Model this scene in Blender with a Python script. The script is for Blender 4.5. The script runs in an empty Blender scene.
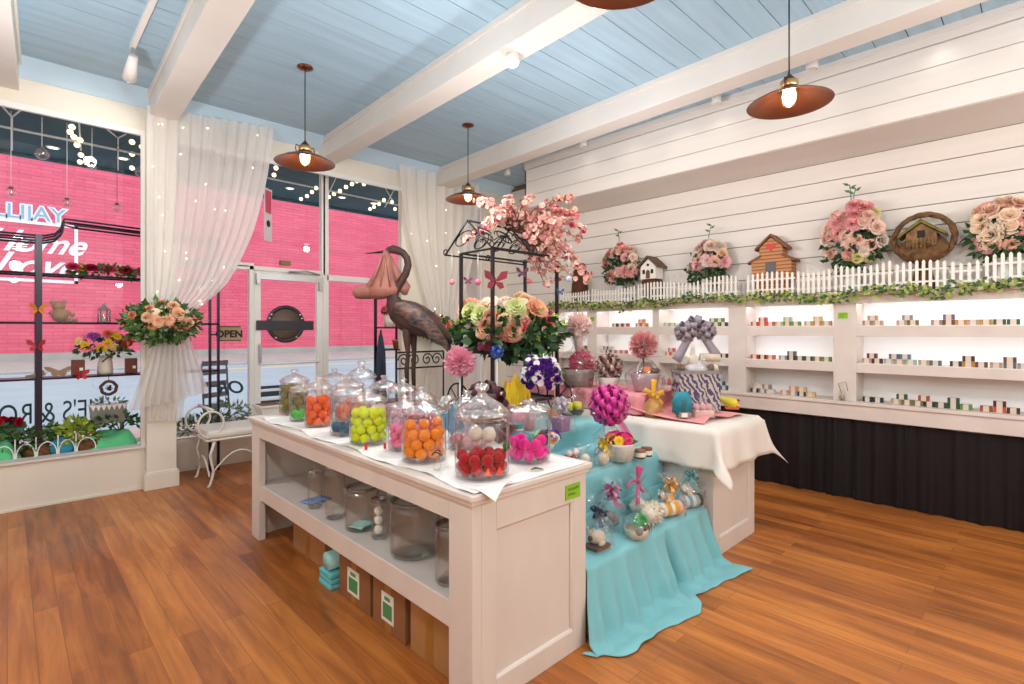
import bpy, math, random
from math import sin, cos, pi, radians
R = random.Random(7)
S = bpy.context.scene
COL = S.collection

# ---------------------------------------------------------------- measuring: a point of the photograph met with a plane of the room
FPX, UC, VH, YAW, EYE = 521.0, 512.0, 330.0, radians(44.1), 1.5
FW = (sin(YAW), cos(YAW)); RT = (cos(YAW), -sin(YAW))
def _ray(u, v):
    a = (u - UC) / FPX
    return FW[0] + RT[0]*a, FW[1] + RT[1]*a, (VH - v) / FPX
def on_z(u, v, z):
    d = _ray(u, v); t = (z - EYE) / d[2]; return (d[0]*t, d[1]*t, z)
def on_x(u, v, x):
    d = _ray(u, v); t = x / d[0]; return (x, d[1]*t, EYE + d[2]*t)
def on_y(u, v, y):
    d = _ray(u, v); t = y / d[1]; return (d[0]*t, y, EYE + d[2]*t)
def at_uD(u, v, D):
    a = (u-UC)/FPX*D; return (FW[0]*D+RT[0]*a, FW[1]*D+RT[1]*a, EYE+(VH-v)/FPX*D)
def depth(x, y): return x*FW[0] + y*FW[1]

# ---------------------------------------------------------------- materials
def lin(c):
    c = c / 255.0
    return c/12.92 if c <= 0.04045 else ((c + 0.055)/1.055)**2.4
def rgb(c): return (lin(c[0]), lin(c[1]), lin(c[2]), 1.0)
MATS = {}
def M(name, c, rough=0.55, metal=0.0, var=0.0, scale=12.0, stretch=(1, 1, 1), bump=0.0, emit=0.0, spec=0.5, c2=None, sub=0.0, bscale=None, sheen=0.0):
    if name in MATS: return MATS[name]
    m = bpy.data.materials.new(name); m.use_nodes = True
    nt = m.node_tree; N = nt.nodes; L = nt.links
    b = N['Principled BSDF']
    b.inputs['Base Color'].default_value = rgb(c)
    b.inputs['Roughness'].default_value = rough
    b.inputs['Metallic'].default_value = metal
    b.inputs['Specular IOR Level'].default_value = spec
    if sheen: b.inputs['Sheen Weight'].default_value = sheen
    if var or c2 or bump:
        tc = N.new('ShaderNodeTexCoord'); mp = N.new('ShaderNodeMapping'); nz = N.new('ShaderNodeTexNoise')
        mp.inputs['Scale'].default_value = stretch
        nz.inputs['Scale'].default_value = scale; nz.inputs['Detail'].default_value = 4
        L.new(tc.outputs['Object'], mp.inputs['Vector']); L.new(mp.outputs['Vector'], nz.inputs['Vector'])
        if var or c2:
            cr = N.new('ShaderNodeValToRGB')
            cr.color_ramp.elements[0].position = 0.33; cr.color_ramp.elements[1].position = 0.67
            a = rgb(c)
            if c2: d = rgb(c2)
            else: d = tuple(x*(1 - var) for x in a[:3]) + (1,)
            cr.color_ramp.elements[0].color = d; cr.color_ramp.elements[1].color = a
            L.new(nz.outputs['Fac'], cr.inputs['Fac']); L.new(cr.outputs['Color'], b.inputs['Base Color'])
        if bump:
            bp = N.new('ShaderNodeBump'); bp.inputs['Strength'].default_value = bump; bp.inputs['Distance'].default_value = 0.01
            src = nz
            if bscale:
                src = N.new('ShaderNodeTexNoise'); src.inputs['Scale'].default_value = bscale
                L.new(mp.outputs['Vector'], src.inputs['Vector'])
            L.new(src.outputs['Fac'], bp.inputs['Height']); L.new(bp.outputs['Normal'], b.inputs['Normal'])
    if emit:
        b.inputs['Emission Color'].default_value = rgb(c); b.inputs['Emission Strength'].default_value = emit
    MATS[name] = m; return m

def thin_glass(name, tint=(1, 1, 1), ior=1.45, rough=0.02, bump=0.0, boost=1.0, base=0.0, edge=None):
    if name in MATS: return MATS[name]
    m = bpy.data.materials.new(name); m.use_nodes = True
    nt = m.node_tree; N = nt.nodes; L = nt.links; N.clear()
    out = N.new('ShaderNodeOutputMaterial'); mix = N.new('ShaderNodeMixShader')
    tr = N.new('ShaderNodeBsdfTransparent'); gl = N.new('ShaderNodeBsdfGlossy'); fr = N.new('ShaderNodeLayerWeight'); pw = N.new('ShaderNodeMath'); pw.operation = 'POWER'; pw.inputs[1].default_value = 4.0; fr.inputs['Blend'].default_value = 0.5
    tr.inputs['Color'].default_value = tint + (1,)
    gl.inputs['Roughness'].default_value = rough; gl.inputs['Color'].default_value = (1, 1, 1, 1)
    mul = N.new('ShaderNodeMath'); mul.operation = 'MULTIPLY_ADD'; mul.inputs[1].default_value = boost; mul.inputs[2].default_value = base+0.04*boost; mul.use_clamp = True
    L.new(fr.outputs['Facing'], pw.inputs[0]); L.new(pw.outputs[0], mul.inputs[0]); L.new(mul.outputs[0], mix.inputs[0])
    L.new(tr.outputs[0], mix.inputs[1]); L.new(gl.outputs[0], mix.inputs[2]); L.new(mix.outputs[0], out.inputs[0])
    if edge:
        cm = N.new('ShaderNodeMix'); cm.data_type = 'RGBA'; cm.inputs[6].default_value = tint + (1,); cm.inputs[7].default_value = edge + (1,)
        p2 = N.new('ShaderNodeMath'); p2.operation = 'POWER'; p2.inputs[1].default_value = 3.0
        L.new(fr.outputs['Facing'], p2.inputs[0]); L.new(p2.outputs[0], cm.inputs[0]); L.new(cm.outputs[2], tr.inputs['Color'])
    if bump:
        nz = N.new('ShaderNodeTexNoise'); nz.inputs['Scale'].default_value = 30
        tc = N.new('ShaderNodeTexCoord'); L.new(tc.outputs['Object'], nz.inputs['Vector'])
        bp = N.new('ShaderNodeBump'); bp.inputs['Strength'].default_value = bump; bp.inputs['Distance'].default_value = 0.02
        L.new(nz.outputs['Fac'], bp.inputs['Height']); L.new(bp.outputs[0], gl.inputs['Normal'])
    MATS[name] = m; return m

def sheer(name, c, opac=0.75, transl=0.5):
    if name in MATS: return MATS[name]
    m = bpy.data.materials.new(name); m.use_nodes = True
    nt = m.node_tree; N = nt.nodes; L = nt.links; N.clear()
    out = N.new('ShaderNodeOutputMaterial'); mix = N.new('ShaderNodeMixShader'); mx2 = N.new('ShaderNodeMixShader')
    tr = N.new('ShaderNodeBsdfTransparent'); df = N.new('ShaderNodeBsdfDiffuse'); tl = N.new('ShaderNodeBsdfTranslucent')
    df.inputs['Color'].default_value = rgb(c); tl.inputs['Color'].default_value = rgb(c)
    mix.inputs[0].default_value = opac; mx2.inputs[0].default_value = transl
    L.new(df.outputs[0], mx2.inputs[1]); L.new(tl.outputs[0], mx2.inputs[2])
    L.new(tr.outputs[0], mix.inputs[1]); L.new(mx2.outputs[0], mix.inputs[2]); L.new(mix.outputs[0], out.inputs[0])
    MATS[name] = m; return m

def glow(name, c, strength):
    if name in MATS: return MATS[name]
    m = bpy.data.materials.new(name); m.use_nodes = True
    N = m.node_tree.nodes; N.clear()
    o = N.new('ShaderNodeOutputMaterial'); e = N.new('ShaderNodeEmission')
    e.inputs[0].default_value = rgb(c); e.inputs[1].default_value = strength
    m.node_tree.links.new(e.outputs[0], o.inputs[0]); MATS[name] = m; return m

# ---------------------------------------------------------------- mesh building
def vadd(a, b): return (a[0]+b[0], a[1]+b[1], a[2]+b[2])
def vsub(a, b): return (a[0]-b[0], a[1]-b[1], a[2]-b[2])
def vmul(a, k): return (a[0]*k, a[1]*k, a[2]*k)
def vlen(a): return math.sqrt(a[0]**2+a[1]**2+a[2]**2)
def vnorm(a):
    l = vlen(a) or 1.0; return (a[0]/l, a[1]/l, a[2]/l)
def vcross(a, b): return (a[1]*b[2]-a[2]*b[1], a[2]*b[0]-a[0]*b[2], a[0]*b[1]-a[1]*b[0])
def vdot(a, b): return a[0]*b[0]+a[1]*b[1]+a[2]*b[2]
def lerp(a, b, t): return tuple(a[i]+(b[i]-a[i])*t for i in range(len(a)))

class MB:
    def __init__(s): s.v = []; s.f = []; s.sm = []
    def _add(s, vs, fs, smooth):
        o = len(s.v); s.v += vs
        for f in fs: s.f.append(tuple(i+o for i in f)); s.sm.append(smooth)
        return s
    def box(s, c, d, rz=0.0):
        x, y, z = d[0]/2, d[1]/2, d[2]/2; ca, sa = cos(rz), sin(rz); vs = []
        for sx, sy, sz in ((-1,-1,-1),(1,-1,-1),(1,1,-1),(-1,1,-1),(-1,-1,1),(1,-1,1),(1,1,1),(-1,1,1)):
            px, py = sx*x, sy*y
            vs.append((c[0]+px*ca-py*sa, c[1]+px*sa+py*ca, c[2]+sz*z))
        return s._add(vs, [(0,3,2,1),(4,5,6,7),(0,1,5,4),(1,2,6,5),(2,3,7,6),(3,0,4,7)], False)
    def bb(s, x0, x1, y0, y1, z0, z1): return s.box(((x0+x1)/2, (y0+y1)/2, (z0+z1)/2), (x1-x0, y1-y0, z1-z0))
    def frustum(s, c, d0, d1, h, rz=0.0):
        ca, sa = cos(rz), sin(rz); vs = []
        for d, z in ((d0, 0), (d1, h)):
            for sx, sy in ((-1,-1),(1,-1),(1,1),(-1,1)):
                px, py = sx*d[0]/2, sy*d[1]/2
                vs.append((c[0]+px*ca-py*sa, c[1]+px*sa+py*ca, c[2]+z))
        return s._add(vs, [(0,3,2,1),(4,5,6,7),(0,1,5,4),(1,2,6,5),(2,3,7,6),(3,0,4,7)], False)
    def tube(s, pts, r, seg=8, closed=False, caps=True, smooth=True, flat=1.0, up=None):
        n = len(pts); rs = r if isinstance(r, (list, tuple)) else [r]*n
        vs = []; prev = None
        for i, p in enumerate(pts):
            if closed: t = vsub(pts[(i+1) % n], pts[i-1])
            else: t = vsub(pts[min(i+1, n-1)], pts[max(i-1, 0)])
            t = vnorm(t)
            if prev is None:
                a = up or ((0,0,1) if abs(t[2]) < 0.9 else (1,0,0))
            else: a = prev
            a = vnorm(vsub(a, vmul(t, vdot(a, t)))); prev = a
            b = vcross(t, a)
            q = rs[i]; qa, qb = (q if isinstance(q, (list, tuple)) else (q, q*flat))
            for k in range(seg):
                th = 2*pi*k/seg
                vs.append(vadd(p, vadd(vmul(a, qa*cos(th)), vmul(b, qb*sin(th)))))
        fs = []
        for i in range(n if closed else n-1):
            j = (i+1) % n
            for k in range(seg):
                l = (k+1) % seg
                fs.append((i*seg+k, i*seg+l, j*seg+l, j*seg+k))
        if caps and not closed:
            fs.append(tuple(range(seg-1, -1, -1))); fs.append(tuple((n-1)*seg+k for k in range(seg)))
        return s._add(vs, fs, smooth)
    def cyl(s, p0, p1, r0, r1=None, seg=16): return s.tube([p0, p1], [r0, r0 if r1 is None else r1], seg)
    def lathe(s, prof, seg=24, c=(0, 0, 0), smooth=True, ripple=0.0, nr=0):
        vs = []
        for r, z in prof:
            for k in range(seg):
                th = 2*pi*k/seg
                q = r*(1+ripple*cos(nr*th)) if ripple else r
                vs.append((c[0]+q*cos(th), c[1]+q*sin(th), c[2]+z))
        fs = []
        for i in range(len(prof)-1):
            for k in range(seg):
                l = (k+1) % seg
                fs.append((i*seg+k, i*seg+l, (i+1)*seg+l, (i+1)*seg+k))
        return s._add(vs, fs, smooth)
    def ball(s, c, r, nu=12, nv=8, jit=0.0):
        rx, ry, rz = r if isinstance(r, (list, tuple)) else (r, r, r)
        vs = [(c[0], c[1], c[2]-rz)]
        for j in range(1, nv):
            ph = -pi/2+pi*j/nv
            for k in range(nu):
                th = 2*pi*k/nu; q = 1+R.uniform(-jit, jit) if jit else 1
                vs.append((c[0]+rx*q*cos(ph)*cos(th), c[1]+ry*q*cos(ph)*sin(th), c[2]+rz*q*sin(ph)))
        vs.append((c[0], c[1], c[2]+rz)); fs = []
        for k in range(nu):
            fs.append((0, 1+(k+1) % nu, 1+k)); fs.append((len(vs)-1, 1+(nv-2)*nu+k, 1+(nv-2)*nu+(k+1) % nu))
        for j in range(nv-2):
            for k in range(nu):
                a = 1+j*nu+k; b = 1+j*nu+(k+1) % nu
                fs.append((a, b, b+nu, a+nu))
        return s._add(vs, fs, True)
    def grid(s, fn, nu, nv, smooth=True):
        vs = [fn(i/nu, j/nv) for j in range(nv+1) for i in range(nu+1)]
        fs = [(j*(nu+1)+i, j*(nu+1)+i+1, (j+1)*(nu+1)+i+1, (j+1)*(nu+1)+i) for j in range(nv) for i in range(nu)]
        return s._add(vs, fs, smooth)
    def poly_prism(s, pts, axis, h0, h1):
        """outline pts (a,b) in the plane across axis ('x','y','z'), from h0 to h1"""
        def P(a, b, h): return {'x': (h, a, b), 'y': (a, h, b), 'z': (a, b, h)}[axis]
        n = len(pts); vs = [P(a, b, h0) for a, b in pts]+[P(a, b, h1) for a, b in pts]
        fs = [tuple(range(n-1, -1, -1)), tuple(range(n, 2*n))]+[(i, (i+1) % n, n+(i+1) % n, n+i) for i in range(n)]
        return s._add(vs, fs, False)
    def leaf(s, p, d, n, L, W):
        d = vnorm(d); b = vnorm(vcross(d, n)); m = vadd(vadd(p, vmul(d, L*0.45)), vmul(n, L*0.08))
        vs = [p, vadd(m, vmul(b, W/2)), vadd(vadd(p, vmul(d, L)), vmul(n, -L*0.1)), vadd(m, vmul(b, -W/2)), vadd(m, vmul(n, -W*0.15))]
        return s._add(vs, [(0, 1, 4), (1, 2, 4), (2, 3, 4), (3, 0, 4)], True)
    def mesh(s, name, m, recalc=True):
        me = bpy.data.meshes.new(name); me.from_pydata(s.v, [], s.f); me.update()
        me.polygons.foreach_set('use_smooth', s.sm)
        me.materials.append(m); return me

def link(o, parent=None, loc=(0, 0, 0), rz=0.0, scale=None):
    COL.objects.link(o)
    o.location = loc; o.rotation_euler = (0, 0, rz)
    if scale is not None: o.scale = (scale, scale, scale) if isinstance(scale, (int, float)) else scale
    if parent is not None: o.parent = parent
    return o
def obj(name, mb, m, parent=None, loc=(0, 0, 0), rz=0.0, bev=0.0, solid=0.0, sub=0):
    o = bpy.data.objects.new(name, mb.mesh(name, m)); link(o, parent, loc, rz)
    if solid:
        md = o.modifiers.new('solid', 'SOLIDIFY'); md.thickness = solid; md.offset = 0
    if sub:
        md = o.modifiers.new('sub', 'SUBSURF'); md.levels = sub; md.render_levels = sub
    if bev:
        md = o.modifiers.new('bev', 'BEVEL'); md.width = bev; md.segments = 2; md.limit_method = 'ANGLE'
    return o
def tag(o, label, cat, group=None, kind=None):
    o['label'] = label; o['category'] = cat
    if group: o['group'] = group
    if kind: o['kind'] = kind
    return o
def struct(o): o['kind'] = 'structure'; return o
def thing(name, label, cat, loc=(0, 0, 0), rz=0.0, group=None):
    o = bpy.data.objects.new(name, None); o.empty_display_size = 0.05
    link(o, None, loc, rz); return tag(o, label, cat, group)
def inst(name, me, parent=None, loc=(0, 0, 0), rot=(0, 0, 0), scale=1.0):
    o = bpy.data.objects.new(name, me); COL.objects.link(o)
    o.location = loc; o.rotation_euler = rot; o.scale = (scale,)*3 if isinstance(scale, (int, float)) else scale
    if parent is not None: o.parent = parent
    return o
def dup(root, loc, rz=None, label=None, group=None):
    r = root.copy(); COL.objects.link(r); r.location = loc
    if rz is not None: r.rotation_euler = (0, 0, rz)
    if label: r['label'] = label
    if group: r['group'] = group
    for ch in list(root.children):
        c = ch.copy(); COL.objects.link(c); c.parent = r
        for g in list(ch.children):
            d = g.copy(); COL.objects.link(d); d.parent = c
    return r
def text(name, body, m, size, parent=None, loc=(0, 0, 0), rot=(pi/2, 0, 0), ext=0.002, shear=0.0, bold=0.0, align='CENTER', mirror=False):
    cu = bpy.data.curves.new(name, 'FONT'); cu.body = body; cu.size = size; cu.extrude = ext; cu.shear = shear; cu.offset = bold
    cu.align_x = align; cu.align_y = 'CENTER'; cu.materials.append(m)
    tmp = bpy.data.objects.new(name, cu); COL.objects.link(tmp)
    bpy.context.view_layer.update()
    me = bpy.data.meshes.new_from_object(tmp.evaluated_get(bpy.context.evaluated_depsgraph_get()))
    bpy.data.objects.remove(tmp); me.materials.clear(); me.materials.append(m)
    o = bpy.data.objects.new(name, me); COL.objects.link(o); o.location = loc; o.rotation_euler = rot
    if mirror: o.scale = (-1, 1, 1)
    if parent is not None: o.parent = parent
    return o
def rdir(up=0.0):
    th = R.uniform(0, 2*pi); z = R.uniform(-1, 1)*(1-up)+up; z = max(-1, min(1, z)); q = math.sqrt(max(0, 1-z*z))
    return (q*cos(th), q*sin(th), z)

# ---------------------------------------------------------------- flowers and leaves
def petal(mb, base, th, tilt, L, W, cup):
    d = (cos(th)*cos(tilt), sin(th)*cos(tilt), sin(tilt)); b = (-sin(th), cos(th), 0); n = vcross(b, d)
    def fn(u, v):
        a = (u-0.5)*2; w = W*(0.35+0.65*sin(min(1, v*1.15)*pi*0.62))
        p = vadd(base, vmul(d, L*v)); p = vadd(p, vmul(b, a*w/2))
        return vadd(p, vmul(n, -cup*(a*a)*W*0.5+cup*L*0.5*v*v*(1 if v < 0.8 else 0.9)))
    mb.grid(fn, 2, 3)
def flower_mesh(name, m, rings):
    mb = MB(); k = 0
    for n, tilt, L, W, cup in rings:
        for i in range(n):
            petal(mb, (0, 0, 0), 2*pi*i/n+k*0.6, tilt, L, W, cup)
        k += 1
    mb.ball((0, 0, 0.25), (0.16, 0.16, 0.2), 6, 4)
    return mb.mesh(name, m)
ROSE = [(6, 0.15, 1.0, 0.95, 0.4), (6, 0.6, 0.92, 0.85, 0.38), (5, 0.95, 0.85, 0.7, 0.34), (4, 1.22, 0.78, 0.52, 0.28), (3, 1.42, 0.72, 0.34, 0.2)]
DAISY = [(8, 0.2, 1.0, 0.55, 0.15), (6, 0.8, 0.5, 0.3, 0.1)]
PEONY = [(11, 0.0, 1.0, 0.5, 0.35), (11, 0.32, 0.95, 0.46, 0.35), (10, 0.62, 0.9, 0.42, 0.35), (9, 0.92, 0.82, 0.38, 0.35), (6, 1.25, 0.72, 0.32, 0.3)]
BLOSSOM = [(5, 0.35, 1.0, 0.95, 0.25)]
FM = {}
def fl(kind, c):
    key = (kind, c)
    if key not in FM:
        m = M('petal_%d_%d_%d' % c, c, 0.85, var=0.16, scale=5, spec=0.08)
        FM[key] = flower_mesh('flower', m, {'rose': ROSE, 'daisy': DAISY, 'peony': PEONY, 'blossom': BLOSSOM}[kind])
    return FM[key]
GREEN = M('leaf_green', (78, 122, 54), 0.55, var=0.5, scale=9)
DARKG = M('leaf_dark', (52, 90, 46), 0.5, var=0.5, scale=9)
LIMEG = M('leaf_lime', (150, 178, 62), 0.6, var=0.4, scale=9)
SAGE = M('leaf_sage', (128, 150, 120), 0.6, var=0.35, scale=9)
def foliage(mb, c, r, n, L=0.05, W=0.03, up=0.15):
    for _ in range(n):
        d = rdir(up); k = R.uniform(0.55, 1.0)
        p = (c[0]+d[0]*r[0]*k, c[1]+d[1]*r[1]*k, c[2]+d[2]*r[2]*k)
        t = vnorm(vadd(d, vmul(rdir(), 0.8))); nn = vnorm(vcross(t, rdir()))
        mb.leaf(p, t, nn, L*R.uniform(0.7, 1.2), W*R.uniform(0.8, 1.2))
    return mb
def blooms(parent, c, r, specs, face=None, up=0.2, name=None):
    """specs: list of (kind, colour, count, size); each flower a part of its own, petals outwards"""
    from mathutils import Vector
    for kind, col, n, sz in specs:
        for _ in range(n):
            for _t in range(12):
                d = rdir(up)
                if face is None or vdot(d, face) > -0.05: break
            k = R.uniform(0.82, 1.02)
            d2 = d if face is None else vadd(d, vmul(face, 0.7))
            q = Vector(d2).to_track_quat('Z', 'Y').to_euler()
            inst(name or {'rose': 'rose', 'daisy': 'daisy', 'peony': 'peony', 'blossom': 'blossom'}[kind], fl(kind, col), parent,
                 (c[0]+d[0]*r[0]*k, c[1]+d[1]*r[1]*k, c[2]+d[2]*r[2]*k), q, sz*R.uniform(0.85, 1.15))
def scatter(parent, name, placed):
    """placed: (mesh, location, euler, scale); the 100 largest become parts, the rest one part of kind stuff"""
    from mathutils import Matrix, Vector, Euler
    placed = sorted(placed, key=lambda q: -q[3])
    for me, l, e, s_ in placed[:100]: inst(name, me, parent, l, e, s_)
    if len(placed) > 100:
        v, f, mi, mats = [], [], [], []
        for me, l, e, s_ in placed[100:]:
            if me.materials[0] not in mats: mats.append(me.materials[0])
            k = mats.index(me.materials[0]); o = len(v); rm = Euler(e).to_matrix()
            for q in me.vertices: v.append(tuple(rm @ (q.co*s_)+Vector(l)))
            for q in me.polygons: f.append(tuple(i+o for i in q.vertices)); mi.append(k)
        m = bpy.data.meshes.new('small_'+name); m.from_pydata(v, [], f); m.update()
        for q in mats: m.materials.append(q)
        m.polygons.foreach_set('material_index', mi); m.polygons.foreach_set('use_smooth', [True]*len(f))
        ob = bpy.data.objects.new('small_'+name, m); link(ob, parent); ob['kind'] = 'stuff'
def pull_bow(mb, c, r, n=26, w=0.03):
    """looped ribbon bow: n ribbon loops standing out from the centre"""
    for i in range(n):
        z = 1-2*(i+0.5)/n; th = i*2.399; q = math.sqrt(1-z*z); d = (q*cos(th), q*sin(th), z)
        a = vnorm(vcross(d, (0.3, 0.5, 0.8))); b = vcross(d, a)
        def fn(u, v, d=d, a=a, b=b):
            t = 2*pi*v-pi/2; p = vadd(c, vmul(d, r*(0.5+0.5*sin(t))))
            p = vadd(p, vmul(b, r*0.26*cos(t))); return vadd(p, vmul(a, (u-0.5)*w))
        mb.grid(fn, 1, 10)
    return mb
def frill(mb, c, r, n=90, w=0.03):
    """spiky puff of gathered tulle"""
    for i in range(n):
        z = 1-2*(i+0.5)/n; th = i*2.399; q = math.sqrt(1-z*z); d = (q*cos(th), q*sin(th), z)
        a = vnorm(vcross(d, rdir())); k = r*R.uniform(0.85, 1.08)
        mb._add([vadd(c, vmul(d, r*0.1)), vadd(vadd(c, vmul(d, k)), vmul(a, w)), vadd(c, vmul(d, k*0.92)), vadd(vadd(c, vmul(d, k)), vmul(a, -w))],
                [(0, 1, 2), (0, 2, 3)], False)
    return mb
def ribbon_tail(mb, p0, p1, w, sag=0.02, side=(0.62, 0.75, 0.12)):
    d = vnorm(vsub(p1, p0)); a = vnorm(vcross(d, side))
    def fn(u, v):
        p = lerp(p0, p1, v); p = vadd(p, (0, 0, -sag*sin(pi*v))); return vadd(p, vmul(a, (u-0.5)*w*(0.6+0.4*v)))
    return mb.grid(fn, 1, 6)
def spray_branch(mb, p0, p1, r=0.004, droop=0.05, n=6):
    pts = [vadd(lerp(p0, p1, t/n), (0, 0, droop*sin(pi*t/n))) for t in range(n+1)]
    mb.tube(pts, [r*(1-0.6*t/n) for t in range(n+1)], 5); return pts
def curtain(mb, left, right, n, m, amp, folds, depth_dir=(0, -1, 0), top_amp=None):
    """cloth between two edge polylines, hanging in folds"""
    def pl(pts, t):
        q = t*(len(pts)-1); i = min(int(q), len(pts)-2); return lerp(pts[i], pts[i+1], q-i)
    def sm(pts, t):
        # smooth the polyline a little
        e = 0.5/(len(pts)-1)*0.6
        a = pl(pts, max(0, t-e)); b = pl(pts, t); c = pl(pts, min(1, t+e))
        return tuple((a[k]+2*b[k]+c[k])/4 for k in range(3)) if 0 < t < 1 else b
    def fn(u, v):
        p = lerp(sm(left, v), sm(right, v), u)
        a = amp*(0.7*sin(folds*2*pi*u+0.8*sin(3*v))+0.3*sin(folds*4.3*pi*u+2*v+1))
        return vadd(p, vmul(depth_dir, a))
    return mb.grid(fn, n, m)
# ---------------------------------------------------------------- camera
cam = bpy.data.objects.new('camera', bpy.data.cameras.new('camera')); COL.objects.link(cam)
cam.location = (0, 0, EYE); cam.rotation_euler = (pi/2, 0, -YAW)
cam.data.sensor_width = 36.0; cam.data.lens = 36.0*FPX/1024.0
cam.data.shift_y = -(342.0-VH)/1024.0
cam.data.clip_start = 0.05; cam.data.clip_end = 200
S.camera = cam
vs = S.view_settings
vs.view_transform = 'Standard'; vs.look = 'None'; vs.gamma = 1.0; vs.exposure = 0.06
try: vs.use_curve_mapping = False
except Exception: pass
cy = S.cycles
cy.max_bounces = 10; cy.transparent_max_bounces = 40; cy.diffuse_bounces = 5; cy.glossy_bounces = 4
cy.caustics_reflective = False; cy.caustics_refractive = False; cy.sample_clamp_indirect = 6.0
cy.use_denoising = True

# ---------------------------------------------------------------- setting materials
WHITE = M('white_paint', (226, 221, 215), 0.5, var=0.05, scale=3)
CREAM = M('cream_paint', (233, 227, 214), 0.6, var=0.05, scale=2)
SHIP = M('shiplap_paint', (230, 225, 220), 0.5, var=0.06, scale=4, stretch=(1, 0.2, 3))
GAP = M('gap_dark', (120, 108, 98), 0.9)
BLUEB = M('blue_board', (170, 202, 222), 0.55, var=0.12, scale=5, stretch=(0.25, 3, 1))
CORN = M('cornice_lit_blue', (196, 226, 246), 0.5)  # ceiling blue made paler, the light on the strip put into its colour
FRAME = M('frame_white', (236, 236, 234), 0.35)
ALU = M('aluminium', (176, 178, 180), 0.35, metal=0.6)
BLACK = M('black_iron', (24, 20, 26), 0.45, spec=0.4)
PANE = thin_glass('window_pane', (0.98, 1.0, 1.0), 1.45, 0.0, boost=0.55)

def floor_material():
    m = bpy.data.materials.new('wood_floor'); m.use_nodes = True
    nt = m.node_tree; N = nt.nodes; L = nt.links; b = N['Principled BSDF']
    tc = N.new('ShaderNodeTexCoord')
    mp = N.new('ShaderNodeMapping'); mp.inputs['Rotation'].default_value = (0, 0, pi/2); L.new(tc.outputs['Object'], mp.inputs['Vector'])
    br = N.new('ShaderNodeTexBrick'); br.inputs['Scale'].default_value = 1.0
    br.inputs['Brick Width'].default_value = 1.25; br.inputs['Row Height'].default_value = 0.10
    br.inputs['Mortar Size'].default_value = 0.0015; br.inputs['Mortar Smooth'].default_value = 0.1; br.inputs['Bias'].default_value = 0.0
    br.inputs['Color1'].default_value = (0.1, 0.1, 0.1, 1); br.inputs['Color2'].default_value = (0.9, 0.9, 0.9, 1); br.inputs['Mortar'].default_value = (0, 0, 0, 1)
    br.offset = 0.37; L.new(mp.outputs['Vector'], br.inputs['Vector'])
    mp2 = N.new('ShaderNodeMapping'); mp2.inputs['Scale'].default_value = (9, 0.9, 1); L.new(tc.outputs['Object'], mp2.inputs['Vector'])
    n1 = N.new('ShaderNodeTexNoise'); n1.inputs['Scale'].default_value = 1.6; n1.inputs['Detail'].default_value = 7; n1.inputs['Roughness'].default_value = 0.62; n1.inputs['Distortion'].default_value = 0.6
    L.new(mp2.outputs['Vector'], n1.inputs['Vector'])
    n2 = N.new('ShaderNodeTexNoise'); n2.inputs['Scale'].default_value = 1.1; n2.inputs['Detail'].default_value = 3
    mp3 = N.new('ShaderNodeMapping'); mp3.inputs['Scale'].default_value = (1.6, 0.6, 1); L.new(tc.outputs['Object'], mp3.inputs['Vector']); L.new(mp3.outputs['Vector'], n2.inputs['Vector'])
    a1 = N.new('ShaderNodeMath'); a1.operation = 'MULTIPLY_ADD'; a1.inputs[1].default_value = 0.24; L.new(br.outputs['Color'], a1.inputs[0])
    a2 = N.new('ShaderNodeMath'); a2.operation = 'MULTIPLY_ADD'; a2.inputs[1].default_value = 0.75; L.new(n1.outputs['Fac'], a2.inputs[0])
    a3 = N.new('ShaderNodeMath'); a3.operation = 'MULTIPLY_ADD'; a3.inputs[1].default_value = 0.5; a3.inputs[2].default_value = -0.20; L.new(n2.outputs['Fac'], a3.inputs[0])
    L.new(a3.outputs[0], a2.inputs[2]); L.new(a2.outputs[0], a1.inputs[2])
    cr = N.new('ShaderNodeValToRGB'); e = cr.color_ramp.elements
    e[0].position = 0.16; e[0].color = rgb((94, 49, 20)); e[1].position = 0.86; e[1].color = rgb((218, 144, 70))
    for pos, c in ((0.36, (132, 74, 32)), (0.52, (168, 98, 44)), (0.68, (196, 120, 55))):
        q = e.new(pos); q.color = rgb(c)
    L.new(a1.outputs[0], cr.inputs['Fac'])
    mx = N.new('ShaderNodeMix'); mx.data_type = 'RGBA'; mx.inputs[7].default_value = rgb((136, 78, 36))
    L.new(br.outputs['Fac'], mx.inputs[0]); L.new(cr.outputs['Color'], mx.inputs[6]); L.new(mx.outputs[2], b.inputs['Base Color'])
    b.inputs['Roughness'].default_value = 0.36; b.inputs['Specular IOR Level'].default_value = 0.45
    bp = N.new('ShaderNodeBump'); bp.inputs['Strength'].default_value = 0.15; bp.inputs['Distance'].default_value = 0.004
    L.new(n1.outputs['Fac'], bp.inputs['Height']); L.new(bp.outputs['Normal'], b.inputs['Normal'])
    return m

XL, XR, YB, YF, ZC = -2.6, 5.66, -3.0, 5.97, 3.72
XF, ZS, YS = 4.95, 3.11, 4.84        # soffit box: face, underside, far end
YG = 6.5                              # glass line
struct(obj('floor', MB().bb(XL-0.2, XR+0.2, YB-0.2, 6.6, -0.08, 0), floor_material()))
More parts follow.
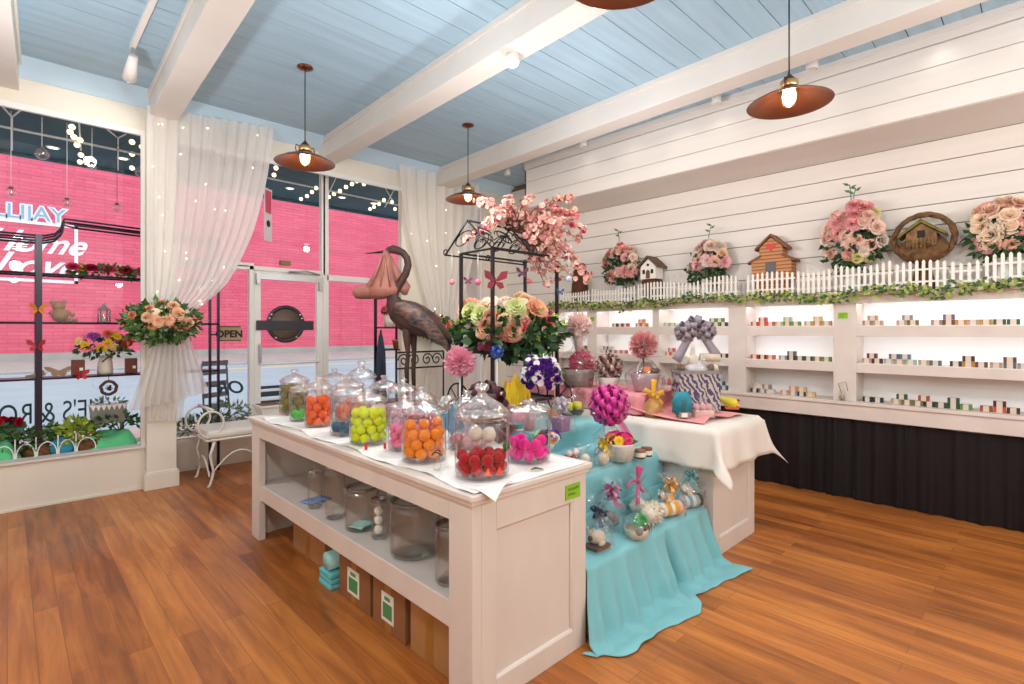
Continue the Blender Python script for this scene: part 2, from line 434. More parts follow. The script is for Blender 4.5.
# ceiling boards along X
c = MB(); y = 1.366-0.2075*21
while y < 6.6:
    c.bb(XL, XR, max(y+0.003, YB), y+0.2075-0.003, ZC, ZC+0.02); y += 0.2075
ceil = struct(obj('ceiling', c, BLUEB))
obj('ceiling_backing', MB().bb(XL-0.2, XR+0.2, YB-0.2, 6.6, ZC+0.02, ZC+0.06), GAP, ceil)
for nm, (x0, x1) in (('ceiling_beam', (-0.28, -0.07)), ('ceiling_beam.001', (0.815, 1.03)), ('ceiling_beam.002', (2.485, 2.70)), ('ceiling_beam.003', (4.11, 4.32))):
    def bm_(a, c_, z0):   # the beams run very slightly askew to the long wall
        q0, q1 = 0.036*(YB-2.0), 0.036*(YF-2.0)
        return [(a+q0, YB), (c_+q0, YB), (c_+q1, YF), (a+q1, YF)], 'z', z0, ZC
    b = MB().poly_prism(*bm_(x0, x1, 3.49)).poly_prism(*bm_(x0-0.018, x0, 3.665)).poly_prism(*bm_(x1, x1+0.018, 3.665))
    struct(obj(nm, b, WHITE, bev=0.004))
# cornice along the street wall
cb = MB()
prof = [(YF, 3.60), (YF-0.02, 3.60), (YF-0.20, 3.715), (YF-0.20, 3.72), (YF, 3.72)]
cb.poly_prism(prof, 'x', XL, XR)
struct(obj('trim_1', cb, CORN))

# street wall: header, columns, low walls
w = MB()
w.bb(XL, XR+0.1, YF, 6.05, 3.36, ZC)
w.bb(3.75, 4.86, YF, 6.05, 0, 3.36).bb(5.2, XR+0.1, YF, 6.62, 0, 3.36).bb(4.86, 5.2, YF, 6.05, 0, 0.5)
fw_ = struct(obj('wall_street', w, CREAM))
struct(obj('wall_window_seat', MB().bb(XL, 0.94, YF, 6.10, 0, 0.385), CREAM)); struct(obj('wall_low', MB().bb(1.10, 2.07, 6.40, 6.46, 0, 0.34), CREAM)); struct(obj('ceiling_recess', MB().bb(XL, 5.2, 6.05, 6.62, 3.63, 3.70), CREAM))
w = MB(); w.bb(0.935, 1.175, 5.865, 6.12, 0, 3.5); w.bb(0.915, 1.195, 5.845, 6.13, 0, 0.15); w.bb(0.925, 1.185, 5.855, 6.13, 0.15, 0.165)
struct(obj('column', w, CREAM, bev=0.004))
struct(obj('window_sill', MB().bb(XL, 0.94, 5.945, 6.12, 0.385, 0.405), WHITE, bev=0.004))
struct(obj('platform_slab', MB().bb(XL, 0.94, 6.10, 6.55, 0.0, 0.36), WHITE))
bs = MB().bb(XL, 0.92, 5.955, YF, 0, 0.02); struct(obj('baseboard_street', bs, CREAM))

def frame_rect(mb, x0, x1, z0, z1, t, y0=None, y1=None):
    y0 = YG-0.04 if y0 is None else y0; y1 = YG+0.04 if y1 is None else y1
    mb.bb(x0, x0+t, y0, y1, z0, z1).bb(x1-t, x1, y0, y1, z0, z1).bb(x0+t, x1-t, y0, y1, z0, z0+t).bb(x0+t, x1-t, y0, y1, z1-t, z1)
    return mb
def window(nm, x0, x1, z0, z1, bars=(), t=0.045):
    f = frame_rect(MB(), x0, x1, z0, z1, t)
    for b in bars: f.bb(*b)
    o = struct(obj(nm, f, FRAME, bev=0.004))
    obj('pane', MB().bb(x0+t, x1-t, YG-0.003, YG+0.003, z0+t, z1-t), PANE, o)
    return o
window('window_1', XL, 1.13, 0.36, 3.63)
# head trim of the left display window, flush with the wall face
struct(obj('trim_2', MB().bb(XL, 0.94, 5.955, 5.99, 3.335, 3.385).bb(0.905, 0.94, 5.955, 5.99, 0.405, 3.335), FRAME))
struct(obj('trim_3', MB().bb(1.175, 3.78, 5.955, 5.99, 3.335, 3.385), FRAME))
window('window_2', 1.13, 2.93, 2.2, 3.63, t=0.05)
window('window_3', 1.13, 2.07, 0.36, 2.28, t=0.05)
window('window_4', 2.90, 4.4, 0.10, 3.63, bars=[(2.95, 4.35, YG-0.04, YG+0.04, 2.135, 2.21)], t=0.075)
YG_ = YG; YG = 6.06
window('window_5', 4.86, 5.2, 0.5, 3.37, t=0.04)
YG = YG_
# door with its closer and push bar
d = frame_rect(MB(), 2.075, 2.90, 0.02, 2.2, 0.075, YG-0.025, YG+0.025)
d.bb(2.15, 2.83, YG-0.025, YG+0.025, 0.02, 0.28)
door = struct(obj('door_1', d, FRAME, bev=0.004))
obj('pane', MB().bb(2.15, 2.825, YG-0.003, YG+0.003, 0.28, 2.125), PANE, door)
obj('closer', MB().bb(2.09, 2.89, YG-0.06, YG-0.025, 2.10, 2.165).bb(2.84, 2.885, YG-0.07, YG-0.025, 2.0, 2.10).bb(2.09, 2.13, YG-0.07, YG-0.025, 2.04, 2.10), ALU, door)
obj('closer_arm', MB().tube([(2.45, YG-0.09, 2.20), (2.62, YG-0.2, 2.215), (2.84, YG-0.06, 2.2)], 0.012, 6), ALU, door)
obj('push_bar', MB().tube([(2.13, YG-0.02, 1.10), (2.15, YG-0.07, 1.10), (2.82, YG-0.07, 1.10), (2.85, YG-0.02, 1.10)], 0.014, 8), FRAME, door)
obj('pull_handle', MB().bb(2.12, 2.15, YG-0.055, YG-0.03, 1.12, 1.33), ALU, door)

# shop's long wall with shiplap
w = MB(); z = 0.03
gaps = [3.11-0.18*k for k in range(18)]
for g in gaps:
    if g > 0.05: w.bb(XR, XR+0.02, YB, YF, max(0, g-0.18+0.004), min(ZS, g-0.004))
for g in (3.29, 3.47, 3.65): w.bb(XR, XR+0.02, YS, YF, max(3.114, g-0.176), g)
o = struct(obj('wall_shelf_side', w, SHIP)); obj('wall_backing', MB().bb(XR+0.02, XR+0.1, YB, 6.6, 0, ZC), GAP, o)
w = MB(); gz = [3.11, 3.27, 3.45, 3.61]
for a, b in zip(gz, gz[1:]): w.bb(XF-0.02, XF, YB, YS, a+0.003, b-0.003)
w.bb(XF-0.03, XF, YB, YS, 3.615, ZC); w.bb(XF-0.045, XF, YB, YS, 3.675, ZC)
w.bb(XF-0.02, XR, YS-0.02, YS, 3.11, ZC)
o = struct(obj('soffit_slab', MB().bb(XF, XR, YB, YS-0.02, ZS, ZC), SHIP)); obj('fascia_boards', w, SHIP, o)
# joints of the shiplap boards
# the unseen walls close the room
struct(obj('wall_back', MB().bb(XL, XR, YB-0.1, YB, 0, ZC), CREAM))
struct(obj('wall_left', MB().bb(XL-0.1, XL, YB, 6.6, 0, ZC), CREAM))

# ---------------------------------------------------------------- street outside
def brick_material():
    m = bpy.data.materials.new('pink_brick'); m.use_nodes = True
    nt = m.node_tree; N = nt.nodes; L = nt.links; b = N['Principled BSDF']
    tc = N.new('ShaderNodeTexCoord'); mp = N.new('ShaderNodeMapping'); mp.inputs['Rotation'].default_value = (pi/2, 0, 0)
    L.new(tc.outputs['Object'], mp.inputs['Vector'])
    br = N.new('ShaderNodeTexBrick'); br.inputs['Scale'].default_value = 1.0; br.inputs['Brick Width'].default_value = 0.9; br.inputs['Row Height'].default_value = 0.2
    br.inputs['Mortar Size'].default_value = 0.025; br.inputs['Color1'].default_value = rgb((240, 112, 135)); br.inputs['Color2'].default_value = rgb((232, 102, 126)); br.inputs['Mortar'].default_value = rgb((222, 92, 116))
    L.new(mp.outputs['Vector'], br.inputs['Vector'])
    nz = N.new('ShaderNodeTexNoise'); nz.inputs['Scale'].default_value = 0.5; nz.inputs['Detail'].default_value = 6
    mp2 = N.new('ShaderNodeMapping'); mp2.inputs['Scale'].default_value = (0.5, 1, 6); L.new(tc.outputs['Object'], mp2.inputs['Vector']); L.new(mp2.outputs['Vector'], nz.inputs['Vector'])
    mx = N.new('ShaderNodeMix'); mx.data_type = 'RGBA'; mx.blend_type = 'MULTIPLY'; mx.inputs[0].default_value = 0.35
    cr = N.new('ShaderNodeValToRGB'); cr.color_ramp.elements[0].position = 0.3; cr.color_ramp.elements[0].color = (0.55, 0.5, 0.52, 1); cr.color_ramp.elements[1].position = 0.65
    L.new(nz.outputs['Fac'], cr.inputs['Fac']); L.new(br.outputs['Color'], mx.inputs[6]); L.new(cr.outputs['Color'], mx.inputs[7])
    L.new(mx.outputs[2], b.inputs['Base Color']); b.inputs['Roughness'].default_value = 0.85; b.inputs['Specular IOR Level'].default_value = 0.1
    return m
YW = 38.0
PALE = M('pale_concrete', (178, 172, 166), 0.85, var=0.15, scale=1)
ROAD = M('asphalt', (164, 174, 182), 0.9, var=0.12, scale=0.8)
SIDE = M('pink_paving', (206, 172, 166), 0.85, var=0.15, scale=3)
b = obj('street_building', MB().bb(-40, 60, YW, YW+6, -0.5, 16), brick_material())
tag(b, 'long pink painted brick building across the street', 'building')
obj('plinth', MB().bb(-40, 60, YW-0.3, YW, -0.5, 0.25), PALE, b)
struct(obj('sidewalk_far', MB().bb(-40, 60, 27.5, YW-0.3, -0.4, -0.12), PALE))
struct(obj('street', MB().bb(-40, 60, 10.2, 27.5, -0.5, -0.2), ROAD))
ln = MB().bb(-40, 60, 24.6, 25.0, -0.2, -0.195); struct(obj('street_line', ln, M('road_yellow', (226, 196, 120), 0.8)))
struct(obj('sidewalk_near', MB().bb(-12, 24, 6.62, 10.2, -0.4, -0.06), SIDE))
# canopy over the sidewalk
TEAL = M('canopy_teal', (18, 76, 90), 0.7, var=0.25, scale=2)
cn = MB().bb(-14, 20, 6.62, 8.62, 3.62, 3.72); cn.bb(-14, 20, 8.55, 8.62, 3.58, 3.72)
canopy = tag(obj('street_canopy', cn, TEAL), 'dark teal canopy over the sidewalk outside the shop windows', 'canopy')
for a, bb in (((-0.1, 126, 3.5), (148, 156, 3.5)), ((268, 178, 3.5), (398, 205, 3.5))):
    obj('rail', MB().tube([on_z(*a), on_z(*bb)], 0.013, 6), FRAME, canopy)
for (u1, v1), (u2, v2) in (((2, 106), (12, 117)), ((21, 110), (12, 117)), ((12, 117), (12, 150)), ((107, 129), (118, 138)), ((126, 134), (118, 138)), ((118, 138), (118, 170)),
                           ((325, 201), (337, 176)), ((384, 186), (394, 203)), ((395, 188), (385, 207)), ((79, 121), (81, 150))):
    obj('cable', MB().tube([on_z(u1, v1, 3.56), on_z(u2, v2, 3.54)], 0.008, 5), FRAME, canopy)
BULB = glow('bulb_warm', (255, 232, 176), 3.0)
strings = [('hanging down the left display window', [(72, 127), (70, 132), (74, 137), (80, 140), (77, 145), (81, 155), (80, 162), (132, 142), (132, 154), (132, 168), (142, 147)]),
           ('above the street door', [(276, 168), (274, 175), (316, 188), (312, 192), (307, 196), (301, 199)]),
           ('above the tall window', [(329, 197), (334, 194), (340, 191), (346, 187), (352, 184), (357, 181), (364, 184), (370, 209), (374, 207), (379, 204), (384, 200), (392, 202), (395, 209)])]
bm = MB().ball((0, 0, 0), 0.028, 8, 6).mesh('bulb', BULB)
for wh, pts in strings:
    P = [on_z(u, v, 3.5) for u, v in pts]
    t = thing('string_lights', 'string of warm globe bulbs under the canopy, '+wh, 'string lights', P[0])
    obj('wire', MB().tube([vsub(vadd(p, (0, 0, 0.024)), P[0]) for p in P], 0.003, 4), BLACK, t)
    for p in P: inst('bulb', bm, t, vsub(p, P[0]))
for i, (u, v, wh) in enumerate(((53, 147, 'left display window, further left'), (123, 158, 'left display window, beside the column'), (290, 188, 'street door'), (342, 197, 'tall window, beside the mullion'), (374, 203, 'tall window, beside the curtain'))):
    p = on_z(u, v, 3.62); t = thing('canopy_downlight', 'round downlight lit in the canopy outside the '+wh, 'downlight', p)
    obj('lens', MB().lathe([(0, -0.012), (0.045, -0.010), (0.05, -0.004), (0.05, 0.0)], 16), glow('downlight_lens', (255, 244, 220), 4.0), t)
    obj('trim_ring', MB().lathe([(0.05, -0.012), (0.066, -0.008), (0.066, 0), (0.05, 0)], 16), FRAME, t)

# painted mural on the building
def mural():
    p = on_y(40, 215, YW-0.02); t = thing('wall_mural', 'white and blue painted town lettering in a white box on the pink brick', 'mural', p)
    WM = M('mural_white', (244, 240, 244), 0.8); BM = M('mural_blue', (150, 178, 204), 0.8)
    def L(u, v): return vsub(on_y(u, v, YW-0.02), p)
    a = L(36, 214); sz = 1.06
    text('lettering', 'ELLIJAY', WM, sz, t, vadd(a, (-0.5, 0.012, 0)), ext=0.005, bold=0.075)
    text('lettering', 'ELLIJAY', BM, sz, t, vadd(a, (-0.5, -0.004, 0)), ext=0.005, bold=0.005)
    x1 = L(78, 256)[0]; zt = L(78, 226)[2]; zb = L(78, 284)[2]
    f = MB().bb(-14, x1, -0.01, 0.01, zt-0.16, zt).bb(x1-0.16, x1, -0.01, 0.01, zb, zt).bb(-14, x1, -0.01, 0.01, zb, zb+0.16)
    obj('border', f, WM, t)
    text('script', 'Home', WM, 1.6, t, vadd(L(34, 243), (0.0, 0.0, 0)), ext=0.005, bold=0.03, shear=0.5)
    text('script', 'Love', WM, 1.7, t, vadd(L(34, 266), (0.0, 0.0, 0)), ext=0.005, bold=0.03, shear=0.5)
mural()

# lettering on the shop glass, read from the street
def glass_lettering():
    INK = M('glass_ink', (40, 66, 84), 0.6)
    p = on_y(64, 412, YG-0.012)
    t = thing('window_lettering', 'dark shop name lettered backwards along the foot of the display window', 'lettering', p)
    lt_ = text('letters', "NE'S & ROC", INK, 0.27, t, (-0.13, 0, 0), ext=0.001, mirror=True); lt_.scale = (-0.62, 1, 1)
    t2 = thing('window_lettering', 'dark italic letters low on the glass beside the street door', 'lettering', on_y(232, 388, YG-0.012))
    text('letters', 'OR', INK, 0.2, t2, (0, 0, 0), ext=0.001, mirror=True, shear=0.3, bold=0.004)
    p = on_y(264, 396, YG-0.012); t3 = thing('door_decal', 'dark notice panels with pale bars low on the street door glass', 'decal', p)
    m = MB(); w2 = MB()
    for k, (z, h) in enumerate(((0.10, 0.035), (0.02, 0.06), (-0.08, 0.05), (-0.20, 0.12))): m.bb(-0.05, 0.30, 0, 0.004, z-h/2, z+h/2)
    for z in (0.062, -0.045, -0.115): w2.bb(-0.05, 0.30, -0.001, 0.003, z-0.012, z+0.012)
    obj('panel', m, INK, t3); obj('bar', w2, FRAME, t3)
glass_lettering()

# ---------------------------------------------------------------- lights
W = bpy.data.worlds.new('world'); S.world = W; W.use_nodes = True
WN = W.node_tree.nodes; bg = WN['Background']; bg.inputs[0].default_value = (0.86, 0.93, 1.0, 1); bg.inputs[1].default_value = 1.75
def light(nm, kind, loc, power, col=(1, 0.93, 0.84), rot=(0, 0, 0), **kw):
    l = bpy.data.lights.new(nm, kind); l.energy = power; l.color = col
    for k, v in kw.items(): setattr(l, k, v)
    o = bpy.data.objects.new(nm, l); COL.objects.link(o); o.location = loc; o.rotation_euler = rot; return o
# pendant lamps
COPPER = M('copper_shade', (124, 70, 48), 0.28, metal=0.85, var=0.25, scale=4)
BRASS = M('brass_gallery', (196, 160, 110), 0.3, metal=0.8)
PB = glow('pendant_bulb', (255, 226, 160), 9.0)
def pendant():
    t = thing('pendant_lamp', '', 'pendant lamp')
    obj('canopy', MB().lathe([(0, 0), (0.062, 0), (0.062, -0.012), (0.03, -0.026), (0, -0.028)], 24), COPPER, t)
    obj('cord', MB().cyl((0, 0, -0.02), (0, 0, -0.625), 0.0045, seg=6), BLACK, t)
    sh = obj('shade', MB().lathe([(0.05, -0.705), (0.058, -0.72), (0.10, -0.745), (0.17, -0.77), (0.235, -0.805), (0.243, -0.812), (0.238, -0.812), (0.168, -0.776), (0.098, -0.752), (0.055, -0.727)], 40), COPPER, t)
    obj('socket', MB().lathe([(0, -0.615), (0.028, -0.65), (0.034, -0.655), (0.038, -0.69), (0.038, -0.67), (0.0, -0.67)], 20), COPPER, t)
    g = MB().lathe([(0.036, -0.665), (0.05, -0.67), (0.053, -0.71), (0.045, -0.715)], 20)
    obj('gallery', g, BRASS, t)
    for s_ in (-1, 1): obj('bracket', MB().tube([(0.03*s_, 0, -0.68), (0.075*s_, 0, -0.67), (0.08*s_, 0, -0.705), (0.07*s_, 0, -0.735)], 0.005, 6), COPPER, t)
    obj('bulb', MB().lathe([(0.0, -0.822), (0.022, -0.816), (0.036, -0.795), (0.04, -0.76), (0.034, -0.73), (0.03, -0.715)], 20), PB, t)
    cg = MB()
    for k in range(4):
        th = pi*k/4
        cg.tube([(0.046*cos(th)*s_, 0.046*sin(th)*s_, z) if s_ else (0, 0, z) for s_, z in ((1, -0.735), (1, -0.79), (0.7, -0.82), (0, -0.832), (-0.7, -0.82), (-1, -0.79), (-1, -0.735))], 0.002, 4)
    obj('cage', cg, COPPER, t)
    return t
p0 = pendant(); locs = [((1.806, 4.374), 'copper pendant lamp hanging in front of the street door'), ((3.584, 4.383), 'copper pendant lamp hanging over the flower cart'),
                        ((3.50, 1.13), 'copper pendant lamp hanging before the shiplap wall'), ((1.745, 1.165), 'copper pendant lamp cut off by the top of the picture')]
for i, ((x, y), lab) in enumerate(locs):
    if i == 0: p0.location = (x, y, ZC+0.0); p0['label'] = lab; p0['group'] = 'copper pendant lamps'
    else: dup(p0, (x, y, ZC), label=lab, group='copper pendant lamps')
    light('pendant_light', 'POINT', (x, y, ZC-0.87), 14, (1, 0.82, 0.6), shadow_soft_size=0.05)
# ceiling spots
CANW = M('can_white', (238, 236, 232), 0.4)
def can_mesh(m): return m.lathe([(0, 0.0), (0.045, 0), (0.045, -0.09), (0.04, -0.095), (0.034, -0.06), (0, -0.06)], 18)
cans = [((4.839, 0.557), 'beside the blue ceiling gap nearest the right edge of the picture'), ((4.72, 1.35), 'above the copper pendant before the shiplap wall'), ((4.80, 2.186), 'second along the gap behind the pendant'),
        ((4.80, 3.769), 'third along the gap, over the flower cart'), ((4.95, 5.2), 'in the far corner past the shiplap soffit')]
cm = can_mesh(MB()).mesh('can', CANW)
for (x, y), wh in cans[1:]:
    o = inst('ceiling_spotlight', cm, None, (x, y, ZC)); tag(o, 'small white ceiling spotlight '+wh, 'spotlight', 'white ceiling spotlights')
t = thing('ceiling_spotlight', 'glaring white spotlight fixed under the middle ceiling beam', 'spotlight', (2.62, 2.70, 3.49))
obj('can', MB().lathe([(0, 0), (0.05, 0), (0.05, -0.06), (0.046, -0.062), (0.04, -0.045)], 20), CANW, t)
obj('lens', MB().ball((0, 0, -0.062), (0.042, 0.042, 0.03), 18, 10), glow('spot_lens', (255, 250, 240), 40.0), t)
# track light over the display window
t = thing('ceiling_track_light', 'white track light with one spotlight head over the display window', 'track light', (0.70, 4.2, ZC))
obj('track', MB().bb(-0.018, 0.018, -1.6, 0.78, -0.03, -0.0), CANW, t)
obj('stem', MB().cyl((0, 0.75, -0.03), (0, 0.78, -0.10), 0.01, seg=8), ALU, t)
obj('head', MB().tube([(0.0, 0.72, -0.11), (0.0, 0.83, -0.16), (0.0, 0.92, -0.21)], [0.03, 0.04, 0.05], 16), CANW, t)
obj('lens', MB().tube([(0.0, 0.919, -0.2095), (0.0, 0.924, -0.212)], [0.043, 0.043], 16), glow('track_lens', (255, 248, 235), 12.0), t)

def aim(loc, to):
    from mathutils import Vector
    return Vector(vsub(to, loc)).to_track_quat('-Z', 'Y').to_euler()
def spot(loc, to, power, ang=80, blend=0.8, col=(1, 0.92, 0.82), size=0.06):
    return light('spot', 'SPOT', loc, power, col, aim(loc, to), spot_size=radians(ang), spot_blend=blend, shadow_soft_size=size)
spot((0.70, 5.15, 3.48), (0.45, 5.97, 3.1), 10, 90)
spot((2.62, 2.70, 3.40), (1.6, 2.2, 0.9), 40, 110)
for (x, y), wh in cans: spot((x-0.02, y, ZC-0.11), (5.3, y, 1.5), 0.8, 120, 1.0)
for (x, y) in ((4.75, 0.0), (4.75, 2.6), (4.75, 3.2)): spot((x, y, ZC-0.11), (5.3, y, 1.5), 0.8, 120, 1.0)
# unseen lights added to brighten room and ceiling, before and behind the camera
for (x, y, pw) in ((2.0, 2.75, 48), (0.1, 1.26, 56), (0.1, 4.3, 45), (-1.65, 1.26, 45), (1.83, -1.7, 70), (3.5, -1.7, 56), (0.1, -1.7, 50), (3.5, 2.75, 44), (3.3, 0.0, 40)):
    light('fill_light', 'POINT', (x, y, 2.55), pw*0.82, (1, 0.99, 0.985), shadow_soft_size=0.08)
# ---------------------------------------------------------------- the jar counter
def wpart(name, mb, m, t, **k):
    l = t.location; return obj(name, mb, m, t, (-l[0], -l[1], -l[2]), **k)
PAINT = M('counter_paint', (226, 216, 207), 0.45, var=0.07, scale=5, stretch=(1, 1, 0.4))
X0, X1, Y0, Y1, ZT = 1.285, 1.99, 1.545, 4.06, 0.868
ctr = thing('display_counter', 'cream painted open counter with one shelf carrying the candy coloured jars', 'counter', (X0, Y0, 0))
wpart('countertop', MB().bb(X0-0.024, X1+0.022, Y0-0.024, Y1+0.02, 0.842, ZT), PAINT, ctr, bev=0.006)
wpart('moulding', MB().bb(X0-0.012, X1+0.012, Y0-0.012, Y1+0.01, 0.822, 0.842), PAINT, ctr, bev=0.004)
wpart('front_rail', MB().bb(X0, X0+0.03, Y0+0.15, Y1-0.15, 0.735, 0.822), PAINT, ctr)
for ya, yb in ((Y0, Y0+0.15), (Y1-0.15, Y1)):
    wpart('post', MB().bb(X0, X0+0.045, ya, yb, 0, 0.822), PAINT, ctr, bev=0.003)
wpart('shelf', MB().bb(X0+0.03, X1-0.02, Y0+0.03, Y1-0.03, 0.36, 0.39).bb(X0+0.012, X0+0.032, Y0+0.15, Y1-0.15, 0.285, 0.395), PAINT, ctr, bev=0.003)
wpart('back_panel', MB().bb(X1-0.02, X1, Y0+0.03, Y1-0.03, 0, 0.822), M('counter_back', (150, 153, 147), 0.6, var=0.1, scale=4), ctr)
e = MB().bb(X0+0.045, X0+0.125, Y0, Y0+0.03, 0, 0.822).bb(X1-0.095, X1, Y0, Y0+0.03, 0, 0.822).bb(X0+0.125, X1-0.095, Y0, Y0+0.03, 0.70, 0.822).bb(X0+0.125, X1-0.095, Y0, Y0+0.03, 0, 0.10)
e.bb(X0+0.12, X1-0.09, Y0+0.016, Y0+0.03, 0.09, 0.71)
# bevelled bead round the recessed panel
for (a, b_) in (((X0+0.125, 0.10), (X1-0.095, 0.10)), ((X0+0.125, 0.70), (X1-0.095, 0.70)), ((X0+0.125, 0.10), (X0+0.125, 0.70)), ((X1-0.095, 0.10), (X1-0.095, 0.70))):
    e.tube([(a[0], Y0+0.012, a[1]), (b_[0], Y0+0.012, b_[1])], 0.011, 4)
wpart('end_panel', e, PAINT, ctr, bev=0.003)
e = MB().bb(X0+0.045, X0+0.13, Y1-0.03, Y1, 0, 0.822).bb(X0+0.13, X1-0.02, Y1-0.02, Y1, 0, 0.822).bb(X1-0.12, X1-0.02, Y1-0.035, Y1, 0, 0.822)
wpart('end_panel', e, PAINT, ctr)

PAPER = M('tissue_paper', (246, 244, 240), 0.7, bump=0.4, scale=14)
def liner(u, v):
    x = 1.30+0.66*u; y = 1.53+2.45*v
    z = ZT+0.0045+0.003*sin(19*y+5*x)*sin(13*x)+0.002*sin(41*y)
    x -= 0.02*sin(9*y)*(1 if u < 0.2 else 0)
    return (x, y, z)
pl = MB().grid(liner, 14, 60)
def flap(u, v):   # loose corner folded over the near edge
    a = lerp((1.30, 1.60, ZT+0.006), (1.50, 1.535, ZT+0.008), u); b_ = lerp((1.315, 1.50, ZT+0.002), (1.36, 1.495, ZT-0.035), u)
    p = lerp(a, b_, v); return (p[0], p[1], p[2]+0.02*sin(pi*v)*(0.4+u))
pl.grid(flap, 8, 6)
tag(obj('paper_liner', pl, PAPER), 'white tissue paper spread under the jars on the counter top', 'paper')
NOTE = M('note_green', (140, 196, 40), 0.7); PEN = M('pen_ink', (52, 66, 30), 0.7)
def note(c, ax, w, h, lab, rz=0.0):
    """sticky note standing against a face; ax = direction along the note"""
    t = thing('price_note', lab, 'note', c, rz)
    obj('card', MB().box((0, 0, 0), (w, 0.003, h)), NOTE, t)
    s_ = MB()
    for r_, (z, n) in enumerate(((h*0.17, 9), (-h*0.17, 6))):
        pts = [(-w*0.36+w*0.08*k, -0.0025, z+h*(0.10 if k % 2 else -0.06)*(1+0.3*sin(k*2.1))) for k in range(n+1)]
        s_.tube(pts, 0.0016, 4)
    obj('handwriting', s_, PEN, t); return t
p = on_y(573, 491, Y0-0.003); note((p[0], Y0-0.003, p[2]), 0, 0.105, 0.068, 'bright green handwritten note stuck on the end of the jar counter')

# ---------------------------------------------------------------- glass jars
JG = thin_glass('jar_glass', (0.985, 0.992, 0.99), 1.45, 0.03, boost=0.9, base=0.04, edge=(0.42, 0.45, 0.45))
LG = thin_glass('lid_glass', (0.97, 0.95, 0.955), 1.5, 0.10, bump=0.5, boost=1.0, base=0.26, edge=(0.55, 0.5, 0.52))
def jar(x, y, z, r, h, lh, lab, lid='knob', group='lidded glass jars on the counter'):
    t = thing('glass_jar', lab, 'jar', (x, y, z), group=group)
    b = MB().lathe([(0, 0.004), (r*0.6, 0.003), (r*0.9, 0.0), (r*0.985, 0.008), (r, 0.02), (r, h*0.86), (r*0.985, h*0.92), (r*0.9, h*0.975), (r*0.86, h*0.985), (r*0.88, h), (r*0.93, h)], 32)
    b.lathe([(0, 0.012), (r*0.93, 0.012), (r*0.97, 0.02)], 32)
    obj('body', b, JG, t)
    if lid == 'knob':
        k = lh/0.09; z0 = h+0.001
        l = MB().lathe([(r*0.80, z0-0.008), (r*0.82, z0), (r*1.0, z0+0.002), (r*1.03, z0+0.008*k), (r*0.98, z0+0.016*k), (r*0.75, z0+0.034*k), (r*0.42, z0+0.048*k), (r*0.24, z0+0.056*k), (r*0.17, z0+0.062*k)], 32, ripple=0.006, nr=10)
        o = obj('lid', l, LG, t)
        obj('knob', MB().lathe([(r*0.17, z0+0.062*k), (r*0.15, z0+0.066*k), (r*0.26, z0+0.074*k), (r*0.27, z0+0.081*k), (r*0.2, z0+0.088*k), (0, z0+0.091*k)], 20), LG, o)
    elif lid == 'rim':
        o = obj('lid', MB().lathe([(r*0.86, h-0.002), (r*0.97, h), (r*0.98, h+0.014), (r*0.9, h+0.02), (r*0.5, h+0.028), (r*0.12, h+0.032)], 28), LG, t)
        obj('knob', MB().ball((0, 0, h+0.045), r*0.16, 12, 8), LG, o)
    else:
        obj('rim', MB().lathe([(r*0.85, h-0.01), (r*0.97, h-0.006), (r*1.0, h+0.004), (r*0.97, h+0.014), (r*0.86, h+0.012), (r*0.84, h)], 28), thin_glass('rim_glass', (0.62, 0.66, 0.66), 1.5, 0.05, boost=1.2, base=0.1), t)
    return t
BALLM = {}
def ball_mesh(c, rb, fuzzy=True):
    key = (c, rb)
    if key not in BALLM:
        m = M('bath_ball_%d_%d_%d' % c, c, 0.85, var=0.12, scale=40, bump=0.6, bscale=90, spec=0.15, sheen=0.2)
        BALLM[key] = MB().ball((0, 0, 0), rb, 14, 10, jit=0.03).mesh('bath_ball', m)
    return BALLM[key]
def fill(x, y, z, r, rb, c, n, lab, grp, zstart=0.013, name='bath_ball', hmax=None):
    me = ball_mesh(c, rb); k = 0; lay = 0; out = []
    while k < n:
        if hmax and zstart+rb+lay*rb*1.62+rb > hmax: break
        zz = z+zstart+rb+lay*rb*1.62
        ring = []
        rr = r-0.006-rb
        n1 = max(1, int(pi/math.asin(min(1, rb/rr)))) if rr > rb else 1
        ring += [(rr*cos(2*pi*i/n1+lay*0.5), rr*sin(2*pi*i/n1+lay*0.5)) for i in range(n1)]
        r2 = rr-2*rb*0.98
        if r2 > rb*1.05:
            n2 = max(1, int(pi/math.asin(min(1, rb/r2)))); ring += [(r2*cos(2*pi*i/n2+lay), r2*sin(2*pi*i/n2+lay)) for i in range(n2)]
        elif r2 > -rb: ring.append((0, 0))
        if n-k < len(ring):
            ring.sort(key=lambda q: R.random())
        for a, b in ring:
            if k >= n: break
            o = inst(name, me, None, (x+a, y+b, zz+R.uniform(-0.2, 0.2)*rb), (R.random()*6, R.random()*6, R.random()*6))
            tag(o, lab, 'bath ball', grp); out.append(o); k += 1
        lay += 1
    return out
ZJ = ZT+0.008
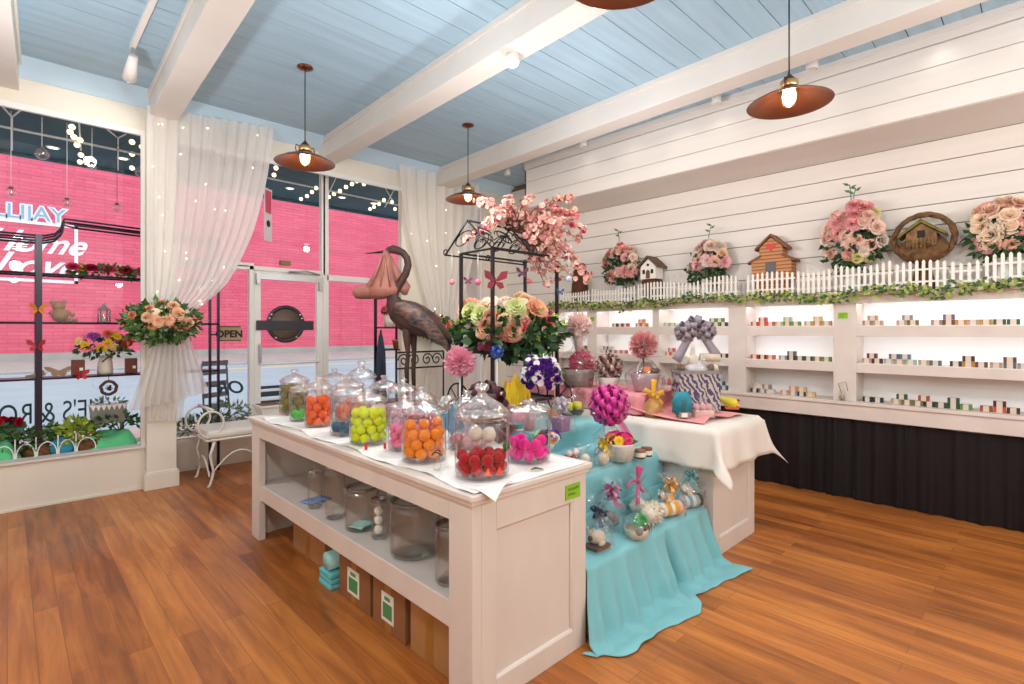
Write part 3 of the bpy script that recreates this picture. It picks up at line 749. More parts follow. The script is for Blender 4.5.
jars = [
 (1.54, 4.0-0.08, 0.105, 0.235, 0.095, 'lidded glass jar packed with olive balls at the far end of the counter', [((128, 112, 34), 0.030, 44, 'olive green ball in the full jar at the far counter end')]),
 (1.475, 3.60, 0.092, 0.20, 0.08, 'lidded jar holding a few bright green balls beside the olive jar', [((72, 196, 74), 0.029, 7, 'bright green ball low in the jar beside the olive jar')]),
 (1.462, 3.32, 0.09, 0.24, 0.08, 'tall lidded jar two thirds full of vivid orange balls, beside the few green balls', [((250, 96, 28), 0.027, 26, 'vivid orange ball in the narrow jar beside the green balls')]),
 (1.475, 2.945, 0.105, 0.235, 0.075, 'lidded jar with dark teal balls between the orange jar and the yellow jar', [((44, 96, 118), 0.027, 11, 'dark teal ball in the jar left of the yellow balls')]),
 (1.443, 2.635, 0.104, 0.225, 0.075, 'lidded jar full of lemon yellow balls at the middle of the counter edge', [((226, 238, 20), 0.026, 44, 'lemon yellow ball in the full jar at the counter edge')]),
 (1.50, 2.36, 0.086, 0.215, 0.065, 'narrow lidded jar of bubblegum pink balls behind the big orange jar', [((244, 120, 164), 0.023, 24, 'bubblegum pink ball in the narrow jar between yellow and orange'), ]),
 (1.444, 2.10, 0.107, 0.225, 0.08, 'big lidded jar of light orange balls beside the red jar', [((252, 142, 28), 0.027, 30, 'light orange ball in the big jar beside the red jar')]),
 (1.475, 1.709, 0.118, 0.245, 0.15, 'largest glass jar with a tall faceted lid, holding raspberry red balls at the near corner', [((176, 12, 36), 0.0255, 26, 'raspberry red ball in the large jar at the near corner')]),
 (1.80, 1.745, 0.105, 0.235, 0.055, 'wide glass jar with hot pink balls at the near end of the counter, lid flat', [((246, 30, 150), 0.027, 15, 'hot pink ball in the wide jar at the near counter end')]),
 (1.70, 3.37, 0.10, 0.235, 0.08, 'glass jar of salmon balls in the back row behind the teal jar', [((240, 124, 100), 0.027, 20, 'salmon ball in the back row jar behind the teal jar')]),
 (1.86, 3.18, 0.10, 0.225, 0.09, 'pale pink jar in the back row, its lid beside the stork legs', [((236, 190, 204), 0.027, 16, 'pale pink ball in the back row jar near the stork legs')]),
 (1.85, 2.93, 0.10, 0.225, 0.085, 'jar of mauve balls in the back row behind the yellow jar', [((214, 168, 188), 0.027, 16, 'mauve ball in the back row jar behind the yellow jar')]),
 (1.87, 3.52, 0.105, 0.27, 0.13, 'tallest jar of the back row with a peaked pink glass lid', [((240, 200, 210), 0.027, 20, 'blush ball in the tallest back row jar')]),
 (1.82, 3.85, 0.10, 0.24, 0.085, 'back row jar at the far end behind the olive jar', [((228, 208, 220), 0.027, 18, 'lilac white ball in the far back row jar')]),
 (1.74, 2.56, 0.095, 0.22, 0.075, 'back row jar of magenta balls behind the pink jar', [((186, 64, 110), 0.026, 22, 'dusky magenta ball in the back row jar behind the pink jar')]),
 (1.77, 2.17, 0.105, 0.225, 0.075, 'nearly empty back row jar with a dusty pink layer behind the light orange jar', [((206, 140, 150), 0.027, 9, 'dusty pink ball at the bottom of the back row jar')]),
]
for x, y, r, h, lh, lab, cont in jars:
    jar(x, y, ZJ, r, h, lh, lab)
    zs = 0.014
    for c, rb, n, bl in cont:
        fill(x, y, ZJ, r, rb, c, n, bl, bl.replace('ball', 'balls', 1), zs, hmax=h*0.97)
        zs += rb*3
# extras in the red jar: cream loofahs behind, a leaf and orange slices in front
for (dx, dy, dz), lab in (((0.01, 0.055, 0.165), 'cream fluffy ball behind the red balls, left one'), ((0.055, 0.02, 0.16), 'cream fluffy ball behind the red balls, right one')):
    o = inst('loofah_ball', ball_mesh((222, 206, 190), 0.034), None, (1.475+dx, 1.709+dy, ZJ+dz)); tag(o, lab, 'bath ball')
o = obj('soap_leaf', MB().leaf((0, 0, 0), (0.3, -0.3, 1), (-0.6, -0.7, 0.1), 0.06, 0.035), GREEN, None, (1.475+0.055, 1.709-0.08, ZJ+0.10), solid=0.004); tag(o, 'green soap leaf among the red balls in the large jar', 'soap')
for dx, dy, c, lab in ((-0.045, -0.085, (250, 110, 70), 'orange soap slice at the foot of the red balls'), (0.005, -0.1, (238, 84, 74), 'coral soap slice beside the orange slice in the red jar')):
    o = obj('soap_slice', MB().poly_prism([(0, 0), (0.04, 0), (0.02, 0.034)], 'y', -0.006, 0.006), M('soap_%d' % c[1], c, 0.6), None, (1.475+dx-0.02, 1.709+dy, ZJ+0.02), -0.4, bev=0.003); tag(o, lab, 'soap')
o = obj('soap_leaf', MB().leaf((0, 0, 0), (1, -0.6, 0.05), (0, 0, 1), 0.06, 0.03), GREEN, None, (1.665, 1.60, ZJ+0.006), solid=0.004); tag(o, 'green soap leaf lying on the paper beside the hot pink jar', 'soap')
# scoop standing between the two big jars
t = thing('wire_scoop', 'white scoop with a dark wire clasp leaning between orange and red jars', 'scoop', (1.375, 1.90, ZJ))
obj('bowl', MB().lathe([(0.0, 0), (0.014, 0.002), (0.019, 0.02), (0.021, 0.09), (0.018, 0.12)], 16), JG, t)
obj('clasp', MB().tube([(0.022*cos(a), 0.022*sin(a), 0.075+0.01*sin(2*a)) for a in [2*pi*k/12 for k in range(12)]], 0.003, 5, closed=True), BLACK, t)
# red tags lying at the foot of the yellow jar
for i, (u, v, lab) in enumerate(((366, 450, 'small red tag at the foot of the yellow jar'), (385, 449, 'small red tag standing between the yellow and pink jars'))):
    p = on_z(u, v, ZJ); o = obj('paper_tag', MB().box((0, 0, 0.016), (0.014, 0.004, 0.03)), M('tag_red', (196, 34, 40), 0.5), None, p, -0.7); tag(o, lab, 'tag')

# ---------------------------------------------------------------- empty jars on the counter's shelf
ZS_ = 0.396
lower = [(314.8, 509, 13, 473, 'small empty jar at the far left of the lower shelf, beside a blue paper'), (331, 521.5, 18.5, 469, 'tall empty jar, second from the far end of the lower shelf'),
         (352, 536, 32, 490, 'wide open jar with a mint paper inside on the lower shelf'), (379, 540, 15, 500, 'narrow jar holding white bath puffs on the lower shelf'),
         (406, 566, 50, 503, 'large open empty jar at the middle of the lower shelf'), (446, 590, 30, 527, 'jar with a metal clasp half hidden by the near post on the lower shelf')]
for i, (u, v, w_, top, lab) in enumerate(lower):
    x, y, _ = on_z(u, v, ZS_); D = depth(x, y); r = min(0.125, w_/2/FPX*D*1.05); L_ = math.hypot(x, y); x += x/L_*r; y += y/L_*r
    D2 = depth(x, y); h = min(0.31, EYE+(VH-top)/FPX*D2-ZS_)
    x = max(X0+0.05+r, min(X1-0.04-r, x))
    lower[i] = (x, y, r, h)
    jar(x, y, ZS_, r, max(0.16, h), 0.05, lab, lid='rim' if i in (0, 1) else 'open', group='empty glass jars on the lower shelf')
x, y, r, h = lower[2]
o = obj('mint_paper', MB().grid(lambda u, v: (0.13*(u-0.5), 0.10*(v-0.5), 0.016+0.004*sin(7*u+3*v)), 6, 6), M('mint_card', (170, 226, 208), 0.6), None, (x, y, ZS_), 0.4, solid=0.002); tag(o, 'mint green paper lying in the wide open jar', 'paper')
x, y, r, h = lower[3]
pm = ball_mesh((244, 240, 228), 0.026)
for k in range(3): tag(inst('bath_puff', pm, None, (x, y, ZS_+0.042+0.05*k)), 'white bath puff stacked in the narrow lower shelf jar', 'bath puff', 'white bath puffs in the narrow jar')
o = obj('mint_box', MB().box((0, 0, 0.04), (0.07, 0.07, 0.08)), M('mint_card', (170, 226, 208), 0.6), None, (1.86, 3.05, ZS_), 0.2, bev=0.003); tag(o, 'mint green box at the back of the lower shelf', 'box')
x, y, z = on_z(304, 503, ZS_)
o = obj('blue_paper', MB().grid(lambda u, v: (0.16*(u-0.5), 0.12*(v-0.5), 0.003+0.002*sin(6*u)), 5, 5), M('blue_tissue', (120, 160, 214), 0.6), None, (x+0.08, y, ZS_), 0.3, solid=0.002); tag(o, 'blue tissue paper lying by the smallest lower shelf jar', 'paper')
t = thing('glass_jar', 'tall apothecary jar in the near dark corner of the lower shelf', 'jar', (1.66, 1.70, ZS_), group='empty glass jars on the lower shelf')
obj('body', MB().lathe([(0, 0), (0.06, 0), (0.065, 0.02), (0.065, 0.2), (0.05, 0.24), (0.052, 0.26)], 24), JG, t); obj('lid', MB().lathe([(0.055, 0.262), (0.05, 0.285), (0.01, 0.30)], 24), LG, t)

# ---------------------------------------------------------------- boxes on the floor under the shelf
CARD = M('cardboard', (178, 128, 78), 0.8, var=0.15, scale=6); TAPE = M('packing_tape', (164, 112, 48), 0.3); KRAFT = M('kraft_dark', (150, 102, 62), 0.8, var=0.15, scale=6)
STK = M('sticker_white', (236, 238, 226), 0.6); STG = M('sticker_green', (76, 150, 92), 0.6)
def carton(x, y, w, d, h, lab, sticker=False, tape='front', m=CARD, rz=0.0):
    t = thing('cardboard_box', lab, 'box', (x, y, 0), rz)
    obj('body', MB().bb(0, w, 0, d, 0.0, h-0.004), m, t, bev=0.004)
    fl_ = MB().bb(0.002, w-0.002, 0.002, d/2-0.002, h-0.004, h).bb(0.002, w-0.002, d/2+0.002, d-0.002, h-0.004, h)
    obj('flap', fl_, m, t)
    obj('tape', MB().bb(0.0, w, d/2-0.03, d/2+0.03, h, h+0.001).bb(-0.001, 0.0, d/2-0.03, d/2+0.03, h*0.0+0.004, h), TAPE, t)
    if sticker:
        s_ = obj('sticker', MB().bb(-0.0025, -0.001, d*0.32, d*0.70, h*0.22, h*0.84), STK, t)
        obj('print', MB().bb(-0.0035, -0.0025, d*0.37, d*0.65, h*0.30, h*0.62).bb(-0.0035, -0.0025, d*0.43, d*0.60, h*0.68, h*0.76), STG, s_)
    return t
def yx(u, v): return on_x(u, v, 1.36)[1]
carton(1.36, 1.78, 0.30, 0.31, 0.235, 'cardboard box with brown tape nearest the near post under the shelf')
carton(1.355, 2.13, 0.30, 0.30, 0.23, 'cardboard box with a green and white sticker, middle of the three under the shelf', True, m=KRAFT)
carton(1.36, 2.47, 0.30, 0.35, 0.225, 'cardboard box with a green and white sticker next to the turquoise packs', True, m=KRAFT)
carton(1.42, 3.14, 0.30, 0.50, 0.17, 'open low cardboard box with dark bags inside at the far end under the shelf', rz=0.0)
bag = MB().grid(lambda u, v: (1.44+0.26*u, 3.22+0.36*v, 0.15+0.07*sin(pi*u)*sin(pi*v)*(1+0.4*sin(9*u+7*v))), 10, 10)
tag(obj('dark_bag', bag, M('black_plastic', (22, 26, 30), 0.3)), 'crumpled black plastic bag in the open low cardboard box', 'bag')
tag(obj('teal_packet', MB().bb(1.50, 1.56, 3.28, 3.40, 0.20, 0.235), M('teal_pack', (120, 170, 180), 0.4), bev=0.01), 'grey teal packet on the black bag in the low box', 'packet')
TQ = M('turquoise_cloth', (112, 206, 212), 0.75, var=0.12, scale=8)
tag(obj('folded_cloth', MB().bb(1.33, 1.55, 2.87, 3.03, 0.0, 0.028).bb(1.335, 1.55, 2.87, 3.03, 0.03, 0.058).bb(1.333, 1.55, 2.875, 3.03, 0.06, 0.09), TQ, bev=0.008), 'stack of turquoise folded cloth on the floor beside the stickered box', 'cloth')
rl = MB().tube([(1.345, 2.945, 0.145), (1.56, 2.95, 0.145)], 0.053, 20)
o = tag(obj('cloth_roll', rl, M('pale_aqua_cloth', (170, 224, 224), 0.75)), 'pale aqua rolled cloth lying on the turquoise stack under the shelf', 'cloth')
obj('tie', MB().tube([(1.44, 2.945+0.055*cos(a), 0.145+0.055*sin(a)) for a in [2*pi*k/16 for k in range(16)]], 0.003, 5, closed=True), M('tie_grey', (120, 130, 130), 0.6), o)
# ---------------------------------------------------------------- stepped gift table between the counters
AQUA = M('aqua_cloth', (124, 190, 198), 0.75, var=0.06, scale=6, sheen=0.2)
SX0, SX1, SY1, SY2, SY3, SYB = 2.02, 3.28, 1.56, 1.88, 2.36, 3.98
Z1, Z2, Z3 = 0.345, 0.665, 0.82
def lower_cloth(u, v):
    x = SX0+(SX1-SX0)*u
    front = 1.325+0.03*sin(9*x)+0.05*math.exp(-((x-2.80)/0.10)**2)+0.19*math.exp(-(u/0.05)**2)
    path = [(SY2-0.01, 0.44), (SY2-0.012, Z1+0.004), (SY1+0.03, Z1+0.004), (SY1, Z1-0.012), (SY1-0.035, 0.17), (SY1-0.075, 0.03), (SY1-0.13, 0.008), (front, 0.006)]
    ts = [0, 0.1, 0.34, 0.38, 0.58, 0.76, 0.82, 1.0]
    k = 0
    while k < len(ts)-2 and v > ts[k+1]: k += 1
    q = (v-ts[k])/(ts[k+1]-ts[k]); y = path[k][0]+(path[k+1][0]-path[k][0])*q; z = path[k][1]+(path[k+1][1]-path[k][1])*q
    h = max(0.0, min(1.0, (v-0.36)/0.3))*(1-max(0, (v-0.8)/0.2)*0.75)
    f = 0.010*sin(17*x+0.6)-0.075*math.exp(-((x-2.77)/0.03)**2)+0.045*math.exp(-((x-2.85)/0.05)**2)
    for xc, am, wd in ((2.07, 0.04, 0.03), (2.19, 0.03, 0.03), (2.31, 0.045, 0.035), (2.46, 0.03, 0.03), (2.60, 0.045, 0.04), (2.69, 0.03, 0.03), (2.98, 0.03, 0.04), (3.12, 0.04, 0.04), (3.24, 0.03, 0.03)): f += am*math.exp(-((x+0.05*(v-0.4)*sin(9*xc)-xc)/wd)**2)
    y -= h*f*1.1; z += 0.012*max(0, sin(12*x+14*y))*max(0, (v-0.8)/0.2)*(1-0.5*v)
    x += (u-0.5)*0.10*max(0, (v-0.36))*1.6
    x -= 0.07*(1-u)**10*max(0, v-0.36)/0.64
    if u > 0.97 and v > 0.38: x += 0.03*(v-0.38)
    z += 0.004*sin(20*x)*sin(18*y) if v < 0.36 else 0
    return (x, y, max(z, 0.006))
lc = MB().grid(lower_cloth, 140, 60)
tag(obj('aqua_cloth', lc, AQUA, solid=0.004), 'aqua cloth over the lowest step, spilling onto the wood floor', 'cloth')
def upper_cloth(u, v):
    x = SX0+(SX1-SX0)*u
    path = [(SY2-0.002, 0.36), (SY2-0.004, Z2-0.02), (SY2+0.03, Z2), (SY3-0.01, Z2), (SY3-0.008, Z3-0.02), (SY3+0.02, Z3), (SYB, Z3), (SYB+0.02, 0.5)]
    ts = [0, 0.16, 0.18, 0.36, 0.43, 0.45, 0.9, 1.0]
    k = 0
    while k < len(ts)-2 and v > ts[k+1]: k += 1
    q = (v-ts[k])/(ts[k+1]-ts[k]); y = path[k][0]+(path[k+1][0]-path[k][0])*q; z = path[k][1]+(path[k+1][1]-path[k][1])*q
    if v < 0.17: y -= 0.012*sin(15*x)*(1-v/0.17)+0.008*sin(29*x+1)*(1-v/0.17)
    if 0.37 < v < 0.44: y -= 0.008*sin(22*x)
    if 0.18 < v < 0.36: z += 0.002+0.002*sin(14*x)
    return (x, y, z)
tag(obj('aqua_cloth', MB().grid(upper_cloth, 70, 60), AQUA, solid=0.004), 'aqua cloth over the upper step and the table behind it', 'cloth')
st = thing('stepped_table', 'plain stepped table standing under the aqua cloths', 'table', (SX0, SY1, 0))
wood = M('plain_wood', (190, 160, 120), 0.7, var=0.2, scale=6)
wpart('low_step', MB().bb(SX0+0.02, SX1-0.02, SY1+0.015, SY2, 0, Z1-0.006), wood, st)
wpart('high_step', MB().bb(SX0+0.02, SX1-0.02, SY2+0.01, SY3, 0, Z2-0.008), wood, st)
wpart('table_top', MB().bb(SX0+0.02, SX1-0.02, SY3+0.01, SYB-0.02, Z3-0.04, Z3-0.006), wood, st)
for x in (SX0+0.07, SX1-0.07):
    for y in (SY3+0.06, SYB-0.08): wpart('leg', MB().bb(x-0.03, x+0.03, y-0.03, y+0.03, 0, Z3-0.04), wood, st)

CELLO = thin_glass('cellophane', (0.985, 0.985, 0.985), 1.4, 0.08, bump=0.8, boost=1.0, base=0.045)
def satin(nm, c): return M('satin_'+nm, c, 0.35, var=0.15, scale=8, sheen=0.3)
def cello_wrap(t, r, h, neck=0.75, flare=0.6, seed=1):
    """clear film gathered at a neck above what it wraps"""
    def fn(u, v):
        th = 2*pi*u
        rr = r*(1.0 if v < 0.45 else (1.0-(v-0.45)/(neck-0.45)*0.82 if v < neck else 0.18+(v-neck)/(1-neck)*flare))
        rr *= 1+0.07*sin(7*th+seed)+0.05*sin(13*th+9*v)
        return (rr*cos(th), rr*sin(th), 0.004+h*v)
    return obj('cellophane', MB().grid(fn, 36, 14), CELLO, t)
def bow(t, c, r, m, n=8, tails=2, w=0.022, name='bow'):
    b = MB()
    pull_bow(b, c, r, n, w)
    for k in range(tails):
        a = R.uniform(-1, 1)
        b_ = vadd(c, (r*1.3*a, -r*0.5, -r*1.5)); ribbon_tail(b, c, b_, w)
    return obj(name, b, m, t)

# gifts on the lowest step ------------------------------------------------
def soap_animal(t, c, s, m1, m2):
    """small plush-like soap: body, head, ears, muzzle lying down"""
    b = MB().ball(c, (0.045*s, 0.034*s, 0.03*s), 14, 10).ball(vadd(c, (-0.045*s, -0.01*s, 0.022*s)), 0.026*s, 12, 8)
    for sx in (-1, 1): b.ball(vadd(c, (-0.05*s, 0.018*s*sx, 0.045*s)), (0.008*s, 0.009*s, 0.013*s), 8, 6)
    for sx in (-1, 1): b.ball(vadd(c, (-0.01*s, 0.028*s*sx-0.006*s, -0.016*s)), (0.026*s, 0.012*s, 0.012*s), 8, 6)
    obj('animal', b, m1, t); obj('muzzle', MB().ball(vadd(c, (-0.068*s, -0.014*s, 0.016*s)), 0.012*s, 8, 6), m2, t)
CREAMF = M('cream_fleece', (226, 214, 196), 0.9, var=0.15, scale=30, bump=0.5); BROWNF = M('brown_fleece', (120, 84, 62), 0.9, var=0.2, scale=20)
GREYF = M('grey_fleece', (150, 146, 146), 0.9, var=0.2, scale=20)
def gpos(u, v, z): return on_z(u, v, z)
ZA = Z1+0.009
x, y, z = gpos(599, 549, ZA)
t = thing('wrapped_gift', 'cream soap animal in clear wrap with a navy ribbon, nearest on the low step', 'gift', (x+0.01, y+0.02, ZA))
cello_wrap(t, 0.085, 0.26, 0.72); obj('tray', MB().bb(-0.06, 0.06, -0.045, 0.045, 0.003, 0.018), BROWNF, t); soap_animal(t, (0.0, 0, 0.055), 1.15, CREAMF, BROWNF)
bow(t, (0, -0.01, 0.19), 0.05, satin('navy', (28, 44, 96)), 7, 2)
x, y, z = gpos(608, 525, ZA)
t = thing('wrapped_gift', 'grey soap animal in clear wrap with a mauve pink net bow, behind the navy bow', 'gift', (x, min(y+0.10, 1.78), ZA))
cello_wrap(t, 0.08, 0.27, 0.7, seed=4); soap_animal(t, (0, 0, 0.05), 1.1, GREYF, CREAMF); bow(t, (0, 0, 0.20), 0.06, satin('mauve', (212, 116, 160)), 12, 2)
x, y, z = gpos(633, 540, ZA)
t = thing('wrapped_gift', 'brown and cream bath set under a bright green puff, wrapped on the low step', 'gift', (x+0.05, y+0.01, ZA))
cello_wrap(t, 0.075, 0.17, 0.8, 0.4, seed=2); obj('basket', MB().lathe([(0, 0.003), (0.055, 0.004), (0.068, 0.05), (0.064, 0.052)], 20), CREAMF, t)
obj('puff', frill(MB(), (0.01, -0.02, 0.09), 0.045, 80, 0.008), satin('green', (54, 196, 92)), t); obj('soap', MB().ball((0.03, -0.04, 0.05), (0.03, 0.02, 0.025)), BROWNF, t)
obj('soap', MB().ball((-0.03, -0.04, 0.05), (0.03, 0.02, 0.025)), GREYF, t)
x, y, z = gpos(652, 527, ZA)
t = thing('bath_sponge', 'big fluffy cream sponge behind the green puff', 'sponge', (x+0.03, y+0.02, ZA))
obj('sponge', frill(MB().ball((0, 0, 0.068), (0.078, 0.055, 0.058), 16, 12, jit=0.05), (0, 0, 0.072), 0.075, 120, 0.008), CREAMF, t)
x, y, z = gpos(630, 515, ZA)
t = thing('wrapped_gift', 'clear wrapped gift with a tall hot pink ribbon bow against the aqua riser', 'gift', (x+0.06, 1.79, ZA))
cello_wrap(t, 0.08, 0.24, 0.8, 0.5, seed=6)
b = MB(); ribbon_tail(b, (0.0, 0, 0.20), (-0.13, 0, 0.19), 0.026, -0.02); ribbon_tail(b, (0, 0, 0.20), (0.05, 0, 0.28), 0.026, -0.01); ribbon_tail(b, (0, 0, 0.20), (0.0, 0, 0.30), 0.028, 0); ribbon_tail(b, (0, 0, 0.20), (-0.05, -0.03, 0.07), 0.028, 0); ribbon_tail(b, (0, 0, 0.2), (0.05, -0.02, 0.13), 0.026)
b.ball((0, -0.005, 0.20), 0.014, 8, 6); obj('ribbon', b, satin('fuchsia', (214, 70, 132)), t, solid=0.002); obj('soap', MB().ball((0, 0, 0.05), (0.06, 0.05, 0.045)), CREAMF, t)
def towel_roll(t, c, L, r, cols, z=None):
    n = len(cols)
    for i, cc in enumerate(cols):
        a = -L/2+L*i/n; b_ = a+L/n
        obj('band', MB().tube([(a, c[1], c[2]), (b_, c[1], c[2])], r, 18), M('towel_%d_%d_%d' % cc, cc, 0.95, bump=0.5, scale=60), t)
x, y, z = gpos(668, 518, ZA)
t = thing('wrapped_gift', 'orange and white striped towel roll in clear wrap with an amber bow', 'gift', (x+0.04, y+0.01, ZA), -0.35)
towel_roll(t, (0, 0, 0.045), 0.15, 0.042, [(240, 226, 208), (240, 170, 40), (244, 238, 228), (240, 170, 40), (236, 190, 170)])
soap_animal(t, (0.0, 0.03, 0.105), 0.9, CREAMF, BROWNF); cello_wrap(t, 0.095, 0.25, 0.72, seed=3); bow(t, (0, -0.01, 0.19), 0.055, satin('amber', (238, 176, 70)), 9, 3)
x, y, z = gpos(694, 508, ZA)
t = thing('wrapped_gift', 'pale blue striped towel roll in clear wrap with an aqua bow', 'gift', (x, y+0.02, ZA), -0.35)
towel_roll(t, (0, 0, 0.042), 0.14, 0.040, [(214, 214, 220), (130, 176, 190), (236, 236, 236), (150, 190, 200), (70, 70, 84)])
soap_animal(t, (0.0, 0.03, 0.10), 0.9, CREAMF, GREYF); cello_wrap(t, 0.09, 0.27, 0.7, seed=5); bow(t, (0, 0, 0.20), 0.05, satin('aqua', (96, 188, 190)), 8, 2)

# gifts on the upper step ------------------------------------------------
ZB = Z2+0.007
x, y, z = gpos(621, 464, ZB)
t = thing('flower_basket', 'white lace basket of pink and yellow flowers on the upper step', 'basket', (x+0.08, y+0.06, ZB))
obj('basket', MB().lathe([(0, 0.003), (0.075, 0.004), (0.095, 0.10), (0.10, 0.115), (0.092, 0.112)], 28, ripple=0.03, nr=14), M('lace_white', (228, 226, 220), 0.7, bump=0.5, scale=40), t)
obj('foliage', foliage(MB(), (0, 0, 0.12), (0.08, 0.08, 0.03), 40, 0.04, 0.025), GREEN, t)
blooms(t, (0, 0, 0.12), (0.075, 0.075, 0.035), [('peony', (246, 70, 150), 9, 0.04), ('daisy', (246, 196, 60), 4, 0.03), ('rose', (244, 170, 120), 4, 0.03)], up=0.5)
x, y, z = gpos(603, 467, ZB)
t = thing('wrapped_gift', 'small clear bag tied with a yellow daffodil bow on the upper step', 'gift', (x+0.03, y+0.02, ZB))
cello_wrap(t, 0.055, 0.20, 0.6, seed=8); obj('soap', MB().ball((0, 0, 0.045), (0.04, 0.035, 0.042)), CREAMF, t); bow(t, (0, -0.01, 0.13), 0.05, satin('yellow', (240, 206, 50)), 8, 2)
x, y, z = gpos(590, 470, ZB)
t = thing('wrapped_gift', 'clear bag of cream soaps beside the counter corner on the upper step', 'gift', (x-0.02, y+0.04, ZB))
cello_wrap(t, 0.06, 0.14, 0.7, seed=9)
for q in ((-0.02, 0, 0.03), (0.025, 0.01, 0.032), (0, -0.02, 0.07)): obj('soap', MB().ball(q, 0.027), CREAMF, t)
x, y, z = gpos(577, 462, ZB)
t = thing('candy_pile', 'clear bag of red and white wrapped candies just past the counter end', 'candy', (x, y+0.03, ZB))
for k in range(9): obj('candy', MB().ball((R.uniform(-0.06, 0.06), R.uniform(-0.03, 0.03), 0.022+0.03*(k % 2)), 0.022, 10, 8), M('candy_%d' % (k % 2), ((186, 28, 40), (240, 220, 214))[k % 2], 0.3), t)
x, y, z = gpos(651, 458, ZB)
t = thing('cocoa_jars', 'pair of brown and white lidded tubs at the right of the upper step', 'tub', (x, y+0.05, ZB))
for dx, cc in ((-0.05, (150, 92, 66)), (0.03, (120, 72, 52))):
    obj('tub', MB().lathe([(0, 0), (0.034, 0), (0.036, 0.045), (0.036, 0.055), (0, 0.056)], 18, (dx, 0, 0)), M('tub_%d' % cc[0], cc, 0.5), t); obj('label', MB().lathe([(0.0375, 0.012), (0.0375, 0.04)], 18, (dx, 0, 0)), STK, t)
t.name = 'cocoa_tub'
x, y, z = gpos(655, 446, ZB)
t = thing('plush_rabbit', 'small white plush rabbit behind the brown tubs', 'plush toy', (x-0.02, y+0.16, ZB))
b = MB().ball((0, 0, 0.05), (0.04, 0.035, 0.05)).ball((0, -0.01, 0.115), 0.032)
for s_ in (-1, 1): b.ball((0.014*s_, 0, 0.165), (0.009, 0.007, 0.032), 8, 6).ball((0.022*s_, -0.032, 0.02), (0.014, 0.022, 0.012), 8, 6)
obj('body', b, M('plush_white', (236, 230, 222), 0.95, bump=0.4, scale=60), t); obj('nose', MB().ball((0, -0.042, 0.112), 0.006, 8, 6), BROWNF, t)
x, y, z = gpos(612, 446, ZB)
x, y, z = at_uD(609, 405, 3.45)
t = thing('wrapped_gift', 'tall wrapped gift topped by the big magenta pull bow', 'gift', (x, y, ZB))
cello_wrap(t, 0.09, 0.30, 0.7, seed=11); obj('box', MB().bb(-0.055, 0.055, -0.05, 0.05, 0.002, 0.12), satin('pale_blue', (150, 186, 214)), t)
b = pull_bow(MB(), (0, 0, 0.33), 0.14, 64, 0.036); obj('bow', b, satin('magenta', (214, 34, 150)), t, solid=0.001)
b = MB()
for q in ((0.12, -0.10, 0.10), (0.17, -0.06, 0.06), (0.06, -0.12, 0.04)): ribbon_tail(b, (0, -0.05, 0.27), q, 0.024, -0.02)
obj('ribbon', b, satin('pink_pale', (240, 150, 190)), t)

# things on the table ------------------------------------------------
ZD = Z3+0.006
x, y, z = gpos(578, 416, ZD)
t = thing('candle_set', 'two lemon yellow candles in a black holder on the table edge', 'candle', (x, y+0.05, ZD), -0.3)
obj('holder', MB().bb(-0.085, 0.085, -0.035, 0.035, 0, 0.045), BLACK, t, bev=0.004)
for s_ in (-1, 1): obj('candle', MB().lathe([(0, 0.045), (0.034, 0.045), (0.034, 0.10), (0.03, 0.105), (0, 0.103)], 20, (0.042*s_, 0, 0)), M('candle_yellow', (232, 226, 30), 0.5), t)
cello_wrap(t, 0.115, 0.20, 0.9, 0.3)
x, y, z = gpos(560, 424, ZD)
t = thing('incense_cup', 'terracotta cup holding a thin orange stick beside the yellow candles', 'cup', (x, y+0.05, ZD))
obj('cup', MB().lathe([(0, 0), (0.03, 0), (0.042, 0.10), (0.038, 0.10)], 20), M('terracotta', (206, 120, 60), 0.7), t); obj('stick', MB().cyl((0, 0, 0.02), (0, 0, 0.34), 0.004, seg=6), M('stick_orange', (232, 160, 70), 0.6), t)
obj('plug', MB().lathe([(0.038, 0.09), (0, 0.092)], 16), M('lime_wax', (170, 206, 70), 0.6), t)
def wrapped_bouquet(u, v, D, zb, h, r, lab, specs, wrapc=None, leaf=GREEN):
    x, y, zc = at_uD(u, v, D); t = thing('wrapped_bouquet', lab, 'bouquet', (x, y, zb))
    obj('sleeve', MB().lathe([(r*0.25, 0), (r*0.5, h*0.3), (r*0.95, h*0.75)], 20, ripple=0.06, nr=8), wrapc or CELLO, t)
    obj('foliage', foliage(MB(), (0, 0, zc-zb), (r*0.9, r*0.9, r*0.8), 70, 0.05, 0.03), leaf, t)
    blooms(t, (0, 0, zc-zb), (r*0.9, r*0.9, r*0.85), specs, face=(-FW[0], -FW[1], 0.2), up=0.1); return t
wrapped_bouquet(541, 373, 3.35, ZD, 0.30, 0.14, 'bouquet of purple and white blossoms in silver wrap, right of the cart', [('rose', (84, 40, 130), 46, 0.024), ('blossom', (236, 226, 236), 40, 0.02)])
x, y, z = at_uD(541, 386, 3.15)
t = thing('bath_egg', 'mint green bath egg resting before the purple bouquet', 'bath ball', (x, y, ZD)); obj('egg', MB().ball((0, 0, 0.035), (0.06, 0.045, 0.034)), M('egg_mint', (110, 204, 150), 0.6), t)
obj('stand', MB().lathe([(0.03, 0), (0.035, 0.008), (0.03, 0.012)], 16), CREAMF, t)
x, y, z = at_uD(548, 405, 2.95)
t = thing('posy', 'small orange, violet and white posy behind the hot pink jar', 'posy', (x, y, ZD))
obj('cup', MB().lathe([(0, 0), (0.03, 0), (0.045, 0.05), (0.04, 0.05)], 18), FRAME, t); blooms(t, (0, 0, 0.06), (0.06, 0.06, 0.03), [('blossom', (240, 140, 50), 5, 0.03), ('blossom', (110, 50, 150), 6, 0.03), ('rose', (240, 232, 230), 4, 0.026)], up=0.4)
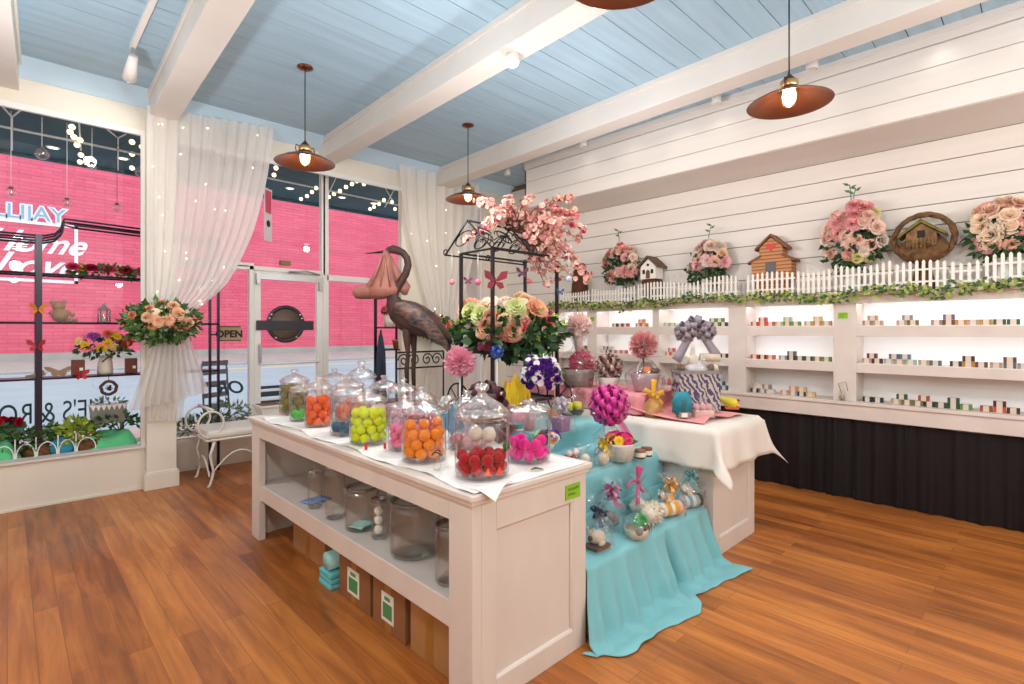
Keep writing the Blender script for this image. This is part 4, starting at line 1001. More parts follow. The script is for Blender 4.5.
obj('foliage', foliage(MB(), (0, 0, 0.06), (0.05, 0.05, 0.02), 20, 0.04, 0.02), GREEN, t)
x, y, z = at_uD(519, 395, 3.0)
t = thing('gift_pouch', 'teal velvet pouch tied at the neck, behind the large red jar', 'pouch', (x, y, ZD))
obj('pouch', MB().lathe([(0, 0), (0.06, 0.0), (0.082, 0.035), (0.07, 0.075), (0.025, 0.10), (0.02, 0.105), (0.04, 0.135)], 20, ripple=0.06, nr=9), satin('teal', (34, 140, 150)), t); obj('tie', MB().tube([(0.024*cos(a), 0.024*sin(a), 0.102) for a in [2*pi*k/12 for k in range(12)]], 0.005, 6, closed=True), CREAMF, t)
x, y, z = at_uD(516, 366, 3.55)
t = thing('wrapped_gift', 'gift in bright yellow tissue over a pink tub inside the cart posts', 'gift', (x, y, ZD))
obj('tub', MB().lathe([(0, 0), (0.07, 0), (0.085, 0.14), (0.08, 0.14)], 20), satin('rose', (216, 140, 160)), t); ti = MB()
for k in range(22):
    a = 2*pi*k/11+0.3*(k > 10); q = 0.05 if k > 10 else 0.03; ti.leaf((q*cos(a), q*sin(a), 0.12), (0.22*cos(a), 0.22*sin(a), 1), vnorm((cos(a), sin(a), -0.2)), R.uniform(0.18, 0.28), 0.085)
obj('tissue', ti, M('tissue_yellow', (240, 204, 40), 0.7), t)
x, y, z = at_uD(486, 372, 2.95)
t = thing('ribbon_bow', 'burgundy plaid ribbon bow on a clear wrapped gift before the cart', 'gift', (x, y, ZD))
t.name = 'wrapped_gift'
cello_wrap(t, 0.10, 0.30, 0.75, seed=13); obj('box', MB().bb(-0.06, 0.06, -0.05, 0.05, 0.002, 0.13), satin('grey', (150, 146, 152)), t)
obj('bow', pull_bow(MB(), (0, 0, 0.26), 0.13, 24, 0.06), M('plaid_burgundy', (92, 26, 40), 0.6, c2=(50, 44, 50), scale=30), t, solid=0.001)
b = MB(); ribbon_tail(b, (0.02, 0, 0.22), (0.12, -0.1, 0.10), 0.06, 0.02); ribbon_tail(b, (-0.02, 0, 0.22), (0.02, -0.12, 0.06), 0.06); obj('ribbon', b, M('plaid_burgundy', (92, 26, 40)), t)
for u, v, D, r, lab, c in ((460, 362, 3.75, 0.12, 'pale pink tulle pompom on a stand left of the cart', (240, 160, 184)), (485, 346, 3.9, 0.06, 'small bubblegum pink tulle pompom hanging inside the cart', (246, 120, 168))):
    x, y, zc = at_uD(u, v, D); t = thing('tulle_pompom', lab, 'pompom', (x, y, ZD))
    obj('puff', frill(MB(), (0, 0, zc-ZD), r, 240, 0.014), satin('tulle_%d' % c[1], c), t); obj('stick', MB().cyl((0, 0, 0), (0, 0, zc-ZD-r*0.4), 0.006, seg=8), FRAME, t); obj('foot', MB().lathe([(0, 0), (0.05, 0), (0.05, 0.01), (0, 0.014)], 20), FRAME, t)
x, y, z = at_uD(452, 409, 2.95)
t = thing('paper_star', 'sky blue star shaped bath soap on a clear stand behind the orange jar', 'soap', (x, y, ZD))
pts = [((0.085 if k % 2 == 0 else 0.055)*sin(pi*k/6), 0.16+(0.085 if k % 2 == 0 else 0.055)*cos(pi*k/6)) for k in range(12)]
obj('star', MB().poly_prism(pts, 'y', -0.02, 0.02), M('soap_sky', (88, 164, 196), 0.7), t, rz=-YAW, bev=0.006); obj('stand', MB().lathe([(0.045, 0), (0.04, 0.01), (0.01, 0.02), (0.01, 0.09)], 16), JG, t)
t.name = 'star_soap'
x, y, z = at_uD(497, 352, 3.35)
t = thing('ribbon_rosette', 'royal blue ribbon rosette on a short stick inside the cart', 'rosette', (x, y, ZD)); obj('rosette', pull_bow(MB(), (0, 0, z-ZD), 0.045, 16, 0.02), satin('royal', (40, 90, 190)), t)
obj('stick', MB().cyl((0, 0, 0), (0, 0, z-ZD), 0.004, seg=6), FRAME, t); obj('foot', MB().lathe([(0, 0), (0.04, 0), (0.04, 0.01), (0, 0.012)], 16), FRAME, t)

for u, v, D, r, h, cb, cp, kind, lab in ((470, 398, 3.42, 0.075, 0.24, (236, 196, 206), (240, 170, 190), 'frill', 'pale pink wrapped gift with a small tulle puff beside the left cart wheel'),
        (504, 396, 3.2, 0.07, 0.22, (206, 120, 140), (232, 150, 170), 'frill', 'rose pink wrapped gift tucked behind the burgundy bow'),
        (447, 396, 3.62, 0.07, 0.20, (236, 232, 232), (250, 244, 240), 'bow', 'white wrapped gift with a white bow at the back of the aqua table'),
        (561, 396, 3.45, 0.07, 0.22, (150, 90, 140), (226, 214, 230), 'bow', 'plum wrapped gift with a lilac bow beside the purple bouquet'),
        (528, 386, 3.55, 0.06, 0.20, (226, 140, 150), (240, 190, 196), 'frill', 'coral pink wrapped gift between yellow tissue and purple bouquet')):
    x, y, z = at_uD(u, v, D); t = thing('wrapped_gift', lab, 'gift', (x, min(y, SYB-0.12), ZD), R.uniform(-0.6, 0.3))
    obj('box', MB().frustum((0, 0, 0.002), (r*1.3, r*1.1), (r*1.5, r*1.3), h*0.45), satin('gift_%d_%d' % cb[:2], cb), t, bev=0.006)
    cello_wrap(t, r*1.25, h, 0.72, 0.5, seed=u)
    if kind == 'frill': obj('puff', frill(MB(), (0, 0, h*0.8), r*0.9, 110, 0.012), satin('puff_%d_%d' % cp[:2], cp), t)
    else: obj('bow', pull_bow(MB(), (0, 0, h*0.8), r*0.85, 20, 0.024), satin('puff_%d_%d' % cp[:2], cp), t, solid=0.001)

# ---------------------------------------------------------------- wrought iron flower cart
CX0, CX1, CY0, CY1, ZR = 2.50, 3.20, 2.78, 3.14, 2.085
cart = thing('flower_cart', 'black wrought iron flower cart with spoked wheels and a scrolled gable roof', 'cart', ((CX0+CX1)/2, (CY0+CY1)/2, ZD))
for x in (CX0, CX1):
    for y in (CY0, CY1): wpart('post', MB().bb(x-0.011, x+0.011, y-0.011, y+0.011, ZD+0.03, ZR), BLACK, cart)
def frame_tubes(z, r=0.008):
    return MB().tube([(CX0, CY0, z), (CX1, CY0, z), (CX1, CY1, z), (CX0, CY1, z)], r, 6, closed=True, smooth=False)
wpart('top_frame', frame_tubes(ZR), BLACK, cart); wpart('tray', frame_tubes(1.34).bb(CX0, CX1, CY0, CY1, 1.325, 1.333), BLACK, cart); wpart('base_frame', frame_tubes(ZD+0.13).bb(CX0, CX1, CY0, CY1, ZD+0.115, ZD+0.123), BLACK, cart)
ov, ZRI, YM = 0.085, 2.30, (CY0+CY1)/2
EZ = ZR-0.01
for s_, y in ((-1, CY0-ov), (1, CY1+ov)):
    wpart('eave', MB().tube([(CX0-ov, y, EZ), (CX1+ov, y, EZ)], 0.007, 6), BLACK, cart)
    for x in (CX0-ov, (CX0+CX1)/2, CX1+ov):
        p = MB().tube([(x, y, EZ), (x, YM, ZRI)], 0.007, 6)
        p.tube([(x, y-s_*0.0+s_*0.022*cos(a)-0*s_, EZ+0.02+0.022*sin(a)) for a in [-pi/2+pi*1.6*k/10 for k in range(11)]], 0.005, 5)
        wpart('rafter', p, BLACK, cart)
    def roofp(a, b_): return (CX0-ov+(CX1-CX0+2*ov)*a, y+(YM-y)*b_, EZ+(ZRI-EZ)*b_)
    sc = MB()
    for a0 in (0.18, 0.39, 0.61, 0.82):
        for q in (-1, 1):
            pts = []
            for k in range(22):
                th = 0.4+k*0.42; rr = 0.28-k*0.0105
                pts.append(roofp(a0+q*(0.10-rr*0.36*cos(th)*0.9+0.0), 0.48+rr*1.1*sin(th)))
            sc.tube(pts, 0.0045, 5)
    wpart('scrollwork', sc, BLACK, cart)
wpart('ridge', MB().tube([(CX0-ov, YM, ZRI), (CX1+ov, YM, ZRI)], 0.008, 6), BLACK, cart)
for x in (CX0-0.03, CX1+0.03):
    for y in (CY0, CY1):
        wl = MB(); cz = ZD+0.135; rw = 0.132
        wl.tube([(x+0.0, y+rw*cos(2*pi*k/28), cz+rw*sin(2*pi*k/28)) for k in range(28)], 0.007, 6, closed=True)
        for k in range(4):
            a = pi*k/4; wl.tube([(x, y-rw*cos(a), cz-rw*sin(a)), (x, y+rw*cos(a), cz+rw*sin(a))], 0.0045, 5)
        wl.tube([(x-0.018, y, cz), (x+0.018, y, cz)], 0.022, 10)
        wpart('wheel', wl, BLACK, cart)
# bouquet resting on the tray of the cart
t = thing('rose_arrangement', 'wide arrangement of peach, cream and coral roses over dark leaves inside the cart', 'flowers', ((CX0+CX1)/2, YM, 1.345))
obj('bowl', MB().lathe([(0, 0), (0.10, 0), (0.16, 0.08), (0.155, 0.08)], 24), BLACK, t)
fm = foliage(MB(), (0, 0, 0.12), (0.47, 0.40, 0.17), 720, 0.09, 0.065, -0.1); obj('foliage', fm, DARKG, t)
fm = foliage(MB(), (0, 0, 0.20), (0.46, 0.40, 0.14), 220, 0.06, 0.04, 0.1); obj('foliage', fm, LIMEG, t)
blooms(t, (0, 0, 0.22), (0.38, 0.32, 0.20), [('peony', (236, 176, 146), 4, 0.095), ('peony', (206, 212, 150), 5, 0.085), ('rose', (226, 134, 124), 5, 0.06), ('rose', (242, 206, 170), 12, 0.055), ('rose', (226, 90, 110), 4, 0.045), ('blossom', (240, 214, 190), 26, 0.035)], face=(-FW[0], -FW[1], 0.5), up=0.25)
# blossom branches heaped on the roof
t = thing('cherry_blossom', 'heap of pink silk blossom branches trailing over the cart roof', 'flowers', (2.85, YM-0.05, 2.25))
br = MB(); ends = []
for k in range(46):
    a = max(-0.19, R.uniform(-0.35, 0.35)+(0.12 if k > 14 else -0.1)); q = (a*1.1, R.uniform(-0.3, 0.2), R.uniform(0.05, 0.26))
    if k > 18: q = (R.uniform(0.1, 0.46), R.uniform(-0.34, 0.05), R.uniform(-0.42, 0.2))
    pts = spray_branch(br, (a*0.3, R.uniform(-0.05, 0.05), 0.03), q, 0.005, 0.06)
    ends += [pts[j] for j in (2, 3, 4, 5, 6)]
long_ = [(0.50, -0.22, 0.18), (0.48, -0.30, 0.05), (0.36, -0.26, 0.30), (0.47, -0.36, -0.30), (0.40, -0.40, -0.36), (-0.42, 0.05, -0.08), (-0.38, -0.1, 0.0)]
tips = []
for q in long_:
    pts = spray_branch(br, (0.05, -0.05, 0.03), q, 0.005, 0.08, 10); ends += pts[4:]; tips += pts[7:]
obj('branch', br, M('twig', (84, 58, 46), 0.8), t)
from mathutils import Vector as _V
cols = [(228, 176, 164), (220, 158, 150), (234, 198, 182), (210, 138, 138)]
placed = []
for e in ends:
    for _ in range(6):
        d = rdir(0.1); placed.append((fl('blossom', R.choice(cols)), vadd(e, vmul(d, R.uniform(0.005, 0.05))), tuple(_V(d).to_track_quat('Z', 'Y').to_euler()), R.uniform(0.014, 0.025)))
scatter(t, 'blossom', placed)
for e in tips:
    d = rdir(0.1); inst('bud', fl('rose', (206, 60, 100)), t, vadd(e, vmul(d, 0.015)), _V(d).to_track_quat('Z', 'Y').to_euler(), 0.018)
lf = MB()
for e in ends[::3]: lf.leaf(e, rdir(), rdir(), 0.05, 0.022)
obj('foliage', lf, LIMEG, t)
# small hangings on the cart
for i, (u, v, D, lab, c, kind) in enumerate(((452, 282, 3.98, 'pink glass bead hanging from the left eave of the cart', (226, 130, 150), 'bead'), (478, 282, 3.62, 'pink bead hanging inside the cart beside the red butterfly', (226, 110, 140), 'bead'), (529, 281, 4.2, 'coral bead hanging at the back of the cart', (226, 120, 130), 'bead'), (569, 279, 3.7, 'clear blue bead hanging under the trailing blossoms', (170, 196, 214), 'bead'))):
    x, y, z = at_uD(u, v, D); zt = at_uD(u, 254, D)[2]; t = thing('hanging_bead', lab, 'ornament', (x, y, zt))
    obj('thread', MB().cyl((0, 0, 0), (0, 0, z-zt+0.02), 0.0015, seg=5), FRAME, t); obj('bead', MB().ball((0, 0, z-zt), 0.022, 14, 10), M('bead_%d' % i, c, 0.15), t)
def butterfly(u, v, D, w, lab, c, rot=0.0, loc=None):
    x, y, z = loc or at_uD(u, v, D); t = thing('butterfly_ornament', lab, 'butterfly ornament', (x, y, z), -YAW+rot)  # most are clipped to a post rather than hung
    m = M('butterfly_%d_%d_%d' % c, c, 0.6, var=0.4, scale=14)
    for s_ in (-1, 1):
        b = MB()
        for pts in ([(0, 0.0), (0.25, 0.38), (0.5, 0.42), (0.46, 0.12), (0.12, -0.02)], [(0, -0.02), (0.3, -0.06), (0.36, -0.28), (0.18, -0.34), (0.04, -0.14)]):
            vs_ = [(s_*a*w, -abs(a)*w*0.35, b_*w) for a, b_ in pts]; b._add(vs_, [tuple(range(5))], False)
        obj('wing', b, m, t, solid=0.002)
    obj('body', MB().ball((0, 0, -0.02*w), (0.035*w, 0.035*w, 0.2*w), 8, 8), BLACK, t); return t
butterfly(495, 281, 3.45, 0.16, 'crimson feather butterfly clipped to the near cart post', (150, 36, 56), 0.3)
butterfly(522, 273, 4.05, 0.10, 'dark plum butterfly on the back cart post', (96, 40, 76), 0.2)
butterfly(468, 281, 3.86, 0.07, 'small plum butterfly on the left cart post', (130, 50, 96), 0.2)
butterfly(560, 292, 3.75, 0.06, 'small blue butterfly on the right cart post', (40, 96, 150), 0.2)

# ---------------------------------------------------------------- metal stork carrying a bundle
IRON = M('rusted_iron', (92, 60, 50), 0.6, metal=0.35, c2=(56, 44, 44), scale=9, bump=0.3); RUST = M('rose_rust', (178, 118, 104), 0.6, metal=0.25, var=0.25, scale=6)
FEATH = M('feather_metal', (134, 100, 88), 0.5, metal=0.4, c2=(60, 60, 64), scale=18, stretch=(1, 1, 2.4), bump=0.8)
sx, sy, _ = at_uD(410, 430, 4.42)
st = thing('stork_statue', 'tall rusty metal stork statue carrying a cloth bundle in its beak', 'statue', (sx, sy, ZD), -YAW)
def P(s_, z, y=0.0): return (s_, y, z-ZD)
body = MB()
path = [(-0.215, 2.165), (-0.185, 2.178), (-0.145, 2.185), (-0.105, 2.175), (-0.06, 2.155), (-0.025, 2.11), (-0.015, 2.05), (-0.035, 1.98), (-0.075, 1.915), (-0.12, 1.855), (-0.145, 1.79), (-0.135, 1.73), (-0.09, 1.67), (-0.02, 1.62), (0.06, 1.585), (0.15, 1.545), (0.24, 1.485), (0.31, 1.43), (0.355, 1.385)]
rad = [(0.012, 0.012), (0.026, 0.024), (0.036, 0.03), (0.034, 0.028), (0.03, 0.026), (0.03, 0.026), (0.031, 0.027), (0.032, 0.028), (0.034, 0.03), (0.038, 0.034), (0.048, 0.04), (0.072, 0.06), (0.11, 0.09), (0.135, 0.115), (0.135, 0.12), (0.115, 0.11), (0.08, 0.08), (0.045, 0.05), (0.014, 0.018)]
body.tube([P(*q) for q in path], rad, 20, up=(0, 0, 1))
obj('body', body, IRON, st)
obj('beak', MB().tube([P(-0.205, 2.166), P(-0.28, 2.158), P(-0.375, 2.15)], [0.013, 0.009, 0.003], 8), BLACK, st)
for s_ in (-1, 1):
    def wing(u, v, s_=s_):
        x = -0.10+0.44*u; zc = 1.70-0.33*u*u*0.75-0.10*u; h = 0.155*sin(pi*min(1, 0.12+u*0.82))**0.8
        z = zc+h*(0.5-v)-0.03*v; y = s_*(0.118+0.035*sin(pi*v)*sin(pi*min(1, 0.2+u*0.8)))*(1-0.45*u*u)
        return P(x, z+0.012*sin(16*u)*v, y)
    obj('wing', MB().grid(wing, 24, 10), FEATH, st, solid=0.008)
    lg = MB().tube([P(0.0+0.02*s_, 1.56, 0.035*s_), P(0.0+0.02*s_, 1.44, 0.035*s_), P(0.01+0.02*s_, 1.30, 0.035*s_), P(0.0+0.022*s_, 1.16, 0.035*s_), P(0.01+0.02*s_, ZD+0.02, 0.035*s_)], [0.045, 0.034, 0.017, 0.02, 0.013], 10)
    for a in (-0.5, 0, 0.5): lg.tube([P(0.01+0.02*s_, ZD+0.012, 0.035*s_), P(-0.08+0.02*s_, ZD+0.008, 0.035*s_+0.05*sin(a))], [0.011, 0.005], 6)
    lg.tube([P(0.01+0.02*s_, ZD+0.012, 0.035*s_), P(0.06+0.02*s_, ZD+0.008, 0.035*s_)], [0.01, 0.005], 6)
    obj('leg', lg, IRON, st)
    obj('eye', MB().ball(P(-0.165, 2.19, 0.026*s_), 0.007, 8, 6), BLACK, st)
bn = MB().tube([P(-0.20, 2.175), P(-0.205, 2.12), P(-0.21, 2.03), P(-0.225, 1.94), P(-0.235, 1.86), P(-0.235, 1.80), P(-0.23, 1.765)], [(0.02, 0.025), (0.042, 0.04), (0.065, 0.055), (0.10, 0.07), (0.145, 0.085), (0.135, 0.08), (0.05, 0.03)], 20, up=(1, 0, 0))
bn.tube([P(-0.25, 1.83), P(-0.34, 1.825), P(-0.42, 1.82), P(-0.465, 1.815), P(-0.485, 1.81)], [0.06, 0.062, 0.06, 0.05, 0.015], 14)
for q in (-0.05, 0.0, 0.05): bn.tube([P(-0.205+q*0.3, 2.13, -0.042), P(-0.215+q, 2.0, -0.062-0.01*abs(q)), P(-0.23+1.7*q, 1.86, -0.085)], [0.008, 0.012, 0.006], 6)
obj('bundle', bn, RUST, st)
obj('bundle_tail', MB().tube([P(-0.19, 2.14, 0.01), P(-0.12, 1.98, 0.05), P(-0.06, 1.86, 0.06), P(-0.05, 1.80, 0.06)], [0.02, 0.04, 0.06, 0.015], 12, flat=0.5), RUST, st)
# ---------------------------------------------------------------- white panelled gift table on the right
RX0, RX1, RY0, RY1, RZ = 3.31, 3.985, 1.525, 3.95, 0.855
rt_ = thing('panelled_table', 'white panelled table under a white tablecloth, right of the aqua steps', 'table', (RX0, RY0, 0))
m = MB().bb(RX0, RX0+0.09, RY0, RY0+0.03, 0, 0.84).bb(RX1-0.09, RX1, RY0, RY0+0.03, 0, 0.84).bb(RX0+0.09, RX1-0.09, RY0, RY0+0.03, 0, 0.12).bb(RX0+0.09, RX1-0.09, RY0, RY0+0.03, 0.72, 0.84)
m.bb(RX0+0.085, RX1-0.085, RY0+0.015, RY0+0.03, 0.11, 0.73)
for (a, b_) in (((RX0+0.09, 0.12), (RX1-0.09, 0.12)), ((RX1-0.09, 0.12), (RX1-0.09, 0.72)), ((RX0+0.09, 0.12), (RX0+0.09, 0.72))): m.tube([(a[0], RY0+0.012, a[1]), (b_[0], RY0+0.012, b_[1])], 0.011, 4)
wpart('end_panel', m, PAINT, rt_, bev=0.003)
wpart('side_panel', MB().bb(RX0, RX0+0.03, RY0+0.03, RY1, 0, 0.84), PAINT, rt_); wpart('side_panel', MB().bb(RX1-0.03, RX1, RY0+0.03, RY1, 0, 0.84), PAINT, rt_)
wpart('table_top', MB().bb(RX0-0.01, RX1+0.01, RY0-0.01, RY1, 0.84, RZ), PAINT, rt_)
LINEN = M('white_linen', (230, 222, 212), 0.8, var=0.04, scale=6)
def tcloth(u, v):
    ov = 0.27; ax0, ax1, ay0, ay1 = RX0-0.02, RX1+0.02, RY0-0.025, RY1
    x = ax0-ov+(ax1-ax0+2*ov)*u; y = ay0-ov+(ay1-ay0+ov)*v
    dx = max(ax0-x, 0, x-ax1); dy = max(ay0-y, 0); sx = -1 if x < ax0 else 1
    ex = min(max(x, ax0), ax1); ey = max(y, ay0); d = math.hypot(dx, dy)
    z = RZ+0.008+0.002*sin(9*x)*sin(7*y)
    if d == 0: return (x, y, z)
    cf = sin(pi/2*min(dx, dy)/ov)
    drop = d*(0.97-0.05*cf)
    out = 0.03+0.14*d+0.30*cf*d
    nx, ny = dx/d, dy/d
    px = ex+sx*out*nx*(min(1, d/0.03)); py = ey-out*ny*min(1, d/0.03)
    px += 0.010*sin(22*y)*(dx > 0)*d/ov; py += 0.012*sin(20*x)*(dy > 0)*d/ov
    return (px, py, z-drop)
tag(obj('tablecloth', MB().grid(tcloth, 64, 90), LINEN, solid=0.003), 'white tablecloth with pointed hanging corners on the panelled table', 'tablecloth')
PINK = M('pink_cloth', (238, 150, 150), 0.8, var=0.1, scale=7, sheen=0.2); TULLE = M('pink_tulle', (232, 150, 158), 0.8, var=0.15, scale=12, bump=0.3)
def pcloth(u, v):
    x = 3.33+0.60*u; y = 1.60+0.58*v+0.03*sin(5*u)
    return (x, y, RZ+0.022+0.03*abs(sin(8*x+5*y))*sin(pi*u)+0.024*sin(17*x-9*y)*sin(pi*v)*sin(pi*u)+0.05*(v**3))
tag(obj('pink_cloth', MB().grid(pcloth, 40, 34), PINK, solid=0.003), 'rumpled salmon pink cloth on the white tablecloth', 'cloth')
ZE = 1.02
def ptulle(u, v):
    y = 2.08+1.5*u; path = [(3.335, RZ+0.02), (3.36, RZ+0.06), (3.375, ZE-0.02), (3.40, ZE), (3.94, ZE), (3.955, RZ+0.02)]
    q = v*(len(path)-1); k = min(int(q), len(path)-2); q -= k
    x = path[k][0]+(path[k+1][0]-path[k][0])*q; z = path[k][1]+(path[k+1][1]-path[k][1])*q
    x += (0.012*sin(40*y)+0.008*sin(67*y))*(1 if v < 0.55 else 0); z += 0.004*sin(33*y)*(v > 0.5)
    if u == 0: y -= 0.0
    return (x, y, z)
tu = MB().grid(ptulle, 70, 20)
tu.bb(3.40, 3.93, 2.085, 2.10, RZ+0.012, ZE-0.002)
tag(obj('pink_tulle', tu, TULLE, solid=0.003), 'pink tulle gathered over a low riser at the back of the panelled table', 'cloth')
ZG = ZE+0.008
def on_table(x, y, z): return (x, y, z)
# zebra patterned gift box with big grey bow
bx, by = 3.73, 1.86; ZP = RZ+0.045
t = thing('gift_box', 'silver gift box with purple zebra stripes under a big grey satin bow', 'gift', (bx, by, ZP), -YAW)
zb = bpy.data.materials.new('zebra_print'); zb.use_nodes = True
nt = zb.node_tree; tc = nt.nodes.new('ShaderNodeTexCoord'); wv = nt.nodes.new('ShaderNodeTexWave'); mp = nt.nodes.new('ShaderNodeMapping'); mp.inputs['Rotation'].default_value = (0, 0.5, 0)
wv.inputs['Scale'].default_value = 9; wv.inputs['Distortion'].default_value = 9; wv.inputs['Detail'].default_value = 2; wv.inputs['Detail Scale'].default_value = 1.6
cr = nt.nodes.new('ShaderNodeValToRGB'); cr.color_ramp.elements[0].position = 0.42; cr.color_ramp.elements[0].color = rgb((78, 56, 104)); cr.color_ramp.elements[1].position = 0.52; cr.color_ramp.elements[1].color = rgb((186, 180, 168))
nt.links.new(tc.outputs['Object'], mp.inputs[0]); nt.links.new(mp.outputs[0], wv.inputs[0]); nt.links.new(wv.outputs['Fac'], cr.inputs[0]); nt.links.new(cr.outputs[0], nt.nodes['Principled BSDF'].inputs['Base Color'])
obj('box', MB().bb(-0.15, 0.15, -0.10, 0.10, 0, 0.03).bb(-0.15, 0.15, -0.10, 0.10, 0.03, 0.285).bb(-0.153, 0.153, -0.103, 0.103, 0.27, 0.285), zb, t)
obj('rim', MB().bb(-0.155, 0.155, -0.105, -0.095, 0.275, 0.30).bb(-0.155, 0.155, 0.095, 0.105, 0.275, 0.30).bb(-0.155, -0.145, -0.105, 0.105, 0.275, 0.30).bb(0.145, 0.155, -0.105, 0.105, 0.275, 0.30), GREYF, t)
GS = satin('pewter', (150, 140, 152))
obj('pillow', MB().ball((0, 0, 0.30), (0.085, 0.075, 0.055), 16, 10), satin('pale_grey', (206, 202, 206)), t)
obj('bottle', MB().lathe([(0, 0.33), (0.035, 0.33), (0.042, 0.37), (0.035, 0.40), (0.018, 0.42), (0.016, 0.455), (0.005, 0.47), (0, 0.472)], 18, (-0.02, 0, 0)), CREAMF, t)
obj('roll', MB().tube([(0.03, -0.02, 0.395), (0.17, -0.02, 0.395)], 0.032, 14), CREAMF, t)
for sx, c in ((-0.12, BROWNF), (0.11, BROWNF), (0.13, CREAMF)): obj('soap', MB().ball((sx, -0.03, 0.315), 0.032, 10, 8), c, t)
b = pull_bow(MB(), (-0.075, 0, 0.585), 0.085, 22, 0.045); pull_bow(b, (0.075, 0, 0.59), 0.08, 22, 0.045); pull_bow(b, (0.0, 0, 0.63), 0.085, 16, 0.045)
obj('bow', b, GS, t, solid=0.0015)
b = MB(); ribbon_tail(b, (-0.01, -0.02, 0.62), (-0.16, -0.04, 0.37), 0.075, 0, (0, 1, 0)); ribbon_tail(b, (0.01, -0.02, 0.62), (0.15, -0.04, 0.40), 0.075, 0, (0, 1, 0)); obj('ribbon', b, GS, t, solid=0.0015)
film = MB().grid(lambda u, v: ((0.15*(1-v)+0.015*v)*(1 if abs(cos(2*pi*u)) > 0.6 else 0.95)*cos(2*pi*u)*1.15, (0.11*(1-v)+0.015*v)*sin(2*pi*u)*1.15, 0.29+0.31*v+0.01*sin(20*u)), 32, 8)
obj('cellophane', film, CELLO, t)
# small things in front of the box
x, y, z = on_z(686, 418, RZ+0.03)
t = thing('bath_mitt', 'teal shaggy bath mitt doll standing before the zebra box', 'mitt', (x, y+0.03, RZ+0.035), -YAW)
mm = MB()
for k in range(46):
    a = pi*k/45; mm.tube([(0.028*cos(a), -0.022*sin(a), 0.175), (0.06*cos(a), -0.045*sin(a), 0.13), (0.066*cos(a), -0.05*sin(a), 0.03+0.015*R.random())], [0.008, 0.008, 0.005], 5)
obj('mitt', MB().lathe([(0, 0.02), (0.055, 0.02), (0.055, 0.12), (0.035, 0.165), (0, 0.18)], 18), satin('teal_dark', (30, 110, 128)), t); obj('fringe', mm, M('fringe_teal', (52, 144, 162), 0.8, var=0.3, scale=20), t)
obj('base', MB().bb(-0.035, 0.035, -0.055, 0.02, 0, 0.04), GREYF, t); obj('label', MB().bb(-0.02, 0.02, -0.057, -0.055, 0.006, 0.034), STK, t)
x, y, z = on_z(707, 419, RZ+0.02)
t = thing('wrapped_gift', 'pale pink soap set in clear wrap beside the teal mitt', 'gift', (x, y+0.03, RZ+0.03), -YAW)
obj('box', MB().bb(-0.07, 0.07, -0.04, 0.04, 0.0, 0.05), satin('blush', (232, 190, 184)), t, bev=0.01)
for q in (-0.045, 0, 0.045): obj('soap', MB().ball((q, 0, 0.07), 0.026, 10, 8), satin('blush2', (226, 170, 170)), t)
cello_wrap(t, 0.085, 0.14, 0.8, 0.4, seed=21)
x, y, z = on_z(727, 410, RZ+0.02)
t = thing('gourd_soap', 'yellow and green gourd shaped soap leaning at the right table edge', 'soap', (x-0.05, y-0.02, RZ+0.04), -YAW-0.3)
obj('gourd', MB().tube([(-0.08, 0, 0.085), (-0.05, 0, 0.078), (-0.015, 0, 0.06), (0.03, 0, 0.046), (0.065, 0, 0.042), (0.082, 0, 0.04)], [0.008, 0.022, 0.027, 0.038, 0.034, 0.008], 14), M('gourd_yellow', (238, 206, 40), 0.45, c2=(196, 196, 60), scale=14), t)
obj('stalk', MB().cyl((-0.085, 0, 0.087), (-0.105, 0, 0.10), 0.006, seg=6), GREEN, t)
x, y, z = on_z(736, 408, RZ+0.02)
t = thing('soap_box', 'small red, orange and cream patterned soap box at the right table edge', 'soap', (x-0.03, y+0.02, RZ+0.012), 0.6)
obj('box', MB().bb(-0.03, 0.03, -0.05, 0.05, 0, 0.07), M('box_coral', (232, 110, 70), 0.6), t, bev=0.004); obj('band', MB().bb(-0.031, 0.031, -0.051, 0.051, 0.03, 0.05), CREAMF, t); obj('lid', MB().bb(-0.032, 0.032, -0.052, 0.052, 0.07, 0.08), M('box_maroon', (126, 50, 52), 0.6), t)
x, y, z = on_z(714, 402, RZ+0.06)
t = thing('soap_flower', 'brown and white rose soap beside the zebra box', 'soap', (x, y+0.02, RZ+0.04)); inst('rose', fl('rose', (206, 180, 160)), t, (0, 0, 0.0), (0, 0, 0), 0.05)
obj('cup', MB().lathe([(0, -0.01), (0.03, -0.01), (0.034, 0.012), (0.02, 0.014)], 14), BROWNF, t)
# gold organza bag with a yellow bow
x, y, z = on_x(651, 419, 3.36)
t = thing('organza_bag', 'gold organza bag of soaps tied with a yellow satin bow', 'gift', (3.40, 2.02, RZ+0.012))
obj('bag', MB().lathe([(0, 0), (0.06, 0), (0.068, 0.05), (0.055, 0.10), (0.018, 0.14), (0.02, 0.15), (0.045, 0.18)], 20, ripple=0.06, nr=9), sheer('organza', (238, 206, 140), 0.6), t)
for q in ((-0.02, 0, 0.035), (0.025, 0.01, 0.035), (0, -0.015, 0.075)): obj('soap', MB().ball(q, 0.028, 10, 8), CREAMF, t)
b = MB()
for q in ((-0.10, 0.02, 0.20), (0.10, -0.03, 0.17), (0.01, 0, 0.27), (-0.03, -0.03, 0.05), (0.05, -0.04, 0.08)): ribbon_tail(b, (0, 0, 0.145), q, 0.045, -0.01)
pull_bow(b, (0, -0.01, 0.15), 0.045, 12, 0.02); obj('bow', b, satin('gold_yellow', (244, 190, 50)), t, solid=0.002)
x, y, z = on_z(663, 412, RZ+0.04)
